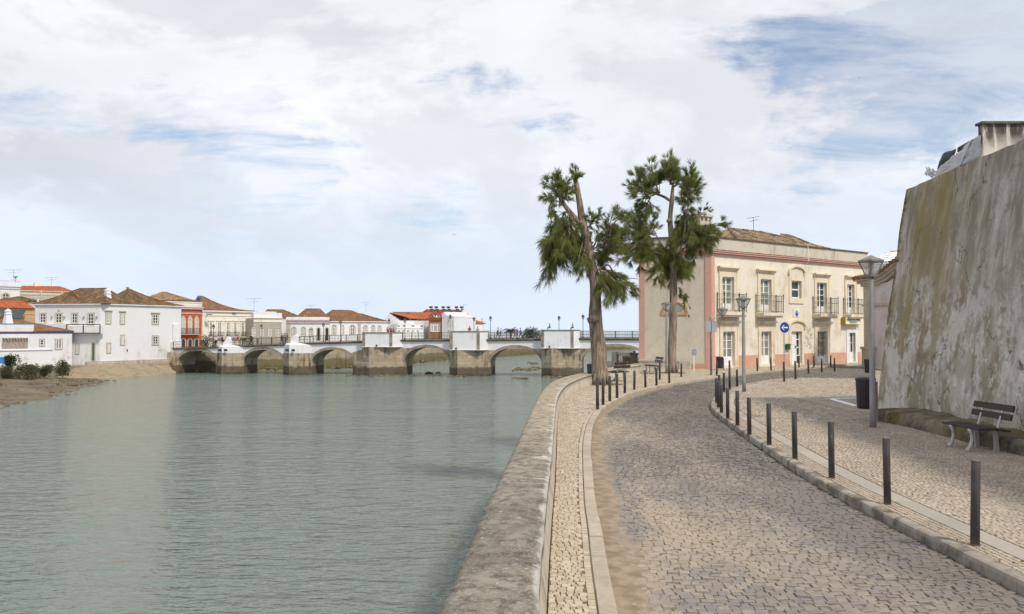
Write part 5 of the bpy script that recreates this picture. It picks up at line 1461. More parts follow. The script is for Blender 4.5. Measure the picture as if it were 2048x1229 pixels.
fwin(FA, RZ(FA, Z1, 757, 686, 776, 822), h, trim='trim_grey', tw=.13, solid='green_door', name='door')
for r, hd in (((872, 432, 901, 518), True), ((990, 438, 1014, 520), True), ((1251, 450, 1293, 522), True), ((880, 688, 898, 758), False), ((993, 622, 1012, 692), False), ((1252, 628, 1293, 692), False)):
    fwin(FB, RZ(FB, Z1, *r), h, trim='trim_grey', hood=hd, rows=3, gl='glass_curtain' if r[0] < 1000 and r[1] < 640 else 'glass', tw=.2)
q = RZ(FB, Z1, 1038, 733, 1046, 752); m = MB(FB); m.box(q[0], q[1], 0, .05, q[2], q[3]); m.build('vent', MT['black'], h)
# white terrace with black rail frame in front of the left wing
q = RZ(FA, Z1, 549, 530, 822, 600, .8); m = MB(FA); m.box(q[0], q[1], 0, .8, q[2] - .1, q[3] - .25); m.box(0.3 + RZ(FA, Z1, 285, 520, 290, 600)[0], q[0], 0, .8, q[2] - .1, q[3] + .1); te = m.build('terrace', MT['white_clean'], h)
m = MB(FA)
for s in (q[0], (q[0] + q[1]) / 2, q[1]): m.bar((s, .86, q[2] - .1), (s, .86, q[3]), .10, .10)
m.bar((q[0], .86, q[3]), (q[1], .86, q[3]), .10, .12); m.bar((q[0], .86, q[2]), (q[1], .86, q[2]), .10, .10); m.build('terrace_rail', MT['black'], te)
# rubble base and white end block of the bridge
m = MB(FB); m.box(-2, FB.L + .3, -.5, .22, GZ - .8, FB.hit(260, 721)[1]); m.build('rubble_base', stonewall('white_rubble', (.55, .5, .42), (.44, .39, .31), (.25, .2, .14), 1, bh=.35, bw=.6), h)
E = FB.hit(357, 660, .6)
m = MB(FB); m.box(E[0] - .8, E[0] + .35, -.2, .35, -2.0, FB.hit(357, 649, .6)[1]); m.box(E[0] - 1.1, E[0] + .6, -.2, .5, -2.0, FB.hit(357, 684, .6)[1]); m.build('end_pillar', MT['white_clean'], h)

# --- low white house with blue trim at the far left
FC = pfr(-30, 114, 144.5, 123.9)
h = thing('low_white_house', 'low white house with blue trim and red lean-to roof at the left edge', 'house', (FC.O.x, FC.O.y, GZ))
s0 = 0; s1 = FC.L; zt = FC.hit(100, 664)[1]
block(FC, s0, s1, 5, GZ - .3, zt, 'white', h)
m = MB(FC); m.box(s0, s1 + .1, -.02, .06, zt - .25, zt - .06); m.build('blue_band', MT['blue_trim'], h)
m = MB(FC); m.box(s0 - .1, s1 + .25, -.02, .22, zt - .06, zt + .06); m.build('eaves', MT['terracotta'], h)
a = FC.hit(70, 660, 0)[0]
shed_roof(h, FC, [(a, .25, zt + .05), (s1 + .3, .25, zt + .05), (a + .4, -6.5, FC.hit(35, 640, -6.5)[1]), (a - 6.5, -6.5, FC.hit(30, 640, -6.5)[1])], 'tile_rust', .25)
q = RZ(FC, Z1, -40, 528, 278, 580); m = MB(FC); m.box(s0, q[1], -.5, -.02, zt + .06, q[3]); m.build('parapet', MT['white_clean'], h)
m = MB(FC); m.box(s0, q[1] + .03, -.53, .02, q[3] - .02, q[3] + .1); m.build('blue_coping', MT['blue_trim'], h)
sc, _ = FC.hit(*Z1(65, 480), -1.2); chimney_pot(FC, sc, -1.2, q[3], FC.hit(*Z1(65, 400), -1.2)[1], .55, h)
q = RZ(FC, Z1, 15, 640, 228, 730); m = MB(FC); m.box(q[0], q[1], 0.0, .03, q[2], q[3]); lo = m.build('loggia_shade_panel', plain('shaded_loggia_wall', (0.34, 0.28, 0.24), .9, .2), h)  # flat panel on the wall; the recess's shade is put into its colour
m = MB(FC)
for k in range(9): x = q[0] + (q[1] - q[0]) * (k + .5) / 9; m.box(x - .1, x + .1, .03, .5, q[3] - .05, q[3] + .12)
m.box(q[0] - .2, q[1] + .2, 0, .1, q[2] - .12, q[2]); m.build('pergola_beams', MT['sash'], lo)
fwin(FC, RZ(FC, Z1, 328, 655, 358, 700), h, trim='trim_grey', cols=1, rows=2, gl='glass'); fwin(FC, RZ(FC, Z1, 457, 655, 504, 728), h, trim='trim_grey', cols=2, rows=1, gl='glass_curtain')
q = RZ(FC, Z1, -40, 798, 73, 842, .1); m = MB(FC); m.box(0, q[1], 0, .12, q[2], q[3]); m.build('blue_dado', MT['blue_trim'], h)
m = MB(FC); z = FC.hit(50, 700)[1]; m.box(0, FC.hit(105, 700)[0], 0, .14, z - .1, z + .05); m.build('ledge', MT['white_clean'], h)

# --- houses behind it: white balustraded house, orange roofed houses
FD = pfr(-40, 164, 38, 171)
h = thing('balustraded_house', 'white house with arched window and roof balustrade at the upper left edge', 'house', (FD.O.x, FD.O.y, GZ))
zt = FD.hit(20, 571.5)[1]; block(FD, 0, FD.L, 8, GZ, zt, 'white_clean', h); eave(FD, 0, FD.L, zt + .1, h, 'white_clean', .8, .4)
balustrade(FD, 0, FD.L + .2, -.2, zt + .1, FD.hit(20, 560.5)[1], h)
fwin(FD, RZ(FD, ZL, 42, 525, 128, 632), h, 'arch', 'trim_grey', tw=.35, gl='glass', rows=2)
m = MB(FD); s = FD.hit(32, 555)[0]; zb = FD.hit(32, 560.5)[1]; m.lathe([(.25, 0), (.1, .2), (.15, .4), (.45, .7), (.5, .78)], (s, -.2, zb), 8); m.build('urn', MT['trim_grey'], h)
aerial(FD, FD.hit(35, 550)[0], -1.5, zb, 2.3, h, 2.2, .6)
FE = pfr(36, 176, 150, 184)
h = thing('orange_roof_house', 'house with long orange tiled roof behind a stone balustrade', 'house', (FE.O.x, FE.O.y, GZ))
zb = FE.hit(90, 583)[1]; block(FE, 0, FE.L, 9, GZ, zb, 'cream', h)
shed_roof(h, FE, [(0, .3, zb), (FE.L, .3, zb), (FE.hit(141, 573)[0] - .5, -6, FE.hit(90, 572.5, -6)[1]), (0, -6, FE.hit(40, 572.5, -6)[1])], 'tile_orange', .3)
m = MB(FE); m.quad((FE.L, .3, zb), (FE.L, -8, zb), (FE.hit(141, 573)[0] - .5, -6, FE.hit(90, 572.5, -6)[1])); m.build('roof_end', MT['tile_orange'], h)
z0 = FE.hit(90, 595, .8)[1]; z1 = FE.hit(90, 583, .8)[1]
m = MB(FE); m.box(0, FE.L, .0, 1.2, GZ, z0); m.build('lower_wall', MT['greywall'], h); balustrade(FE, 0, FE.L, .9, z0, z1 + .1, h, 'trim', .34)
m = MB(FE); a, z = FE.hit(75, 572, -6); m.box(a - .7, a + .7, -6.5, -5.6, z - .5, z + .75); m.build('chimney', MT['white_clean'], h)
aerial(FE, FE.hit(103, 570, -6)[0], -6, FE.hit(103, 572, -6)[1] - .2, 2.2, h, 2.0, .4)
FG = pfr(-40, 142, 69, 149)
h = thing('tan_house', 'tan walled house with plain orange roof behind the low white house', 'house', (FG.O.x, FG.O.y, GZ))
zb = FG.hit(40, 617.5)[1]; block(FG, 0, FG.L, 6, GZ, zb, 'tanwall', h)
shed_roof(h, FG, [(0, .3, zb), (FG.L, .3, zb), (FG.L, -5, FG.hit(40, 603, -5)[1]), (0, -5, FG.hit(40, 603, -5)[1])], 'tile_orange', .3)
m = MB(FG)
for y in (628, 619.5): z = FG.hit(60, y)[1]; m.box(FG.hit(48, y)[0], FG.L, 0, .08, z - .06, z + .06)
m.build('string_course', MT['trim'], h)
a0 = FG.hit(-5, 620, 1)[0]; a1 = FG.hit(52, 620, 1)[0]; b1 = FG.hit(38, 636, 3)[0]
m = MB(FG); zt = FG.hit(20, 618.5, 1)[1]; zl = FG.hit(20, 637, 4)[1]
m.add([(a0, 1, zt), (a1, 1, zt), (b1, 4, zl), (a0, 4, zl), (a0, 1, zt - .15), (a1, 1, zt - .15), (b1, 4, zl - .15), (a0, 4, zl - .15)], [(0, 1, 2, 3), (4, 5, 6, 7), (0, 1, 5, 4), (1, 2, 6, 5), (2, 3, 7, 6), (3, 0, 4, 7)])
for k in range(7): s = a0 + (a1 - a0) * k / 6; m.bar((s, 1, zt + .04), (s - .1 - (a1 - b1) * k / 6, 4, zl + .04), .08, .08)
m.build('awning', plain('dark_slate_awning', (0.055, 0.07, 0.08), .6, .3, 2), h)
p = at(27, 600, 152); FX = Frame((p.x - 4, p.y), d=(1, 0))
h = thing('small_gabled_house', 'small brown roofed house end between the balustrades at the upper left', 'house', (p.x, p.y, GZ))
z0 = zat(603.5, 152); z1 = zat(594, 152); block(FX, .3, 7.6, 4, GZ, z0, 'cream', h); hip_roof(h, FX, 0.3, 7.6, 0, -4, z0, z1 - z0, 3.4, 3.4, 'tile_brown', 0, .3)
sp, _ = FX.hit(76, 600, .5); chimney_pot(FX, sp, .5, GZ, zat(597, 152), .4, h)

# --- tan roofed house behind the white house, red house and cream house
FH = pfr(285, 162, 372, 163)
h = thing('tan_roof_house', 'house with pale tan tiled roof rising behind the white house', 'house', (FH.O.x, FH.O.y, TZ))
zb = FH.hit(330, 601)[1]; block(FH, 0, FH.L, 8, TZ, zb, 'cream', h); hip_roof(h, FH, 0, FH.L, 0, -9, zb, FH.hit(330, 585.5, -4.5)[1] - zb, 2.5, 5.5, 'tile_tan', 0, .3)
FI = pfr(310, 143, 403.3, 151)
h = thing('red_house', 'narrow red house with pointed white arched windows above the bridge rail', 'house', (FI.O.x, FI.O.y, TZ))
zt = FI.hit(385, 619)[1]; s0 = 0; block(FI, s0, FI.L, 8, TZ, zt, 'red', h)
m = MB(FI); z = FI.hit(385, 627.2)[1]; m.box(s0, FI.L, -.02, .08, z - .14, z + .14); m.build('string_course', MT['mauve'], h)
zz = FI.hit(385, 614)[1]; zp = FI.hit(385, 606.5)[1]
m = MB(FI); m.box(s0, FI.L + .1, -.5, .25, zt, zz); m.box(s0, FI.L + .2, -.5, .4, zz - .15, zz); m.build('cornice', plain('pale_pink_cornice', (.66, .56, .54), .85, .12), h)
m = MB(FI); m.box(s0, FI.L, -.6, .05, zz, zp); m.box(s0, FI.L + .1, -.65, .12, zp, zp + .18); m.build('parapet', MT['cream'], h)
for x0, x1 in ((236, 309), (371, 444), (506, 579)):
    fwin(FI, RZ(FI, ZF, x0 + 8, 552, x1 - 8, 905), h, 'point', 'trim', tw=.20, gl='glass_curtain', rows=4)
    fwin(FI, RZ(FI, ZF, x0 + 2, 1010, x1 - 6, 1165), h, 'arch', 'trim', tw=.22, sashm='dark_iron', gl='glass', rows=1)
q = RZ(FI, ZF, 222, 795, 622, 905, .8)
m = MB(FI); m.box(q[0], q[1], 0, .8, q[2] - .15, q[2]); bo = m.build('balcony', MT['mauve'], h)
m = MB(FI); n = 34
for k in range(n + 1): s = q[0] + (q[1] - q[0]) * k / n; m.bar((s, .76, q[2]), (s, .76, q[3]), .03, .03)
m.bar((q[0], .76, q[3]), (q[1], .76, q[3]), .06, .06); m.build('balcony_railing', MT['dark_iron'], bo)
p, zf = FI.hit(401, 600, .1); m = MB(FI); m.lathe([(.3, 0), (.12, .15), (.12, .35), (.42, .7), (.42, .95), (.12, 1.25), (.0, 1.3)], (p - .2, -.2, zp + .15), 10); m.build('blue_urn', plain('blue_violet_glaze', (.10, .09, .30), .3, .3), h)
FJ = pfr(403.5, 151, 506, 160)
h = thing('cream_house', 'cream two storey house with five balconied windows and tall flared brown roof', 'house', (FJ.O.x, FJ.O.y, TZ))
zt = FJ.hit(450, 622)[1]; block(FJ, 0, FJ.L, 10, TZ, zt, 'cream', h)
m = MB(FJ); m.box(-.1, FJ.L + .1, -.05, .3, zt - .25, zt); m.box(0, FJ.L, -.05, .12, zt - 1.0, zt - .85); m.build('cornice', MT['cream'], h)
m = MB(FJ); m.box(.1, .7, -.02, .12, TZ, zt - .25); m.build('corner_band', MT['cream'], h); m = MB(FJ); m.box(FJ.L - .55, FJ.L, -.02, .12, TZ, zt - .25); m.build('corner_band', MT['trim'], h)
hip_roof(h, FJ, 0, FJ.L, 0, -10, zt, FJ.hit(425, 594.5, -5)[1] - zt, 2.6, 8.2, 'tile_rust', .5, .28)
zb0 = FJ.hit(455, 664.5)[1]; zb1 = FJ.hit(455, 674)[1]
for i, (x0, x1) in enumerate(((808, 864), (975, 1050), (1155, 1225), (1310, 1362), (1465, 1515))):
    q = RZ(FJ, ZF, x0, 668 if i in (0, 3, 4) else 690, x1, 855)
    q = (q[0], q[1], zb1, FJ.hit(455, 645)[1])
    fwin(FJ, q, h, 'rect', 'cream', tw=.22, gl='glass' if i in (0, 3, 4) else 'glass_curtain', rows=4, hood=True, name='french_window')
    m = MB(FJ); m.box(q[0] - .4, q[1] + .4, 0, .6, zb1 - .16, zb1); bo = m.build('balcony', MT['trim'], h)
    m = MB(FJ)
    for k in range(13): s = q[0] - .38 + (q[1] - q[0] + .76) * k / 12; m.bar((s, .56, zb1), (s, .56, zb0), .03, .03)
    m.bar((q[0] - .4, .56, zb0), (q[1] + .4, .56, zb0), .05, .06); m.build('balcony_railing', MT['dark_iron'], bo)
q = RZ(FJ, ZF, 1275, 470, 1340, 495); m = MB(FJ); m.box(q[0], q[1], 0, .2, q[2], q[3]); m.build('vent', MT['terracotta'], h)
m = MB(FJ); a = FJ.hit(412, 632); b = FJ.hit(421, 629.5, 1.8); m.tube([(a[0], 0, a[1] - .2), (b[0] - .4, 1.5, b[1])], .04, 5); m.box(b[0] - .5, b[0] + .3, 1.2, 1.9, b[1] - .06, b[1] + .08); m.build('wall_street_light', MT['dark_iron'], h)
aerial(FJ, FJ.hit(508, 605, -4)[0], -4, FJ.hit(508, 624, -4)[1], 2.8, h, 2.2, .1)

# --- grey rusticated house with white parapet
FK = pfr(506.5, 156, 563, 160)
h = thing('grey_house', 'grey banded house with arched white windows and white parapet', 'house', (FK.O.x, FK.O.y, TZ))
zt = FK.hit(530, 637)[1]; zp = FK.hit(530, 626)[1]; zc = FK.hit(530, 645)[1]
block(FK, 0, FK.L, 8, TZ, zt, 'greywall', h)
m = MB(FK)
for k in range(14): z = TZ + .3 + k * .36; (m.box(0, FK.L, 0, .05, z, z + .27) if z < zc - .3 else None)
m.build('rusticated_courses', MT['greywall'], h)
m = MB(FK); m.box(0, FK.L, -.05, .12, zc, zt); m.box(-.1, FK.L + .1, -.05, .35, zt, zt + .18); m.build('frieze', MT['cream'], h)
m = MB(FK); m.box(0, FK.L, -.6, .1, zt + .18, zp); m.box(FK.L * .15, FK.L * .8, -.6, .12, zp, zp + .25); m.build('parapet', MT['white_clean'], h)
for i, (x0, x1) in enumerate(((884, 915), (976, 1004), (1059, 1090), (1142, 1170))):
    fwin(FK, RZ(FK, Z2, x0, 520, x1, 610, .06), h, 'arch', 'trim', tw=.14, gl='glass' if i in (1, 3) else 'glass_curtain', rows=2, o=.06)
zr = FK.hit(555, 638, -9)[1]
FK2 = pfr(520, 172, 602, 174)
h = thing('brown_roof_house', 'house of which only a low brown hipped roof shows behind the grey house', 'house', (FK2.O.x, FK2.O.y, TZ))
zb = FK2.hit(560, 636)[1]; block(FK2, 0, FK2.L, 8, TZ, zb, 'white_clean', h); hip_roof(h, FK2, 0, FK2.L, 0, -8, zb, FK2.hit(540, 620.5, -4)[1] - zb, 1.5, 4.2, 'tile_rust', 0, .3)
# --- white single storey house with archways
FM = pfr(572, 164, 659, 166)
h = thing('arcaded_white_house', 'white single storey house with two dark archways, mauve cornice and brown hipped roof', 'house', (FM.O.x, FM.O.y, TZ))
zt = FM.hit(615, 645.5)[1]; zp = FM.hit(615, 634.5)[1]; block(FM, 0, FM.L, 8, TZ, zt, 'white_clean', h)
m = MB(FM); m.box(0, FM.L, -.05, .2, zt - .2, zt + .1); m.box(0, FM.L, -.05, .35, FM.hit(615, 642)[1], FM.hit(615, 640)[1]); m.build('mauve_cornice', MT['mauve'], h)
m = MB(FM); m.box(0, FM.L, -.5, .12, zt + .1, zp); m.build('parapet', MT['white_clean'], h)
m = MB(FM); m.box(0, .9, -.02, .1, TZ, zt); m.build('pilaster', MT['trim_grey'], h)
hip_roof(h, FM, FM.hit(588, 640)[0], FM.L, -.8, -9, zt + .4, FM.hit(620, 619, -5)[1] - zt - .4, 2.5, 2.2, 'tile_rust', 0, .3)
for (x0, x1, y0, y1, k, g) in ((1317, 1353, 512, 605, 'arch', 'glass_curtain'), (1422, 1455, 515, 605, 'arch', 'glass_curtain'), (1508, 1535, 545, 605, 'rect', 'glass')): fwin(FM, RZ(FM, Z2, x0, y0, x1, y1), h, k, 'trim_grey', tw=.2, gl=g, rows=2)
for x0, x1 in ((1588, 1614), (1678, 1704)): fwin(FM, RZ(FM, Z2, x0, 520, x1, 655), h, 'arch', 'trim_grey', tw=.18, solid='black', name='archway')  # solid black infill paints the shade inside each archway
m = MB(FM); q = RZ(FM, Z2, 1500, 505, 1545, 530); m.prism([(q[0], q[2]), (q[1], q[2]), ((q[0] + q[1]) / 2, q[3])], 0, .2); m.build('pediment', MT['trim_grey'], h)
aerial(FM, FM.hit(622, 612, -5)[0], -5, FM.hit(622, 619, -5)[1] - .1, 1.0, h, 1.5, .2)
# --- long white house with ornate windows
FN = pfr(659.5, 168, 781, 176)
h = thing('long_white_house', 'long white single storey house with ornate pale windows and brown hipped roof', 'house', (FN.O.x, FN.O.y, TZ))
zt = FN.hit(700, 643)[1]; block(FN, 0, FN.L, 9, TZ, zt, 'white_clean', h); eave(FN, 0, FN.L, zt, h, 'white_clean', .3, .3)
a = FN.hit(757, 643)[0]
hip_roof(h, FN, 0, a, 0, -9, zt, FN.hit(700, 622, -4.5)[1] - zt, 2.5, 4.8, 'tile_rust', .05, .3)
hip_roof(h, FN, FN.hit(738, 643)[0], FN.L, -2, -10, zt, FN.hit(750, 629, -6)[1] - zt, .6, 4.5, 'tile_brown', .05, .3)
for (Z, x0, x1, y0, y1) in ((Z2, 1750, 1787, 490, 600), (Z2, 1846, 1868, 495, 600), (Z2, 1942, 1990, 490, 600), (Z3, 296, 330, 440, 520), (Z3, 390, 424, 440, 518), (Z3, 471, 500, 445, 518)):
    fwin(FN, RZ(FN, Z, x0, y0, x1, y1), h, 'arch', 'trim_grey', tw=.17, gl='glass_curtain', rows=2)
q = RZ(FN, Z3, 220, 410, 250, 540); m = MB(FN); m.box(q[0], q[1], -.02, .12, TZ, zt - .2); m.build('pilaster', MT['trim_grey'], h)
aerial(FN, FN.hit(732, 610, -4)[0], -4, FN.hit(732, 625, -4)[1], 2.2, h, 1.4, .2)

# --- the group beyond, where the street curves away
def simple(name, label, x0, d0, x1, d1, ytop, wall, dep=8):
    fr = pfr(x0, d0, x1, d1); h = thing(name, label, 'house', (fr.O.x, fr.O.y, TZ)); z = fr.hit((x0 + x1) / 2, ytop)[1]
    block(fr, 0, fr.L, dep, TZ, z, wall, h); return fr, h, z
fr, h, z = simple('gable_house', 'white gable ended house with bright orange roof slope', 768, 192, 801, 191, 643, 'white_clean', 9)
p = RZ(fr, Z3, 548, 290, 735, 420); m = MB(fr); tip = fr.hit(*Z3(610, 288)); m.prism([(0, z - .02), (fr.L, z - .02), (tip[0], tip[1])], -9, 0); m.build('gable', MT['white_clean'], h)
shed_roof(h, fr, [(fr.L + 3, .1, fr.hit(*Z3(850, 358))[1]), (fr.L + 3, -9, fr.hit(*Z3(850, 358))[1]), (tip[0], -9, tip[1] + .1), (tip[0], .1, tip[1] + .1)], 'tile_orange', .35)
m = MB(fr); q = fr.hit(*Z3(690, 420)); m.box(fr.L - 2, fr.L + 3, -8, .05, TZ, q[1] + .8); m.build('side_wall', MT['white_clean'], h)
fr, h, z = simple('white_terrace_house', 'low white house with row of small windows under a roof terrace', 793, 184, 846, 190, 657.5, 'white_clean', 6)
m = MB(fr); m.box(0, fr.L, -5.5, .1, z, z + .12); m.box(.5, fr.L * .95, -5, -.4, z, fr.hit(820, 649)[1]); m.build('upper_storey', MT['white_clean'], h)
for x in (712, 768, 822, 882, 945): fwin(fr, RZ(fr, Z3, x, 498, x + 24, 524), h, 'arch', None, gl='glass', cols=1, rows=1)
m = MB(fr)
for x in (700, 770, 880, 985): q = RZ(fr, Z3, x, 440, x + 30, 452); m.box(q[0], q[1], .1, .16, q[2], q[3])
m.build('wall_lamps', MT['dark_iron'], h, kind='stuff')
fr, h, z = simple('rust_roof_house', 'house with broad rust brown roof and cream dormer gable', 800, 206, 858, 208, 640, 'white_clean', 9)
hip_roof(h, fr, -1.5, fr.L + 1.5, 0, -9, z, fr.hit(830, 626, -4.5)[1] - z, .6, .6, 'tile_rust', 0, .34)
a = fr.hit(*Z3(935, 400)); b = fr.hit(*Z3(1025, 400)); t = fr.hit(*Z3(978, 312))
m = MB(fr); m.prism([(a[0], a[1]), (b[0], b[1]), (b[0], b[1] + .5), (t[0], t[1]), (a[0], a[1] + .5)], -4, .6); g = m.build('dormer', MT['cream'], h)
m = MB(fr); m.bar((a[0] - .3, .4, a[1] + .4), (t[0], .4, t[1] + .15), .6, .2); m.bar((b[0] + .3, .4, b[1] + .4), (t[0], .4, t[1] + .15), .6, .2); m.build('dormer_trim', plain('ochre_trim', (.50, .36, .18), .9), g)
fwin(fr, RZ(fr, Z3, 962, 345, 995, 400, .6), h, 'arch', 'sash', tw=.15, gl='glass_curtain', rows=1, o=.62)
fr2, h, z = simple('plain_white_house', 'plain white wall with steep orange roof beside the ochre framed house', 845, 200, 858, 200, 640, 'white_clean', 8)
shed_roof(h, fr2, [(-3.4, .2, z + .1), (fr2.L, .2, z + .1), (fr2.L, -6, fr2.hit(850, 626, -6)[1]), (-4, -6, fr2.hit(850, 626, -6)[1])], 'tile_orange', .35)
fr, h, z = simple('ochre_house', 'narrow ochre framed house with tall white window and urns on its parapet', 857.5, 198, 883.5, 197, 641, 'orangewall', 8)
m = MB(fr); m.box(-.3, fr.L + .3, -.1, .5, z, z + .5); m.box(-.2, fr.L + .2, -.1, .3, z + .5, fr.hit(870, 635.5)[1]); m.build('cornice', plain('rust_red_cornice', (.24, .085, .045), .9), h)
m = MB(fr); zt = fr.hit(870, 635.5)[1]
for k in range(5): m.lathe([(.2, 0), (.08, .25), (.3, .6), (.25, .8), (.0, .95)], (.3 + (fr.L - .6) * k / 4, .0, zt), 7)
m.build('parapet_urns', MT['terracotta'], h, kind='stuff')
q = RZ(fr, Z3, 1106, 405, 1236, 518); m = MB(fr); m.box(q[0], q[1], 0, .06, q[2], q[3]); m.build('pale_panel', plain('pale_green_stucco', (.55, .56, .48), .9, .1), h)
for x in (1122, 1155, 1200): fwin(fr, RZ(fr, Z3, x, 438, x + 24 + (12 if x == 1155 else 0), 512, .06), h, 'rect', 'sash', tw=.12, gl='glass_curtain', rows=2, o=.06)
q = RZ(fr, Z3, 1130, 520, 1225, 590); m = MB(fr); m.box(q[0], q[1], 0, .08, q[2], q[3]); m.build('street_door', plain('amber_wood', (.40, .20, .05), .7), h)
fr, h, z = simple('tall_white_house', 'tall white house with black tripartite windows and stepped gable', 884, 196, 908.5, 194, 636, 'white_clean', 9)
t = fr.hit(*Z3(1278, 272)); m = MB(fr); m.prism([(0, z - .1), (fr.L, z - .1), (fr.L, z + .4), (t[0] + .8, t[1] - .8), (t[0], t[1]), (t[0] - .7, t[1] - .6), (0, z + .6)], -9, 0); m.build('gable', MT['white_clean'], h)
for x in (1322, 1352, 1380): fwin(fr, RZ(fr, Z3, x, 372, x + 14, 456), h, 'rect', None, gl='glass', cols=1, rows=3)
for x in (1324, 1356): fwin(fr, RZ(fr, Z3, x, 486, x + 18, 520), h, 'rect', None, gl='glass', cols=1, rows=2)
q = RZ(fr, Z3, 1352, 305, 1368, 352); m = MB(fr); m.prism(outline(*q, 'arch'), 0, .3); m.build('green_niche', MT['green_door'], h)
fr, h, z = simple('red_roof_block', 'white block with dark red roofs, solar tanks and a stepped gable end', 906, 214, 940, 216, 629, 'white_clean', 12)
hip_roof(h, fr, -6.5, fr.L - 1.2, 0, -9, z, fr.hit(920, 621.5, -4.5)[1] - z, .6, .6, 'tile_red', 0, .4)
m = MB(fr); a = fr.hit(*Z3(1518, 300)); m.prism([(fr.L - 1.6, TZ), (fr.L + .2, TZ), (fr.L + .2, z - .5), (fr.L - .2, z + .8), (fr.L - .7, fr.hit(930, 619)[1]), (fr.L - 1.6, z + .6)], -10, .2); m.build('gable_end', MT['white_clean'], h)
q = RZ(fr, Z3, 1408, 395, 1508, 480); m = MB(fr); m.box(q[0], q[1], 0, .05, q[2], q[3]); lo = m.build('loggia', MT['glass'], h)
q2 = RZ(fr, Z3, 1425, 447, 1510, 478); m = MB(fr); m.box(q2[0], q2[1], 0, 1.0, q2[2], q2[3]); m.build('blue_balcony', plain('navy_balcony_screen', (.02, .04, .12), .6), h)
m = MB(fr); q3 = RZ(fr, Z3, 1420, 388, 1505, 425)
for k in range(60): c = (rnd.uniform(q3[0], q3[1]), rnd.uniform(.2, 1), rnd.uniform(q3[2], q3[3])); d = Vector((rnd.uniform(-1, 1), rnd.uniform(-.4, 1), rnd.uniform(-1, 1))).normalized() * .5; m.quad(c, (c[0] + d.x, c[1] + d.y, c[2] + d.z), (c[0] + d.z, c[1] + d.y, c[2] - d.x))
m.build('balcony_plants', MT['bush_dark'], h, False)
fwin(fr, RZ(fr, Z3, 1455, 333, 1480, 356), h, 'rect', None, gl='glass', cols=1, rows=1)
for x in (1148, 1298, 1460):
    s, zz = fr.hit(*Z3(x, 248), -4.5); m = MB(fr)
    for dx in (-.75, .75):
        m.tube([(s + dx - .45, -4.5, zz + .75), (s + dx + .45, -4.2, zz + .75)], .25, 8); m.bar((s + dx, -4.4, zz - .3), (s + dx, -4.4, zz + .75), .12, .12)
        m.quad((s + dx - .5, -3.9, zz + .3), (s + dx + .5, -3.9, zz + .3), (s + dx + .5, -2.6, zz - .4), (s + dx - .5, -2.6, zz - .4))
    m.build('solar_tank', MT['dark_iron'], h)
aerial(fr, fr.hit(927, 615, -5)[0], -5, fr.hit(927, 621, -5)[1], 1.6, h, 1.4, .2)
fr, h, z = simple('small_orange_roof_house', 'small white house with plain orange roof at the right end of the town', 940, 226, 966, 228, 648, 'white_clean', 7)
shed_roof(h, fr, [(-.3, .2, z), (fr.L + 1, .2, z), (fr.L - 2.0, -4, fr.hit(950, 637.5, -4)[1]), (-.3, -4, fr.hit(950, 637.5, -4)[1])], 'tile_orange', .35)
fr, h, z = simple('bell_turret_house', 'tiny white bell turret with pointed top at the right end of the town', 958, 234, 967, 234, 648, 'white_clean', 3)
m = MB(fr); t = fr.hit(*Z3(1742, 385)); c = t[0]; m.prism([(c - .9, z), (c + .9, z), (c + .9, z + .7), (c + .4, z + 1.2), (c, t[1]), (c - .4, z + 1.2), (c - .9, z + .7)], -1, 0); m.build('turret', MT['white_clean'], h)
m = MB(fr); m.bar((c, -.5, t[1] - .1), (c, -.5, t[1] + .9), .08, .08); m.bar((c - .25, -.5, t[1] + .55), (c + .25, -.5, t[1] + .55), .08, .08); m.build('cross', MT['dark_iron'], h)
m = MB(fr); m.prism(outline(c - .3, c + .3, z - .6, z + .7, 'arch'), 0, .03); m.build('bell_opening', MT['glass'], h)

# --- right hand side: white house behind, walled gateway with tiled coping
FR = pfr(1732, 72, 1830, 68)
h = thing('distant_white_house', 'white house with whitewashed tiled roof behind the beige house', 'house', (FR.O.x, FR.O.y, 0))
z0 = FR.hit(1760, 527)[1]; block(FR, 0, FR.L, 8, 0, z0 - .35, 'white_clean', h); eave(FR, 0, FR.L, z0 - .1, h, 'white_clean', .5, .35)
shed_roof(h, FR, [(-.2, .5, z0), (FR.L, .5, z0), (FR.L, -4, FR.hit(1770, 509, -4)[1]), (-.2, -4, FR.hit(1770, 506, -4)[1])], 'tile_white', .26)
m = MB(FR); m.bar((-.2, -4, FR.hit(1770, 506, -4)[1] + .05), (FR.L, -4, FR.hit(1770, 509, -4)[1] + .05), .2, .12); m.build('ridge', MT['terracotta'], h)
FQ = pfr(1725.5, 51.5, 1830, 47.5)
h = thing('gateway_wall', 'walled gateway with moulded cornice and curved tile coping beside the big grey wall', 'wall', (FQ.O.x, FQ.O.y, 0))
Z8 = zoomer(1560, 500, 4.727); z_c = FQ.hit(1740, 568)[1]; z_t = FQ.hit(1715, 575)[1]
m = MB(FQ); m.box(.75, 6.5, -.4, -.05, 0, z_t + .2); m.prism([(2.1, z_t + .2), (6.5, z_t + .2), (6.5, z_t + 1.7), (4.6, z_t + 1.35)], -.4, -.05); m.build('wall', plaster('stained_pale_wall', (.60, .57, .58), (.42, .25, .18), .8, .9), h)
m = MB(FQ); m.box(0.2, .90, -.5, .1, 1.2, z_t); m.box(.1, 1.0, -.55, .2, 0, 1.15); m.box(.03, 1.1, -.55, .26, 1.15, 1.32); m.box(0, 6, -.1, .08, z_t - 1.25, z_t - 1.12); m.build('stone_pier', MT['trim_grey'], h)
m = MB(FQ)
path = [(-.30, z_t + .55), (1.3, z_t + .60), (2.1, z_t + .85), (3.3, z_t + 1.5), (4.6, z_t + 2.1), (6.4, z_t + 2.6)]
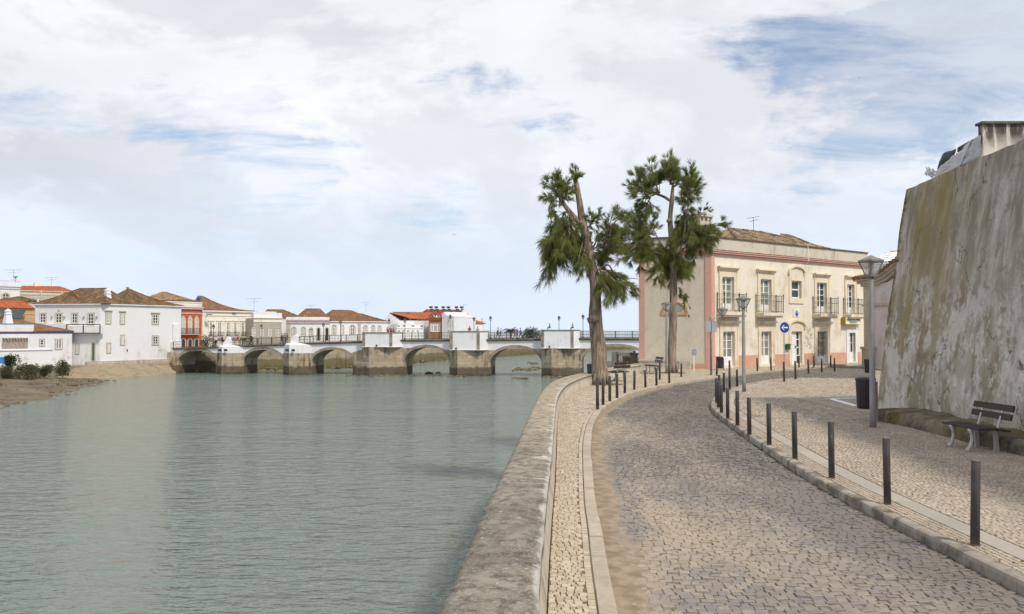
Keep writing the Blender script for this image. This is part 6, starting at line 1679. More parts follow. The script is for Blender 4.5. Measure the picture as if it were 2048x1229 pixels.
for (a, za), (b, zb_) in zip(path[:-1], path[1:]):
    for k, (o1, dz0, dz1) in enumerate(((.15, -.55, -.38), (.30, -.38, -.2), (.46, -.2, -.05))):
        sh = .16 * (2 - k) if a < 0 else 0
        m.add([(a + sh, -.5, za + dz0), (b, -.5, zb_ + dz0), (b, o1, zb_ + dz0), (a + sh, o1, za + dz0), (a + sh, -.5, za + dz1), (b, -.5, zb_ + dz1), (b, o1, zb_ + dz1), (a + sh, o1, za + dz1)], [(0, 1, 2, 3), (4, 5, 6, 7), (0, 1, 5, 4), (1, 2, 6, 5), (2, 3, 7, 6), (3, 0, 4, 7)])
m.build('cornice', MT['trim_grey'], h)
m = MB(FQ); rr = random.Random(8)
for (a, za), (b, zb_) in zip(path[:-1], path[1:]):
    n = max(1, int((b - a) / .22))
    for k in range(n):
        f = (k + .5) / n; s = a + (b - a) * f; z = za + (zb_ - za) * f; j = rr.uniform(-.02, .03)
        m.tube([(s, .55, z + .0 + j), (s, -.2, z + .16 + j)], [.12, .10], 8)
m.build('coping_tiles', MT['tile_rust'], h)
# ------------------------------------------------------------------ bollards
bo = MB(); bo.lathe([(.050, -.05), (.050, .012), (.046, .014)], n=14); bo.k = 0
bo.smooth = True; bo.lathe([(.046, 0), (.0455, .893), (.0435, .900)], n=20); bo.smooth = False
bo.k = 1; bo.lathe([(.0430, .9005), (.0425, .903), (.001, .905)], n=20)
b0 = bo.build('bollard', [MT['bollard'], MT['bollard_top']])
used = [False]
def bollard(px, base, top, label, group, lean=0.0):
    p = G(px, base, KH); zt = zat(top, p.y); k = max(.6, min(1.25, (zt - KH) / .9))
    if not used[0]: o = b0; used[0] = True
    else: o = b0.copy(); C.objects.link(o)
    o.location = (p.x, p.y, KH); o.scale = (1, 1, k); o.rotation_euler = (rnd.uniform(-.02, .02), lean + rnd.uniform(-.018, .018), rnd.uniform(-.3, .3))
    tag(o, label, 'bollard', group)
ORD = ['first', 'second', 'third', 'fourth', 'fifth', 'sixth', 'seventh', 'eighth', 'ninth', 'tenth', 'eleventh', 'twelfth', 'thirteenth', 'fourteenth']
RB = [(1950, 1091, 921), (1775, 1009, 876.5), (1663.5, 956.5, 843.5), (1590, 918.5, 823.5), (1538.5, 891, 807), (1499, 870, 795.7), (1475, 852, 782), (1455.5, 837.5, 776), (1443, 826.5, 769.5), (1437, 815.5, 763), (1433, 806, 757), (1438.5, 790, 750.5)]
for i, (x, b, t) in enumerate(RB):
    bollard(x, b, t, f'{ORD[i]} nearest grey bollard in the row along the worn right hand kerb' if i else 'nearest and largest grey bollard standing on the worn right hand kerb', 'grey bollards along the right kerb', .012 if i == 0 else 0)
for i, (x, b, t) in enumerate([(1447.5, 785, 745.8), (1459.5, 779, 742), (1474.5, 773.8, 739.5)]):
    bollard(x, b, t, f'{ORD[i]} grey bollard from the left in the trio left of the slender lamp post', 'grey bollards at the bend of the plaza')
LB = [(1195, 819.5, 755), (1206, 811, 757), (1219.5, 803, 753), (1234, 797, 748), (1249.5, 787, 744.5), (1268.5, 780, 742), (1291, 776, 740.5), (1313, 771.5, 736), (1338.5, 767, 731)]
for i, (x, b, t) in enumerate(LB):
    bollard(x, b, t, f'{ORD[i]} nearest grey bollard in the row along the pale left hand kerb' if i else 'nearest grey bollard in the row along the pale left hand kerb', 'grey bollards along the left kerb')
for i, (x, b, t) in enumerate([(1319.5, 760, 724), (1362.5, 754.5, 727), (1433.5, 752, 724.5), (1459.3, 757, 721.5), (1514.8, 743, 716.5), (1542, 741, 715)]):
    bollard(x, b, t, ('thin grey bollard beside the bench near the straight trunk', 'thin grey bollard right of the straight trunk, before the house side wall', 'thin grey bollard before the litter bin of the beige house', 'thin grey bollard before the leftmost lower french window', 'thin grey bollard left of the second lower french window', 'thin grey bollard right of the second lower french window')[i], 'grey bollards on the far pavement')
for i, (x, b, t) in enumerate([(1568.3, 764, 724), (1591.2, 759, 722.5), (1617, 747, 719), (1643.7, 744.5, 717.5), (1669.3, 743, 716.5), (1598, 735.5, 712), (1628, 734.5, 711.5), (1661.5, 732.6, 711)]):
    bollard(x, b, t, ('grey bollard at the foot of the blue arrow sign', 'grey bollard just right of the blue arrow sign', 'first grey bollard of three standing in the road before the grille window', 'middle grey bollard of three standing in the road before the grille window', 'rightmost grey bollard of three standing in the road before the shop door', 'leftmost of three bollards at the house foot, before the white front door', 'middle of three bollards at the house foot, between door and grille window', 'rightmost of three bollards at the house foot, near the shop door')[i], 'grey bollards in front of the beige house')

# ------------------------------------------------------------------ street lamps
def street_lamp(arm=False):
    t = thing('street_lamp', 'x', 'street lamp', (0, 0, 0), 'grey street lamps with square glass lanterns')
    p = MB(); H = 3.62
    p.smooth = True
    if arm: p.lathe([(.055, 0), (.05, H - .1), (.05, H)], n=12); p.tube([(0, 0, H - .35), (.15, 0, H - .2), (.42, 0, H - .10), (.62, 0, H - .10), (.62, 0, H)], .022, 8)
    else: p.lathe([(.075, 0), (.070, .5), (.052, H - .05), (.052, H)], n=16)
    p.smooth = False; cx = .62 if arm else 0
    p.build('post', MT['galv'], t)
    fr_ = MB(); R0, R1, h = .10, .205, .36; z = H
    def corner_(r, z_, k): a = pi / 2 * k + pi / 4; return Vector((cx + r * 1.25 * cos(a), r * 1.25 * sin(a), z_))
    fr_.column([tuple(corner_(R0 + .02, 0, k).xy) for k in range(4)], z, z + .045, [tuple(corner_(R0 + .025, 0, k).xy) for k in range(4)])
    for k in range(4): fr_.bar(corner_(R0, z + .045, k), corner_(R1, z + h, k), .028, .028)
    for k in range(4): fr_.bar(corner_(R1 + .01, z + h + .015, k), corner_(R1 + .01, z + h + .015, (k + 1) % 4), .04, .045)
    ro = [tuple(corner_(R1 + .022, 0, k).xy) for k in range(4)]
    fr_.column(ro, z + h + .035, z + h + .125, [tuple(corner_(R1 * .30, 0, k).xy) for k in range(4)])
    fr_.column([tuple(corner_(R1 * .30, 0, k).xy) for k in range(4)], z + h + .125, z + h + .16, [tuple(corner_(.01, 0, k).xy) for k in range(4)])
    fr_.lathe([(.06, 0), (.07, .05), (.03, .055)], (cx, 0, z - .06), 12)
    fr_.build('lantern_frame', MT['lamp_frame'], t)
    g = MB()
    for k in range(4):
        a, b = corner_(R0 - .004, z + .05, k), corner_(R0 - .004, z + .05, (k + 1) % 4); c, d = corner_(R1 - .006, z + h, (k + 1) % 4), corner_(R1 - .006, z + h, k)
        g.quad(a, b, c, d)
    m_, n_ = MT.get('lglass', (None, None))
    if m_ is None:
        m_, n_ = newmat('clear_lantern_glass'); setc(n_, (.82, .82, .80), .12, .5); n_.b.inputs['Alpha'].default_value = .34; MT['lglass'] = (m_, n_)
    g.build('lantern_glass', m_, t, False)
    l = MB(); l.smooth = True; l.lathe([(.05, .05), (.06, .08), (.06, .16), (.045, .18), (.068, .20), (.068, .29), (.04, .33), (.0, .335)], (cx, 0, z), 12); l.build('bulb', plain('dull_lamp_unit', (.11, .10, .10), .5, .2, 8), t)
    return t
L0 = street_lamp()
def place_lamp(src, px, base, top, label, rz, first=False):
    p = G(px, base, KH); H = (zat(top, p.y) - KH) / 4.15
    if first: src.location = p; src.rotation_euler = (0, 0, rz); src.scale = (1, 1, H); src['label'] = label; o = src
    else: o = dup(src, p, rz, label, scale=(1, 1, H))
    return o
place_lamp(L0, 1746, 855, 510, 'tall grey street lamp with square lantern beside the black bin and big stained wall', .35, True)
place_lamp(L0, 1488, 783.5, 591.5, 'grey street lamp with square lantern standing in front of the beige facade', .2)
place_lamp(L0, 1333.5, 747.5, 603, 'grey street lamp with square lantern left of the straight trunk', .5)
LA = street_lamp(True); p = G(1422.3, 750.5, KH); LA.location = p; LA['label'] = 'grey post with arm lantern and two square sign backs at the house corner'; k = (zat(614, p.y) - KH) / 4.15; LA.scale = (1, 1, k); LA.rotation_euler = (0, 0, .15)
m = MB()
for x0 in (-.29, .012):
    z0 = (zat(664.5, p.y) - KH) / k; z1 = (zat(642, p.y) - KH) / k
    m = MB(); m.box(x0 + .01, x0 + .27, -.075, -.06, z0, z1); m.box(x0 + .01, x0 + .27, -.062, -.05, z0 + .1, z0 + .14); m.box(x0 + .01, x0 + .27, -.062, -.05, z1 - .14, z1 - .1)
    q = m.build('sign_back', MT['sign_back'], LA)

# ------------------------------------------------------------------ signs
p = G(1569, 764, KH); t = thing('blue_arrow_sign', 'round blue sign with white left arrow on a thin grey pole', 'traffic sign', p)
zc = zat(655.5, p.y); r = .245
m = MB(); m.tube([(p.x, p.y, KH), (p.x, p.y, zc + .2)], .022, 8); m.build('pole', MT['galv'], t)
FS = Frame((p.x, p.y), d=(.93, .30))
m = MB(FS); m.prism([(r * 1.06 * cos(a * pi / 16), zc + r * 1.06 * sin(a * pi / 16)) for a in range(32)], .03, .042); d_ = m.build('disc', MT['sign_white'], t)
m = MB(FS); m.prism([(r * .97 * cos(a * pi / 16), zc + r * .97 * sin(a * pi / 16)) for a in range(32)], .042, .046); m.build('blue_face', MT['sign_blue'], d_)
m = MB(FS); m.prism([(-.03, zc - .028), (.17, zc - .028), (.17, zc + .028), (-.03, zc + .028)], .046, .049); m.prism([(-.17, zc), (-.05, zc - .11), (-.01, zc - .11), (-.09, zc - .02), (-.03, zc - .02), (-.03, zc + .02), (-.09, zc + .02), (-.01, zc + .11), (-.05, zc + .11)], .0465, .0495); m.build('arrow', MT['sign_white'], d_)
p = G(1388, 742.5, KH); t = thing('white_sign', 'small white framed board on a white post before the side wall', 'sign', p)
z0, z1 = zat(712, p.y), zat(698, p.y); FS = Frame((p.x, p.y), d=(.985, -.17))
m = MB(FS); m.box(-.03, .03, -.03, .03, KH, z1 - .03); m.build('post', MT['sash'], t)
m = MB(FS); w_ = .15; m.box(-w_, w_, .032, .05, z0, z1); bd = m.build('board', MT['sign_back'], t)
m = MB(FS); m.box(-w_, w_, .03, .06, z1, z1 + .025); m.box(-w_, w_, .03, .06, z0 - .025, z0); m.box(-w_ - .025, -w_, .03, .06, z0 - .025, z1 + .025); m.box(w_, w_ + .025, .03, .06, z0 - .025, z1 + .025); m.build('frame', MT['sash'], bd)

# ------------------------------------------------------------------ litter bins
def litter_bin(mat, label, p, rz, k=1.0, post='galv', hang=.28):
    t = thing('litter_bin', label, 'litter bin', (0, 0, 0), 'dark metal litter bins')
    b = MB(); b.smooth = True; n = 24; vs = []
    prof = [(.175, hang), (.19, hang + .05), (.215, hang + .62), (.222, hang + .66), (.222, hang + .70), (.16, hang + .705), (.155, hang + .66), (.15, hang + .2)]
    b.lathe(prof, (0, 0, 0), n); b.build('bin_body', MT[mat], t)
    f = MB(); f.lathe([(.148, hang + .3), (.148, hang + .31)], (0, 0, 0), n); f.build('bin_liner', MT['black'], t)
    s = MB(); s.box(.235, .275, -.05, .05, 0, hang + .62); s.box(.20, .24, -.03, .03, hang + .15, hang + .2); s.box(.20, .24, -.03, .03, hang + .45, hang + .5); s.box(.20, .31, -.09, .09, -.02, .015); s.build('bin_post', MT[post], t)
    t.location = p; t.rotation_euler = (0, 0, rz); t.scale = (k, k, k)
    return t
litter_bin('bin', 'black round litter bin behind the tall lamp post by the stained wall', G(1741, 846, KH) + Vector((0, .25, 0)), .15, 1.08, 'galv', .30)
q = litter_bin('bin_grey', 'slate grey litter bin on the quay left of the leaning trunk', G(1183.5, 768, KH) + Vector((0, 0, 0)), 0.1, .95, 'sash', .18)
litter_bin('bin', 'dark litter bin standing before the corner of the beige house', G(1440.5, 740.5, KH) + Vector((0, .1, 0)), .2, .93, 'galv', .1)
litter_bin('bin', 'dark litter bin half hidden behind the tall lamp post at the gateway', G(1737.5, 750, KH), .2, .98, 'galv', .1)

# ------------------------------------------------------------------ benches (timber slats, pale cast legs); local: length along y, sitter faces -x
def bench():
    t = thing('bench', 'x', 'bench', (0, 0, 0), 'timber slat benches with pale cast legs'); L = 1.2
    for k in range(5):
        x = -.26 + k * .125; m = MB(); m.box(x, x + .10, -L / 2, L / 2, .425 + .012 * (2 - k if k > 2 else 0) - .004 * abs(k - 2), .462 + .012 * (2 - k if k > 2 else 0) - .004 * abs(k - 2)); m.build('seat_slat', MT['bench_wood'], t)
    for z0, x0 in ((.60, .33), (.76, .375)):
        m = MB(); m.add([(x0, -L / 2, z0), (x0 + .035, -L / 2, z0 - .01), (x0 + .035, L / 2, z0 - .01), (x0, L / 2, z0), (x0 + .03, -L / 2, z0 + .115), (x0 + .065, -L / 2, z0 + .105), (x0 + .065, L / 2, z0 + .105), (x0 + .03, L / 2, z0 + .115)], [(3, 2, 1, 0), (4, 5, 6, 7), (0, 1, 5, 4), (1, 2, 6, 5), (2, 3, 7, 6), (3, 0, 4, 7)]); m.build('back_slat', MT['bench_wood'], t)
    for y in (-.30, .30):
        m = MB(); m.smooth = True
        m.tube([(-.30, y, .0), (-.285, y, .03), (-.235, y, .10), (-.205, y, .22), (-.215, y, .33), (-.26, y, .42)], [.05, .04, .034, .03, .03, .034], 10); m.build('front_leg', MT['bench_leg'], t)
        m = MB(); m.bar((.26, y, 0), (.24, y, .42), .05, .075, (1, 0, 0)); m.bar((-.26, y, .405), (.30, y, .405), .05, .035); m.bar((.28, y, .40), (.43, y, .88), .045, .03, (1, 0, 0)); m.build('rear_leg', MT['bench_leg'], t)
    return t
B0 = bench(); B0.location = (8.84, 15.4, KH); B0.rotation_euler = (0, 0, .03); B0['label'] = 'dark slatted bench with pale legs in the shade of the big stained wall'
dup(B0, G(1231, 763, KH), -0.75, 'dark slatted bench seen from behind, right of the leaning trunk')
dup(B0, G(1304, 748, KH), 0.12, 'dark slatted bench seen from its end, left of the straight trunk')

# ------------------------------------------------------------------ big battered wall on the right
prof = [(0.0, 820), (.0, 760)]
pw = [(1752, 824), (1754, 770), (1759, 715), (1765, 660), (1774, 585), (1786, 500), (1794, 440), (1803, 384)]
WY = 23.2
def wallx(z):
    pts = [(at(x, y, WY).z, at(x, y, WY).x) for x, y in pw]
    if z <= pts[0][0]: return pts[0][1]
    for (za, xa), (zb, xb) in zip(pts[:-1], pts[1:]):
        if z <= zb: return xa + (xb - xa) * (z - za) / (zb - za)
    return pts[-1][1]
ZW = at(1803, 384, WY).z
t = thing('battered_wall', 'massive stained grey wall leaning back, streaked with ochre and moss, on the right', 'wall', (10.6, 18, 0))
m = MB(); m.smooth = True; vs = []; NZ, NY_ = 44, 70
def wshift(y): return (y - WY) * 0.085            # the foot swings slightly towards the road nearer the camera
for j in range(NY_ + 1):
    y = WY - (WY - 1.0) * j / NY_
    for i in range(NZ + 1):
        z = -.1 + (ZW + .1) * i / NZ
        x = wallx(z) + wshift(y) + .05 * mnoise.noise(Vector((y * .5, z * .6, 0))) + .022 * mnoise.noise(Vector((y * 1.9, z * 1.7, 3))) * (1 if j else .4)
        if i > NZ - 3: z += .035 * mnoise.noise(Vector((y * 2.3, 5, 1))) + .02 * mnoise.noise(Vector((y * 7, 2, 1)))
        if j == 0: x += .02 * mnoise.noise(Vector((z * 3.5, 1, 8))); y += .05 * mnoise.noise(Vector((z * 2.5, 7, 3))) - .02
        vs.append((x, y, z))
fs = [(j * (NZ + 1) + i, j * (NZ + 1) + i + 1, (j + 1) * (NZ + 1) + i + 1, (j + 1) * (NZ + 1) + i) for j in range(NY_) for i in range(NZ)]
m.add(vs, fs); m.smooth = False
end = [vs[i] for i in range(NZ + 1)]
m.add(end + [(e[0] + 9, e[1] + 3, e[2]) for e in end], [(i, i + 1, NZ + 2 + i, NZ + 1 + i) for i in range(NZ)])
topv = [vs[j * (NZ + 1) + NZ] for j in range(NY_ + 1)]
m.add(topv + [(p[0] + 9, p[1], p[2]) for p in topv], [(j, j + 1, NY_ + 2 + j, NY_ + 1 + j) for j in range(NY_)])
m.add([topv[0], (topv[0][0] + 9, topv[0][1] + 3, ZW), (topv[0][0] + 9, topv[0][1], ZW)], [(0, 1, 2)])
m.build('battered_face', MT['bigwall'], t, False)
m = MB(); m.tube([(at(2047, 381, 17.0).x - .22, 17.0, at(2047, 381, 17).z), (at(2047, 381, 17.0).x + .5, 17.0, at(2047, 381, 17).z - .02)], .035, 8); m.build('drain_spout', MT['black'], t)
# stone ledge at its foot
lt = [(1762, 820), (1800, 829), (1868, 846), (1935, 866), (2047, 907)]
lb = P2([(1762, 848), (1800, 852), (1852, 866), (1910, 878), (1975, 895), (2047, 912)], KH)
ledge = P2([(1764, 845), (1800, 851), (1852, 864), (1910, 879), (1975, 896), (2047, 913)], KH)
m = MB(); m.smooth = True; vs = []
LL = resample([(ledge[0][0] + .0, ledge[0][1] + .6)] + ledge + [(8.9, 11), (8.2, 1)], .3)
for i, p in enumerate(LL):
    h_ = .30 + .05 * mnoise.noise(Vector((p[0], p[1] * 1.3, 0)))
    wx = wallx(h_) + wshift(p[1]) + .15
    n1_ = .05 * mnoise.noise(Vector((p[0] * 2, p[1] * 2.4, 1))); n2_ = .06 * mnoise.noise(Vector((p[0] * 2, p[1] * 2.4, 5)))
    for f, z in ((0, -.05), (0.02, .10), (.05, h_ - .08), (.13, h_ - .01)): vs.append((p[0] + f + n1_ * (1 if z > 0 else .4), p[1], KH + z + (n2_ * .4 if z > .05 else 0)))
    for f in (.35, .7, 1.0): vs.append((p[0] + .13 + (wx - p[0] - .13) * f, p[1], KH + h_ + .02 * f + n2_ * .6 * (1 - f) + .03 * mnoise.noise(Vector((p[0] * 4 + f * 3, p[1] * 4, 2)))))
K = 7; fs = [(i * K + k, i * K + k + 1, (i + 1) * K + k + 1, (i + 1) * K + k) for i in range(len(LL) - 1) for k in range(K - 1)]
m.add(vs, fs); m.add([vs[k] for k in range(K)] + [(vs[K - 1][0], vs[0][1], KH - .05)], [tuple(range(K + 1))])
o = m.build('stone_ledge', MT['ledge'], None, False); tag(o, 'low mossy stone ledge along the foot of the big stained wall', 'ledge')
# sooty white parapet block on top and the wrapped bundle beside it
zt = at(1975, 243, 18.6).z; x0 = at(1963, 262, 18.6).x
PY = 19.5
zt = at(1968, 246, PY).z; x0 = at(1966, 262, PY).x
pb = MB(); pb.box(x0, x0 + 7, PY, PY + .2, ZW - .4, zt - .03)
o = pb.build('rooftop_parapet', MT['sooty']); tag(o, 'white rooftop parapet with black soot streaks above the big stained wall', 'parapet')
o2 = MB(); o2.box(x0 - .05, x0 + 7, PY - .05, PY + .25, zt - .03, zt + .03); c_ = o2.build('dark_coping', MT['moss_edge'], o)
def sheet(name, pts3, mat, label, cat, nx=14, ny=9, ruck=.08, seed=1, thick=.006):
    """draped sheet between four corner points, rucked"""
    a, b, c, d = [Vector(p) for p in pts3]; m = MB(); m.smooth = True; vs = []
    nrm = (b - a).cross(d - a).normalized()
    for j in range(ny + 1):
        for i in range(nx + 1):
            u, v = i / nx, j / ny; p = a.lerp(b, u).lerp(d.lerp(c, u), v)
            k = sin(pi * u) ** .4 * (sin(pi * min(1, v + .1)) ** .3 if 0 < v < 1 else .4)
            q = ruck * (mnoise.noise(Vector((u * 3.2, v * 6.5, seed))) + .5 * mnoise.noise(Vector((u * 9, v * 12, seed + 5))))
            vs.append(p + nrm * q * (.4 + k) + Vector((0, 0, q * .3)))
    m.add(vs, [(j * (nx + 1) + i, j * (nx + 1) + i + 1, (j + 1) * (nx + 1) + i + 1, (j + 1) * (nx + 1) + i) for j in range(ny) for i in range(nx)])
    o = m.build(name, mat, None, False); tag(o, label, cat)
    s_ = o.modifiers.new('thick', 'SOLIDIFY'); s_.thickness = thick
    return o
# dark green bundle: a wrapped stack lying on the wall top
YB = 19.6
m = MB(); m.smooth = True; vs = []; N = 26; K = 12
Zt4 = zoomer(1840, 230, 7.231)
topl = [(212, 810), (216, 700), (225, 640), (265, 555), (300, 540), (345, 537), (430, 500), (540, 440), (640, 390), (730, 350), (800, 320), (860, 300)]
botl = [(205, 815), (230, 812), (260, 808), (310, 790), (370, 760), (410, 730), (470, 690), (560, 640), (650, 600), (740, 560), (820, 530), (870, 500)]
for i in range(len(topl)):
    Yi = 22.5 - 2.5 * i / (len(topl) - 1)
    T_ = at(*Zt4(*topl[i]), Yi); B_ = at(*Zt4(*botl[i]), Yi)
    h_ = (T_.z - B_.z) / 2 + .02; c = (T_ + B_) / 2
    w_ = .42
    for k in range(K):
        a = 2 * pi * k / K
        sx = abs(cos(a)) ** .6 * (1 if cos(a) > 0 else -1); sz = abs(sin(a)) ** .6 * (1 if sin(a) > 0 else -1)
        q = 1 + .10 * mnoise.noise(Vector((i * .9, k * 1.3, 2)))
        vs.append((c.x + .30 + w_ * sx * q * .8, c.y + w_ * sx * q * .5, c.z + h_ * sz * (1 + .05 * mnoise.noise(Vector((i, k, 9))))))
n_ = len(topl); m.add(vs, [(i * K + k, i * K + (k + 1) % K, (i + 1) * K + (k + 1) % K, (i + 1) * K + k) for i in range(n_ - 1) for k in range(K)] + [tuple(range(K)), tuple(range((n_ - 1) * K, n_ * K))])
o = m.build('green_tarpaulin', MT['tarp']); tag(o, 'dark green tarpaulin bundle lying on top of the big stained wall', 'tarpaulin')
def zp(x, y, Y): return at(*Zt4(x, y), Y)
sheet('plastic_sheet', [zp(160, 975, 21.95), zp(585, 735, 20.45), zp(745, 370, 19.95), zp(238, 818, 21.9)], MT['plastic_white'], 'white crumpled plastic sheet tied over the green tarpaulin on the wall', 'plastic sheet', 22, 12, .07, 3)
sheet('clear_plastic_sheet', [zp(575, 745, 20.5), zp(880, 620, 19.6), zp(876, 285, 19.55), zp(735, 385, 20.0)], MT['plastic'], 'clear grey plastic film between green tarpaulin and sooty white parapet', 'plastic sheet', 12, 8, .05, 8)
sheet('loose_plastic', [zp(60, 850, 22.3), zp(170, 905, 22.0), zp(235, 810, 21.9), zp(120, 745, 22.3)], MT['plastic'], 'loose flapping end of plastic at the left tip of the tarpaulin', 'plastic sheet', 10, 8, .16, 12)
m = MB(); m.tube([zp(530, 440, 20.9), zp(528, 540, 20.5), zp(505, 580, 20.45)], .014, 5); m.tube([zp(528, 540, 20.5), zp(560, 560, 20.4)], .014, 5)
o = m.build('tie_cord', MT['sash']); tag(o, 'white cord tied round the green tarpaulin', 'cord')

# ------------------------------------------------------------------ quayside balustrade with planters beyond the benches
p0 = at(1226, 727, 54); p1 = at(1290, 727, 52.5); FV = Frame((p0.x, p0.y), (p1.x, p1.y)); za = zat(727, 54); zb = zat(705, 54)
t = thing('quay_balustrade', 'short pale stone balustrade at the water beyond the bench near the trunk', 'balustrade', (p0.x, p0.y, za))
m = MB(FV); m.box(0, .36, -.18, .18, za - .6, zb + .04); m.build('end_pier', MT['trim_grey'], t)
m = MB(FV); m.box(.36, FV.L, -.14, .14, zb - .14, zb); m.box(.36, FV.L, -.14, .14, za - .6, za + .1); m.build('rail', MT['trim_grey'], t)
for k in range(11):
    m = MB(FV); m.lathe([(.05, .1), (.10, .26), (.05, .52), (.07, zb - za - .14)], (.55 + k * .185, 0, za), 8); m.build('baluster', MT['cream'], t)
for i, (x, lab) in enumerate(((1252, 'grey tapered planter left of the pair before the quay balustrade'), (1266, 'grey tapered planter with a small green plant before the quay balustrade'))):
    s, _ = FV.hit(x, 720, .5); c = FV((s, .5, za)); t = thing('planter', lab, 'planter', c, 'planters by the quay balustrade')
    m = MB(); z0 = 0; m.column([(c[0] - .17, c[1] - .17), (c[0] + .17, c[1] - .17), (c[0] + .17, c[1] + .17), (c[0] - .17, c[1] + .17)], za - .1, za + .52, [(c[0] - .23, c[1] - .23), (c[0] + .23, c[1] - .23), (c[0] + .23, c[1] + .23), (c[0] - .23, c[1] + .23)]); m.build('pot', MT['planter'], t)
    if i: 
        m = MB()
        for k in range(60): d = Vector((rnd.gauss(0, 1), rnd.gauss(0, 1), abs(rnd.gauss(.6, .5)))).normalized() * rnd.uniform(.1, .24); b = Vector((c[0], c[1], za + .52)) + d; q = Vector((rnd.gauss(0, .06), rnd.gauss(0, .06), rnd.gauss(0, .06))); m.quad(b, b + q, b + q + d * .4, b + d * .5)
        m.build('plant', MT['bush_dark'], t, False)
# low bench-wall at the foot of the side wall
q0 = G(1284, 741, KH); q1 = G(1418, 744, KH)
FW = Frame((sl_end.x - .1, sl_end.y - .35), (HF.O.x - .75, HF.O.y - .45))
m = MB(FW); m.box(0, FW.L - 1.2, -.25, .12, 0, KH + .42); m.box(-.05, FW.L - 1.15, -.28, .16, KH + .42, KH + .52); m.box(FW.L - 1.18, FW.L - .55, -.25, .15, 0, KH + .5)
o = m.build('seat_wall', MT['wall_inner']); tag(o, 'low pale stone seat wall along the foot of the house side wall', 'wall')
# ------------------------------------------------------------------ trees: tufted needle foliage on real limbs
def tuft(mb, c, d, L, n, r, spread=.55, w=.016, droop=0.0):
    """a brush of thin needles springing from c along d"""
    d = d.normalized(); a = d.orthogonal().normalized(); b = d.cross(a)
    for k in range(n):
        t = r.uniform(0, 2 * pi); s = spread * sqrt(r.random())
        v = (d + (a * cos(t) + b * sin(t)) * s).normalized(); l = L * r.uniform(.55, 1.1)
        p = c + d * (r.random() * L * .35); e = p + v * l; e.z -= droop * l * r.uniform(.3, 1)
        mid = p.lerp(e, .5); mid.z += droop * l * .12
        q = v.cross(Vector((r.uniform(-1, 1), r.uniform(-1, 1), r.uniform(-1, 1)))).normalized() * (w * .5)
        mb.add([p - q * .6, p + q * .6, mid + q, e, mid - q], [(0, 1, 2, 3, 4)])
def spray(mb, wood, base, tip, r, n_side, L, needles, droop, w, sub=.5):
    n_side = max(2, int(n_side * .74))
    """a leafy bough: stem from base to tip with side twigs carrying tufts"""
    base = Vector(base); tip = Vector(tip); ax = tip - base; N = 6; pts = []
    for i in range(N + 1):
        t = i / N; p = base.lerp(tip, t); p.z += ax.length * .10 * sin(pi * t) * (1 if droop > 0 else -.4)
        p += Vector((r.gauss(0, .02), r.gauss(0, .02), r.gauss(0, .02))) * ax.length; pts.append(p)
    if wood is not None: wood.tube(pts, [max(.006, .028 * ax.length * (1 - .8 * i / N)) for i in range(N + 1)], 5)
    for k in range(n_side):
        t = r.uniform(.18, 1.0); i = min(N - 1, int(t * N)); p = pts[i].lerp(pts[i + 1], t * N - i)
        o = Vector((r.gauss(0, 1), r.gauss(0, 1), r.gauss(0, .8))); d = (ax.normalized() * .8 + o.normalized() * .9 + Vector((0, 0, .35 if droop <= 0 else -droop * .5))).normalized()
        l = ax.length * sub * r.uniform(.35, 1.0) * (1.1 - .5 * t); e = p + d * l
        m = max(3, int(l / (L * .34)))
        for j in range(m):
            f = (j + 1) / m; q = p.lerp(e, f); q.z -= droop * l * f * f * .5
            tuft(mb, q, d + Vector((r.gauss(0, .25), r.gauss(0, .25), r.gauss(0, .25) - droop * .6 * f)), L * r.uniform(.7, 1.2), needles, r, .85, w, droop * .8 + .12)
    tuft(mb, tip, ax, L, needles, r, .5, w, droop)
def tree(name, label, base, trunk_px, Y, boughs, seed, rad, extra=None, w=.0105, needles=34, L=.36, knots=()):
    r = random.Random(seed); t = thing(name, label, 'tree', base)
    pts = [at(x, y, Y + dy) for x, y, dy in trunk_px]; pts[0] = Vector((base[0], base[1], KH - .1))
    # densify
    def dens(P, R, n=4):
        q = []; s = []
        for i in range(len(P) - 1):
            for k in range(n):
                f = k / n; a = P[max(0, i - 1)]; b = P[i]; c = P[i + 1]; d = P[min(len(P) - 1, i + 2)]
                q.append(0.5 * ((2 * b) + (c - a) * f + (2 * a - 5 * b + 4 * c - d) * f * f + (3 * b - a - 3 * c + d) * f ** 3)); s.append(R[i] + (R[i + 1] - R[i]) * f)
        q.append(P[-1]); s.append(R[-1]); return q, s
    m = MB(); m.smooth = True; q, s = dens(pts, rad, 6); m.tube(q, s, 20, True, .16)
    for k in range(7):      # root flare
        a = 2 * pi * k / 7 + .3; R = rad[0]
        m.tube([Vector((base[0] + cos(a) * R * .55, base[1] + sin(a) * R * .55, KH + .75)), Vector((base[0] + cos(a) * R * .9, base[1] + sin(a) * R * .9, KH + .25)), Vector((base[0] + cos(a) * R * 1.22, base[1] + sin(a) * R * 1.22, KH - .06))], [R * .26, R * .30, R * .30], 8)
    for (x, y, dy, k) in knots:
        c = at(x, y, Y + dy); m.blob(c, (k, k * .8, k * .9), int(x), .35, 10, 8)
    tr = m.build('trunk', MT['bark'], t, False)
    wood = MB(); wood.smooth = True
    for l in (extra or []):
        P = [at(x, y, Y + dy) for x, y, dy in l[0]]; q, s = dens(P, l[1], 4); wood.tube(q, s, 9, True, .12)
    cr = MB()
    for (x0, y0, d0, x1, y1, d1, n, dr, k) in boughs:
        spray(cr, wood, at(x0, y0, Y + d0), at(x1, y1, Y + d1), r, n, L * k, needles, dr, w)
    wood.build('limbs', MT['bark'], t, False)
    cr.build('crown', MT['needles'], t, False)
    return t
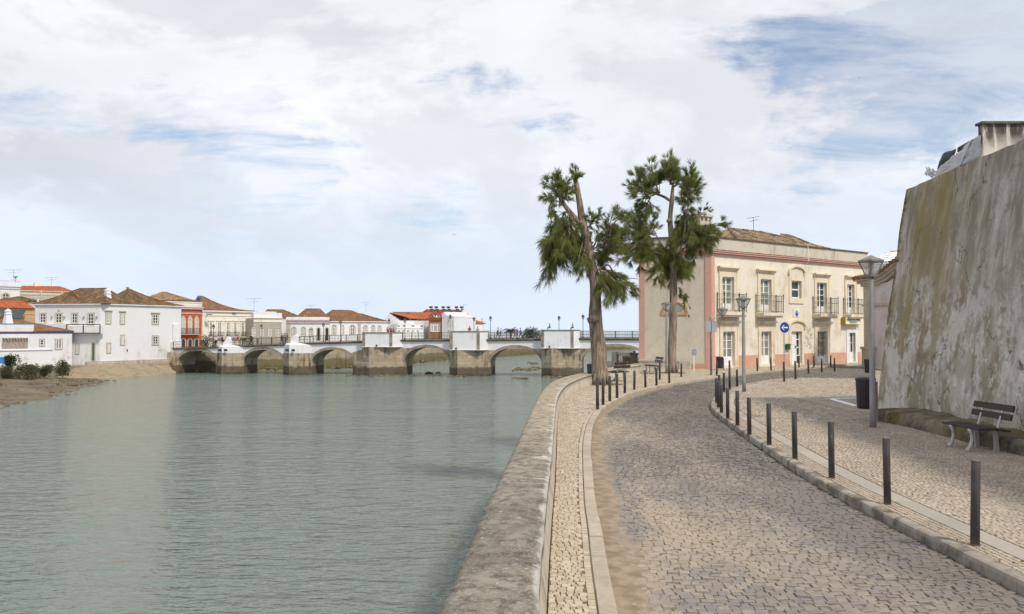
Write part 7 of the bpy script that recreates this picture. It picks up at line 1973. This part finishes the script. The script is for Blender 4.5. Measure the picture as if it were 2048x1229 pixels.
def fan(x0, y0, pts, n, dr, k=1.0, r=random.Random(3), dsp=1.2):
    out = []
    for (x1, y1) in pts:
        d0 = r.uniform(-.3, .3); d1 = r.uniform(-dsp, dsp); out.append((x0, y0, d0, x1, y1, d1, n, dr, k))
    return out
# leaning pollarded tree on the quay
b1 = G(1201, 769, KH); Y1_ = b1.y
bt = []
bt += fan(1150, 372, [(1142, 345), (1150, 340), (1158, 352), (1146, 358), (1155, 345)], 5, -.2, .62, dsp=.3)
bt += fan(1124, 410, [(1098, 368), (1108, 356), (1120, 352), (1132, 362), (1094, 392), (1138, 384), (1112, 366), (1104, 402), (1128, 372), (1118, 384)], 9, .05, .85, dsp=.8)
bt += fan(1128, 425, [(1108, 450), (1118, 470), (1138, 460), (1150, 450), (1104, 430), (1126, 452)], 9, .6, .9)
bt += fan(1140, 450, [(1094, 492), (1100, 520), (1112, 508), (1124, 518), (1090, 540), (1104, 545), (1118, 500), (1132, 500), (1146, 490), (1098, 478), (1122, 478), (1138, 478), (1150, 478), (1160, 500), (1110, 470), (1094, 510)], 12, .75, 1.05)
bt += fan(1168, 480, [(1158, 520), (1172, 530), (1152, 505), (1164, 538), (1176, 515)], 9, .75, .95)
bt += fan(1180, 450, [(1186, 436), (1200, 420), (1178, 425), (1196, 440), (1188, 462)], 6, .0, .7)
bt += fan(1184, 500, [(1205, 480), (1212, 500), (1205, 530), (1216, 515), (1198, 520), (1222, 470), (1212, 455)], 9, .35, .95)
bt += fan(1196, 540, [(1212, 560), (1228, 575), (1244, 580), (1258, 582), (1270, 574), (1220, 590), (1240, 592), (1255, 568), (1232, 560), (1210, 580)], 9, .5, .9)
bt += fan(1205, 495, [(1232, 470), (1240, 450), (1222, 440), (1245, 490), (1232, 500), (1228, 425), (1246, 430)], 8, .1, .9)
tree('leaning_tree', 'leaning pollarded needle tree with thick bare trunk and knot on the quay', b1, [(1201, 772, 0), (1197, 700, 0), (1191, 640, .05), (1191.5, 600, .05), (1189.5, 565, 0), (1181.5, 522, 0), (1174, 485, 0), (1167, 455, 0), (1162, 425, 0), (1158, 398, 0), (1153, 370, 0), (1148, 351, 0)], Y1_,
     bt, 4, [.36, .31, .29, .235, .22, .205, .195, .18, .145, .13, .115, .07],
     [([(1166, 453, 0), (1149, 435, .05), (1133, 416, .1), (1124, 402, .1), (1117, 388, .1)], [.13, .115, .10, .085, .04]),
      ([(1150, 385, 0), (1140, 375, -.2), (1133, 372, -.2), (1136, 405, -.3)], [.04, .03, .025, .015]),
      ([(1118, 390, .1), (1098, 415, .2), (1104, 445, .3)], [.035, .028, .015]),
      ([(1192, 545, 0), (1215, 530, -.2), (1228, 546, -.3), (1246, 555, -.3), (1276, 558, -.3)], [.06, .04, .03, .024, .012]),
      ([(1180, 500, 0), (1160, 490, .3), (1130, 480, .5), (1105, 495, .6)], [.07, .05, .04, .02]),
      ([(1188, 520, 0), (1210, 500, -.2), (1235, 470, -.4)], [.06, .04, .02])],
     knots=((1190, 637, -.24, .20), (1182, 640, -.1, .17), (1198, 606, -.1, .11), (1196, 546, -.14, .09), (1162, 446, -.10, .11)))
# straight tree in front of the side wall
b2 = G(1345, 746, KH); Y2_ = b2.y
bt = []
bt += fan(1342, 370, [(1336, 318), (1342, 312), (1330, 335), (1350, 332), (1338, 345), (1326, 350), (1354, 350), (1362, 360), (1346, 325)], 9, -.25, .95)
bt += fan(1318, 385, [(1300, 330), (1292, 345), (1284, 355), (1306, 345), (1270, 352), (1256, 372), (1278, 372), (1262, 388), (1290, 380), (1310, 360), (1320, 350), (1274, 395)], 10, -.2, .95)
bt += fan(1300, 395, [(1282, 420), (1290, 432), (1276, 412), (1298, 420), (1286, 440)], 9, .35, .9)
bt += fan(1362, 385, [(1384, 335), (1382, 350), (1395, 362), (1402, 372), (1390, 385), (1378, 400), (1396, 395), (1372, 360), (1366, 410), (1384, 415), (1376, 375)], 10, -.1, .95)
bt += fan(1372, 420, [(1368, 460), (1362, 490), (1376, 480), (1384, 500), (1366, 520), (1378, 440), (1360, 450), (1372, 505), (1382, 470), (1364, 475)], 12, .5, 1.0)
bt += fan(1380, 470, [(1400, 470), (1418, 460), (1432, 452), (1442, 448), (1424, 475), (1410, 485), (1396, 500), (1388, 520), (1430, 468), (1405, 455), (1415, 490)], 11, .25, .95)
bt += fan(1402, 430, [(1412, 412), (1418, 418), (1400, 420), (1388, 428)], 3, 0, .6)
bt += fan(1345, 500, [(1320, 500), (1305, 510), (1325, 530), (1310, 535), (1340, 540), (1360, 540), (1372, 535), (1350, 520), (1330, 515), (1295, 520), (1315, 555), (1360, 555), (1380, 545), (1345, 560), (1330, 545)], 13, .3, 1.05)
bt += fan(1300, 480, [(1262, 470), (1250, 460), (1270, 495), (1285, 500), (1258, 500), (1275, 515), (1292, 470), (1245, 440), (1256, 430), (1272, 455), (1264, 520), (1250, 515), (1280, 530), (1290, 515), (1268, 440)], 12, .15, 1.0)
bt += fan(1300, 470, [(1300, 430), (1308, 440), (1312, 450), (1320, 455), (1292, 440)], 4, -.2, .7)
bt += fan(1262, 480, [(1240, 470), (1232, 490), (1240, 505), (1225, 480), (1236, 455), (1228, 500)], 10, .1, .95)
bt += fan(1358, 575, [(1372, 590), (1378, 612), (1366, 600), (1376, 628)], 3, .2, .55, dsp=.4)
tree('straight_tree', 'straight tall needle tree in front of the house side wall with pruned lower trunk', b2, [(1345, 748, 0), (1344, 700, 0), (1346, 640, 0), (1347, 580, 0), (1346, 530, 0), (1344, 480, 0), (1340, 440, 0), (1344, 400, 0), (1346, 365, 0)], Y2_,
     bt, 9, [.235, .215, .205, .20, .19, .165, .13, .115, .05],
     [([(1343, 404, 0), (1328, 394, .2), (1310, 388, .4), (1288, 384, .4), (1268, 384, .5)], [.08, .07, .055, .04, .015]),
      ([(1346, 375, 0), (1360, 368, -.2), (1372, 384, -.2), (1377, 405, -.2), (1370, 450, -.3)], [.06, .05, .05, .04, .02]),
      ([(1346, 500, 0), (1372, 478, -.4), (1392, 440, -.6), (1402, 426, -.6), (1418, 444, -.6)], [.07, .05, .03, .025, .012]),
      ([(1345, 515, 0), (1310, 505, -.3), (1280, 490, -.5), (1250, 470, -.6)], [.08, .06, .045, .015]),
      ([(1345, 520, 0), (1312, 470, .3), (1300, 440, .3)], [.04, .03, .01])],
     knots=((1338.5, 442, -.1, .15),), L=.40, w=.0125)
# soil collars at the trunks
for b, rr_ in ((b1, .75), (b2, .5)):
    m = MB(); m.smooth = True; n = 22; vs = [(b.x, b.y, KH + .045)] + [(b.x + cos(2 * pi * k / n) * rr_ * (1 + .25 * mnoise.noise(Vector((k * .9, rr_, 0)))) * 1.3, b.y + sin(2 * pi * k / n) * rr_, KH + .003) for k in range(n)]
    m.add(vs, [(0, k + 1, (k + 1) % n + 1) for k in range(n)]); m.build('bare_soil', plain('dry_soil', (.15, .105, .07), .97, .3, 6, .1, bmp=.5), None, False, kind='stuff')

# ------------------------------------------------------------------ shrubs, palms
def shrub(name, label, c, size, mat, seed, n=1500, leaf=.16, group=None):
    r = random.Random(seed); t = thing(name, label, 'bush', c, group); m = MB()
    lumps = [(Vector((r.uniform(-.6, .6), r.uniform(-.5, .5), r.uniform(.25, .75))), r.uniform(.28, .5)) for _ in range(9)]
    for k in range(n):
        l, R = r.choice(lumps); d = Vector((r.gauss(0, 1), r.gauss(0, 1), r.gauss(0, 1))).normalized(); q = l + d * R * (r.random() ** .35)
        p = Vector((c[0] + q.x * size[0], c[1] + q.y * size[1], c[2] + max(.02, q.z) * size[2]))
        u = (d + Vector((r.gauss(0, .5), r.gauss(0, .5), r.gauss(.4, .5)))).normalized() * leaf * r.uniform(.7, 1.4); v = u.orthogonal().normalized() * leaf * .35
        m.add([p - v, p + u * .5 + v * .3, p + u, p + v], [(0, 1, 2, 3)])
    m.build('foliage', mat, t, False)
    s = MB()
    for k in range(6): l, R = lumps[k]; s.tube([(c[0], c[1], c[2] - .2), (c[0] + l.x * size[0] * .5, c[1] + l.y * size[1] * .5, c[2] + l.z * size[2] * .5), (c[0] + l.x * size[0], c[1] + l.y * size[1], c[2] + l.z * size[2])], [.06, .045, .02], 5)
    s.build('stems', MT['bark'], t, False)
    return t
for i, (x, yb, yt, wpx, d, mat, lab) in enumerate(((24, 738, 712, 27, 111, 'bush_dark', 'small round dark green bush under the blue band of the low white house'),
        (18, 762, 735, 44, 106, 'bush', 'scrubby olive green bush at the left edge on the mud bank'), (52, 760, 731, 40, 107, 'bush', 'scrubby olive bush in the middle of the row on the mud bank'),
        (85, 757, 729, 34, 109, 'bush', 'brownish scrub bush at the right end of the joined row on the mud bank'), (125, 752, 724.5, 36, 111, 'bush', 'separate scrub bush standing right of the row on the mud bank'))):
    b = at(x, yb, d); h_ = zat(yt, d) - b.z; w_ = wpx * d / FPX
    shrub('shrub', lab, (b.x, b.y, b.z), (w_ * .62, w_ * .55, h_ * 1.0), MT[mat], 20 + i, 1700, .20, 'shrubs on the left bank')
def palm(label, x, y_top, d, h_, seed):
    r = random.Random(seed); top = at(x, y_top, d); z0 = -2.0; t = thing('palm_tree', label, 'tree', (top.x, top.y, z0), 'distant palms and bushes beyond the bridge')
    m = MB(); m.tube([(top.x, top.y, z0), (top.x + .1, top.y, top.z - 1.2)], [.35, .3], 8, True, .1); m.build('trunk', MT['bark'], t, False)
    m = MB()
    for k in range(26):
        a = r.uniform(0, 2 * pi); e = r.uniform(-.2, 1.2); l = r.uniform(2.2, 3.4); P = []
        for i in range(7):
            f = i / 6; P.append(Vector((top.x + cos(a) * l * f * cos(e * .6), top.y + sin(a) * l * f * cos(e * .6), top.z - 1.2 + l * (sin(e) * f - .75 * f * f))))
        m.tube(P, .04, 4)
        for i in range(1, 7):
            for s_ in (-1, 1):
                q = Vector((-sin(a), cos(a), 0)) * s_ * .75 * (1 - .5 * i / 6) + Vector((cos(a) * .4, sin(a) * .4, -.35)); m.add([P[i] - Vector((0, 0, .05)), P[i] + q * .5 + Vector((0, 0, .08)), P[i] + q], [(0, 1, 2)]); m.add([P[i].lerp(P[i - 1], .5), P[i].lerp(P[i - 1], .5) + q * .5 + Vector((0, 0, .08)), P[i].lerp(P[i - 1], .5) + q], [(0, 1, 2)])
    m.build('crown', MT['palm'], t, False)
palm('palm left of the pair seen over the bridge rail', 1021, 655, 262, 5, 1)
palm('small palm right of the pair seen over the bridge rail', 1060, 656, 262, 5, 6)
b = at(1066, 680, 258); shrub('distant_shrub', 'dark green shrub mass behind the bridge rail right of the palms', (b.x, b.y, -1.6), (4.5, 3.5, zat(658.5, 258) + 1.6), MT['bush_dark'], 51, 1500, .45)

# ------------------------------------------------------------------ people on the bridge
skinm = plain('skin', (.42, .26, .18), .6, .05)
def cloth(c): 
    k = 'cloth_%d_%d_%d' % tuple(int(x * 99) for x in c)
    if k not in MT: MT[k] = plain('woven_cloth', c, .9, .15, 6)
    return MT[k]
def skin_mesh(name, verts, edges, radii, mat, parent, root=0, sub=1):
    me = bpy.data.meshes.new(name); me.from_pydata(verts, edges, []); me.materials.append(mat)
    o = bpy.data.objects.new(name, me); C.objects.link(o)
    if parent: o.parent = parent
    s = o.modifiers.new('skin', 'SKIN'); s.use_smooth_shade = True
    for v, r in zip(me.skin_vertices[0].data, radii): v.radius = (r[0], r[1]) if isinstance(r, tuple) else (r, r); v.use_root = False
    me.skin_vertices[0].data[root].use_root = True
    u = o.modifiers.new('sub', 'SUBSURF'); u.levels = sub; u.render_levels = sub
    return o
def person(label, loc, face, shirt, trousers, hair, pose='stand', h=1.70, sleeve=True, seed=0):
    """one skinned body; shirt, trousers, shoes and hair follow it. local: looks along +y"""
    r = random.Random(seed); t = thing('person', label, 'person', loc); t.rotation_euler = (0, 0, face); k = h / 1.72; t.scale = (k, k, k)
    st = {'stand': .03, 'walk': .20, 'sit': 0, 'lean': .04}[pose]; lean = .16 if pose == 'lean' else .04 if pose == 'walk' else 0
    hp = .92 if pose != 'sit' else .50
    V = {}
    V['pel'] = (0, 0, hp); V['wst'] = (0, lean * .3, hp + .18); V['chs'] = (0, lean * .8, hp + .38); V['nek'] = (0, lean + .01, hp + .56); V['hd0'] = (0, lean + .03, hp + .63); V['hd1'] = (0, lean + .035, hp + .72); V['hd2'] = (0, lean + .02, hp + .79)
    V['nos'] = (0, lean + .125, hp + .685)
    for s, n in ((-1, 'l'), (1, 'r')):
        f = st * s
        V['shd' + n] = (s * .17, lean * .9, hp + .48)
        if pose == 'lean': V['elb' + n] = (s * .24, lean + .16, hp + .26); V['wri' + n] = (s * .16, lean + .38, hp + .18); V['hnd' + n] = (s * .13, lean + .46, hp + .17)
        elif pose == 'sit': V['elb' + n] = (s * .24, .05, hp + .24); V['wri' + n] = (s * .14, .26, hp + .16); V['hnd' + n] = (s * .11, .34, hp + .14)
        else: V['elb' + n] = (s * .24, -f * .8 + lean * .6, hp + .20); V['wri' + n] = (s * .25, -f * 1.4 + .08, hp - .04); V['hnd' + n] = (s * .24, -f * 1.5 + .10, hp - .13)
        V['hip' + n] = (s * .09, 0, hp - .04)
        if pose == 'sit': V['kne' + n] = (s * .11, .42, hp - .02); V['ank' + n] = (s * .10, .40, .08); V['toe' + n] = (s * .11, .55, .04)
        else: V['kne' + n] = (s * .10, f * .75 + .03, .50); V['ank' + n] = (s * .10, f * 1.4 - (.05 if f < 0 else 0), .08 + (.06 if f < -.1 else 0)); V['toe' + n] = (s * .11, f * 1.4 + .15, .04)
    R = dict(pel=(.15, .11), wst=(.135, .10), chs=(.165, .115), nek=.052, hd0=(.066, .075), hd1=(.080, .095), hd2=(.06, .072), nos=.014, shd=.068, elb=.042, wri=.030, hnd=(.020, .040), hip=.088, kne=.058, ank=.042, toe=(.042, .028))
    def rad(n): return R.get(n, R.get(n[:-1]))
    E = [('pel', 'wst'), ('wst', 'chs'), ('chs', 'nek'), ('nek', 'hd0'), ('hd0', 'hd1'), ('hd1', 'hd2'), ('hd0', 'nos')]
    for n in 'lr': E += [('chs', 'shd' + n), ('shd' + n, 'elb' + n), ('elb' + n, 'wri' + n), ('wri' + n, 'hnd' + n), ('pel', 'hip' + n), ('hip' + n, 'kne' + n), ('kne' + n, 'ank' + n), ('ank' + n, 'toe' + n)]
    def mk(name, keys, grow, mat, root):
        ks = [q for q in V if q in keys]; ix = {q: i for i, q in enumerate(ks)}
        ed = [(ix[a], ix[b]) for a, b in E if a in ix and b in ix]
        rr_ = [tuple(x * grow for x in rad(q)) if isinstance(rad(q), tuple) else rad(q) * grow for q in ks]
        return skin_mesh(name, [V[q] for q in ks], ed, rr_, mat, t, ix[root])
    mk('body', list(V), 1.0, skinm, 'pel')
    mk('shirt', ['pel', 'wst', 'chs'] + [a + n for n in 'lr' for a in (('shd', 'elb', 'wri') if sleeve else ('shd', 'elb'))], 1.16, cloth(shirt), 'pel')
    mk('trousers', ['pel'] + [a + n for n in 'lr' for a in ('hip', 'kne', 'ank')], 1.14, cloth(trousers), 'pel')
    hm = MB(); hm.smooth = True; c = Vector(V['hd1']); hm.blob((c.x, c.y - .025, c.z + .025), (.090, .100, .098), seed, .12, 10, 8)
    ho = hm.build('hair', cloth(hair), None); ho.parent = t
    for n in 'lr':
        a = Vector(V['ank' + n]); b_ = Vector(V['toe' + n]); s_ = MB(); s_.smooth = True; s_.tube([a + Vector((0, -.04, -.04)), a.lerp(b_, .5) + Vector((0, 0, -.02)), b_ + Vector((0, .03, 0))], [.055, .052, .035], 8); so = s_.build('shoe', MT['black'], None); so.parent = t
    return t
dk_, nv, wh, rd, bl_, tn = (.03, .03, .035), (.03, .04, .09), (.6, .6, .6), (.42, .02, .03), (.25, .36, .58), (.40, .31, .22)
PPL = [(432, -2.4, 'white top and dark trousers at the left end of the bridge', wh, dk_, (.2, .15, .1), 'stand', 1.0, 1.68),
       (427.5, -2.9, 'tan top standing beside the leftmost bridge lamp', tn, (.25, .2, .15), (.08, .05, .03), 'stand', 2.4, 1.68),
       (444.5, -2.2, 'dark blue jacket left of the first white seat block', nv, dk_, dk_, 'stand', 1.6, 1.75),
       (470, -2.6, 'pale blue shirt and beige trousers walking beside the person in red', bl_, tn, (.35, .33, .3), 'walk', 1.2, 1.75),
       (477.5, -2.5, 'red jacket bending slightly on the bridge', rd, tn, (.1, .06, .04), 'lean', 1.3, 1.62),
       (502.5, -2.4, 'black clothes striding along the bridge before the grey house', dk_, dk_, dk_, 'walk', 1.5, 1.74),
       (563.5, -4.5, 'dark coat walking just left of the second white seat block', (.06, .05, .06), dk_, dk_, 'walk', -1.4, 1.7),
       (574.5, -2.7, 'maroon top by the second white seat block', (.16, .04, .05), (.2, .17, .15), dk_, 'stand', 1.4, 1.7),
       (775.5, -1.0, 'pink top leaning on the leftmost white pier block', (.45, .20, .30), (.1, .1, .15), dk_, 'lean', pi, 1.66),
       (781.5, -1.0, 'purple shirt in the middle of the group on the leftmost white pier block', (.22, .12, .30), dk_, dk_, 'lean', pi, 1.72),
       (787, -1.0, 'violet top at the right of the group on the leftmost white pier block', (.34, .17, .34), dk_, (.15, .1, .07), 'lean', pi, 1.66),
       (939, -3.0, 'dark red top behind the middle white pier block', (.20, .06, .06), dk_, dk_, 'stand', pi, 1.6),
       (955.5, -2.8, 'pale mauve shirt behind the right part of the middle white pier block', (.42, .38, .50), dk_, dk_, 'stand', 2.8, 1.72),
       (995.3, -2.3, 'dark teal jacket walking beside the person in turquoise', (.02, .10, .11), (.12, .11, .10), dk_, 'walk', -1.5, 1.75),
       (1001.3, -2.5, 'turquoise top and beige trousers walking on the bridge', (.03, .33, .38), tn, (.3, .25, .2), 'walk', -1.5, 1.64),
       (1030.5, -2.4, 'purple top and tan trousers on the bridge before the palms', (.22, .14, .36), tn, (.1, .07, .05), 'walk', 1.4, 1.78),
       (1034.5, -3.2, 'black bag and dark top half hidden beside the person in purple', dk_, tn, dk_, 'stand', 1.2, 1.55),
       (1041.3, -2.5, 'blue shirt and blue trousers on the bridge right of the person in purple', (.10, .16, .36), (.07, .10, .22), dk_, 'walk', 1.5, 1.66)]
for i, (x, o, lab, sh, trs, hr, pose, face, h_) in enumerate(PPL):
    s, _ = BF.hit(x, 680, o); z = deckz(s)
    if 8 <= i <= 10: z = BF.hit(780, 656 - (i % 2), o)[1] - h_ + .14
    if i in (11, 12): z = BF.hit(950, 655.5 - i % 2, o)[1] - h_ + .14
    p = BF((s, o, z)); person('person in ' + lab, p, face, sh, trs, hr, pose, h_, i % 3 != 1, i)
for i, (x, yt, lab, sh, face) in enumerate(((1099.5, 653.5, 'person in dark purple sitting low on top of the last white pier block', (.10, .05, .12), 1.2), (1145.5, 651, 'person in pale top sitting on the right edge of the last white pier block', (.40, .36, .36), 2.2))):
    s, zt_ = BF.hit(x, yt, -.8); _, z0_ = BF.hit(x, 660.3, -.8)
    person(lab, BF((s, -.8, z0_ + .02 - .42 * 0)), face, sh, dk_, dk_, 'sit', 1.3, True, 30 + i)
# green parasol-like stall and cafe plants behind the left rail
b = BF((BF.hit(417, 690, -8.5)[0], -8.5, -1.2)); shrub('potted_plants', 'bright green potted plants crowded at the left end of the bridge', b, (1.6, 1.0, 2.7), MT['bush_dark'], 71, 900, .22)

# ------------------------------------------------------------------ gulls
def gull(label, x, y, d, span, rot):
    c = at(x, y, d); t = thing('gull', label, 'bird', c, 'gulls in the sky'); m = MB(); m.smooth = True; q = Matrix.Rotation(rot, 3, 'Z')
    def L(v): return c + q @ (Vector(v) * span)
    m.tube([L((0, -.22, 0)), L((0, -.12, 0)), L((0, .02, .01)), L((0, .14, .015)), L((0, .20, .02)), L((0, .26, .01))], [.01 * span, .04 * span, .065 * span, .045 * span, .04 * span, .008 * span], 8); m.build('body', plain('grey_white_plumage', (.5, .5, .5), .8), t, False)
    for s in (-1, 1):
        w = MB(); P = [(.03 * s, .08, .02), (.22 * s, .12, .14), (.5 * s, -.02, .06), (.24 * s, 0, .12), (.03 * s, -.06, .02)]
        w.add([L(p) for p in P] + [L((p[0], p[1], p[2] + .012)) for p in P], [(0, 1, 3, 4), (1, 2, 3), (5, 6, 8, 9), (6, 7, 8), (0, 1, 6, 5), (1, 2, 7, 6), (2, 3, 8, 7), (3, 4, 9, 8)]); w.build('wing', plain('grey_wing_plumage', (.16, .16, .17), .8), t, False)
gull('gull flying with raised wings over the river', 908.5, 470.5, 95, .75, .5)
gull('tiny distant gull high over the beige house', 1718, 156, 140, .6, 1.2)
bpy.context.view_layer.update()
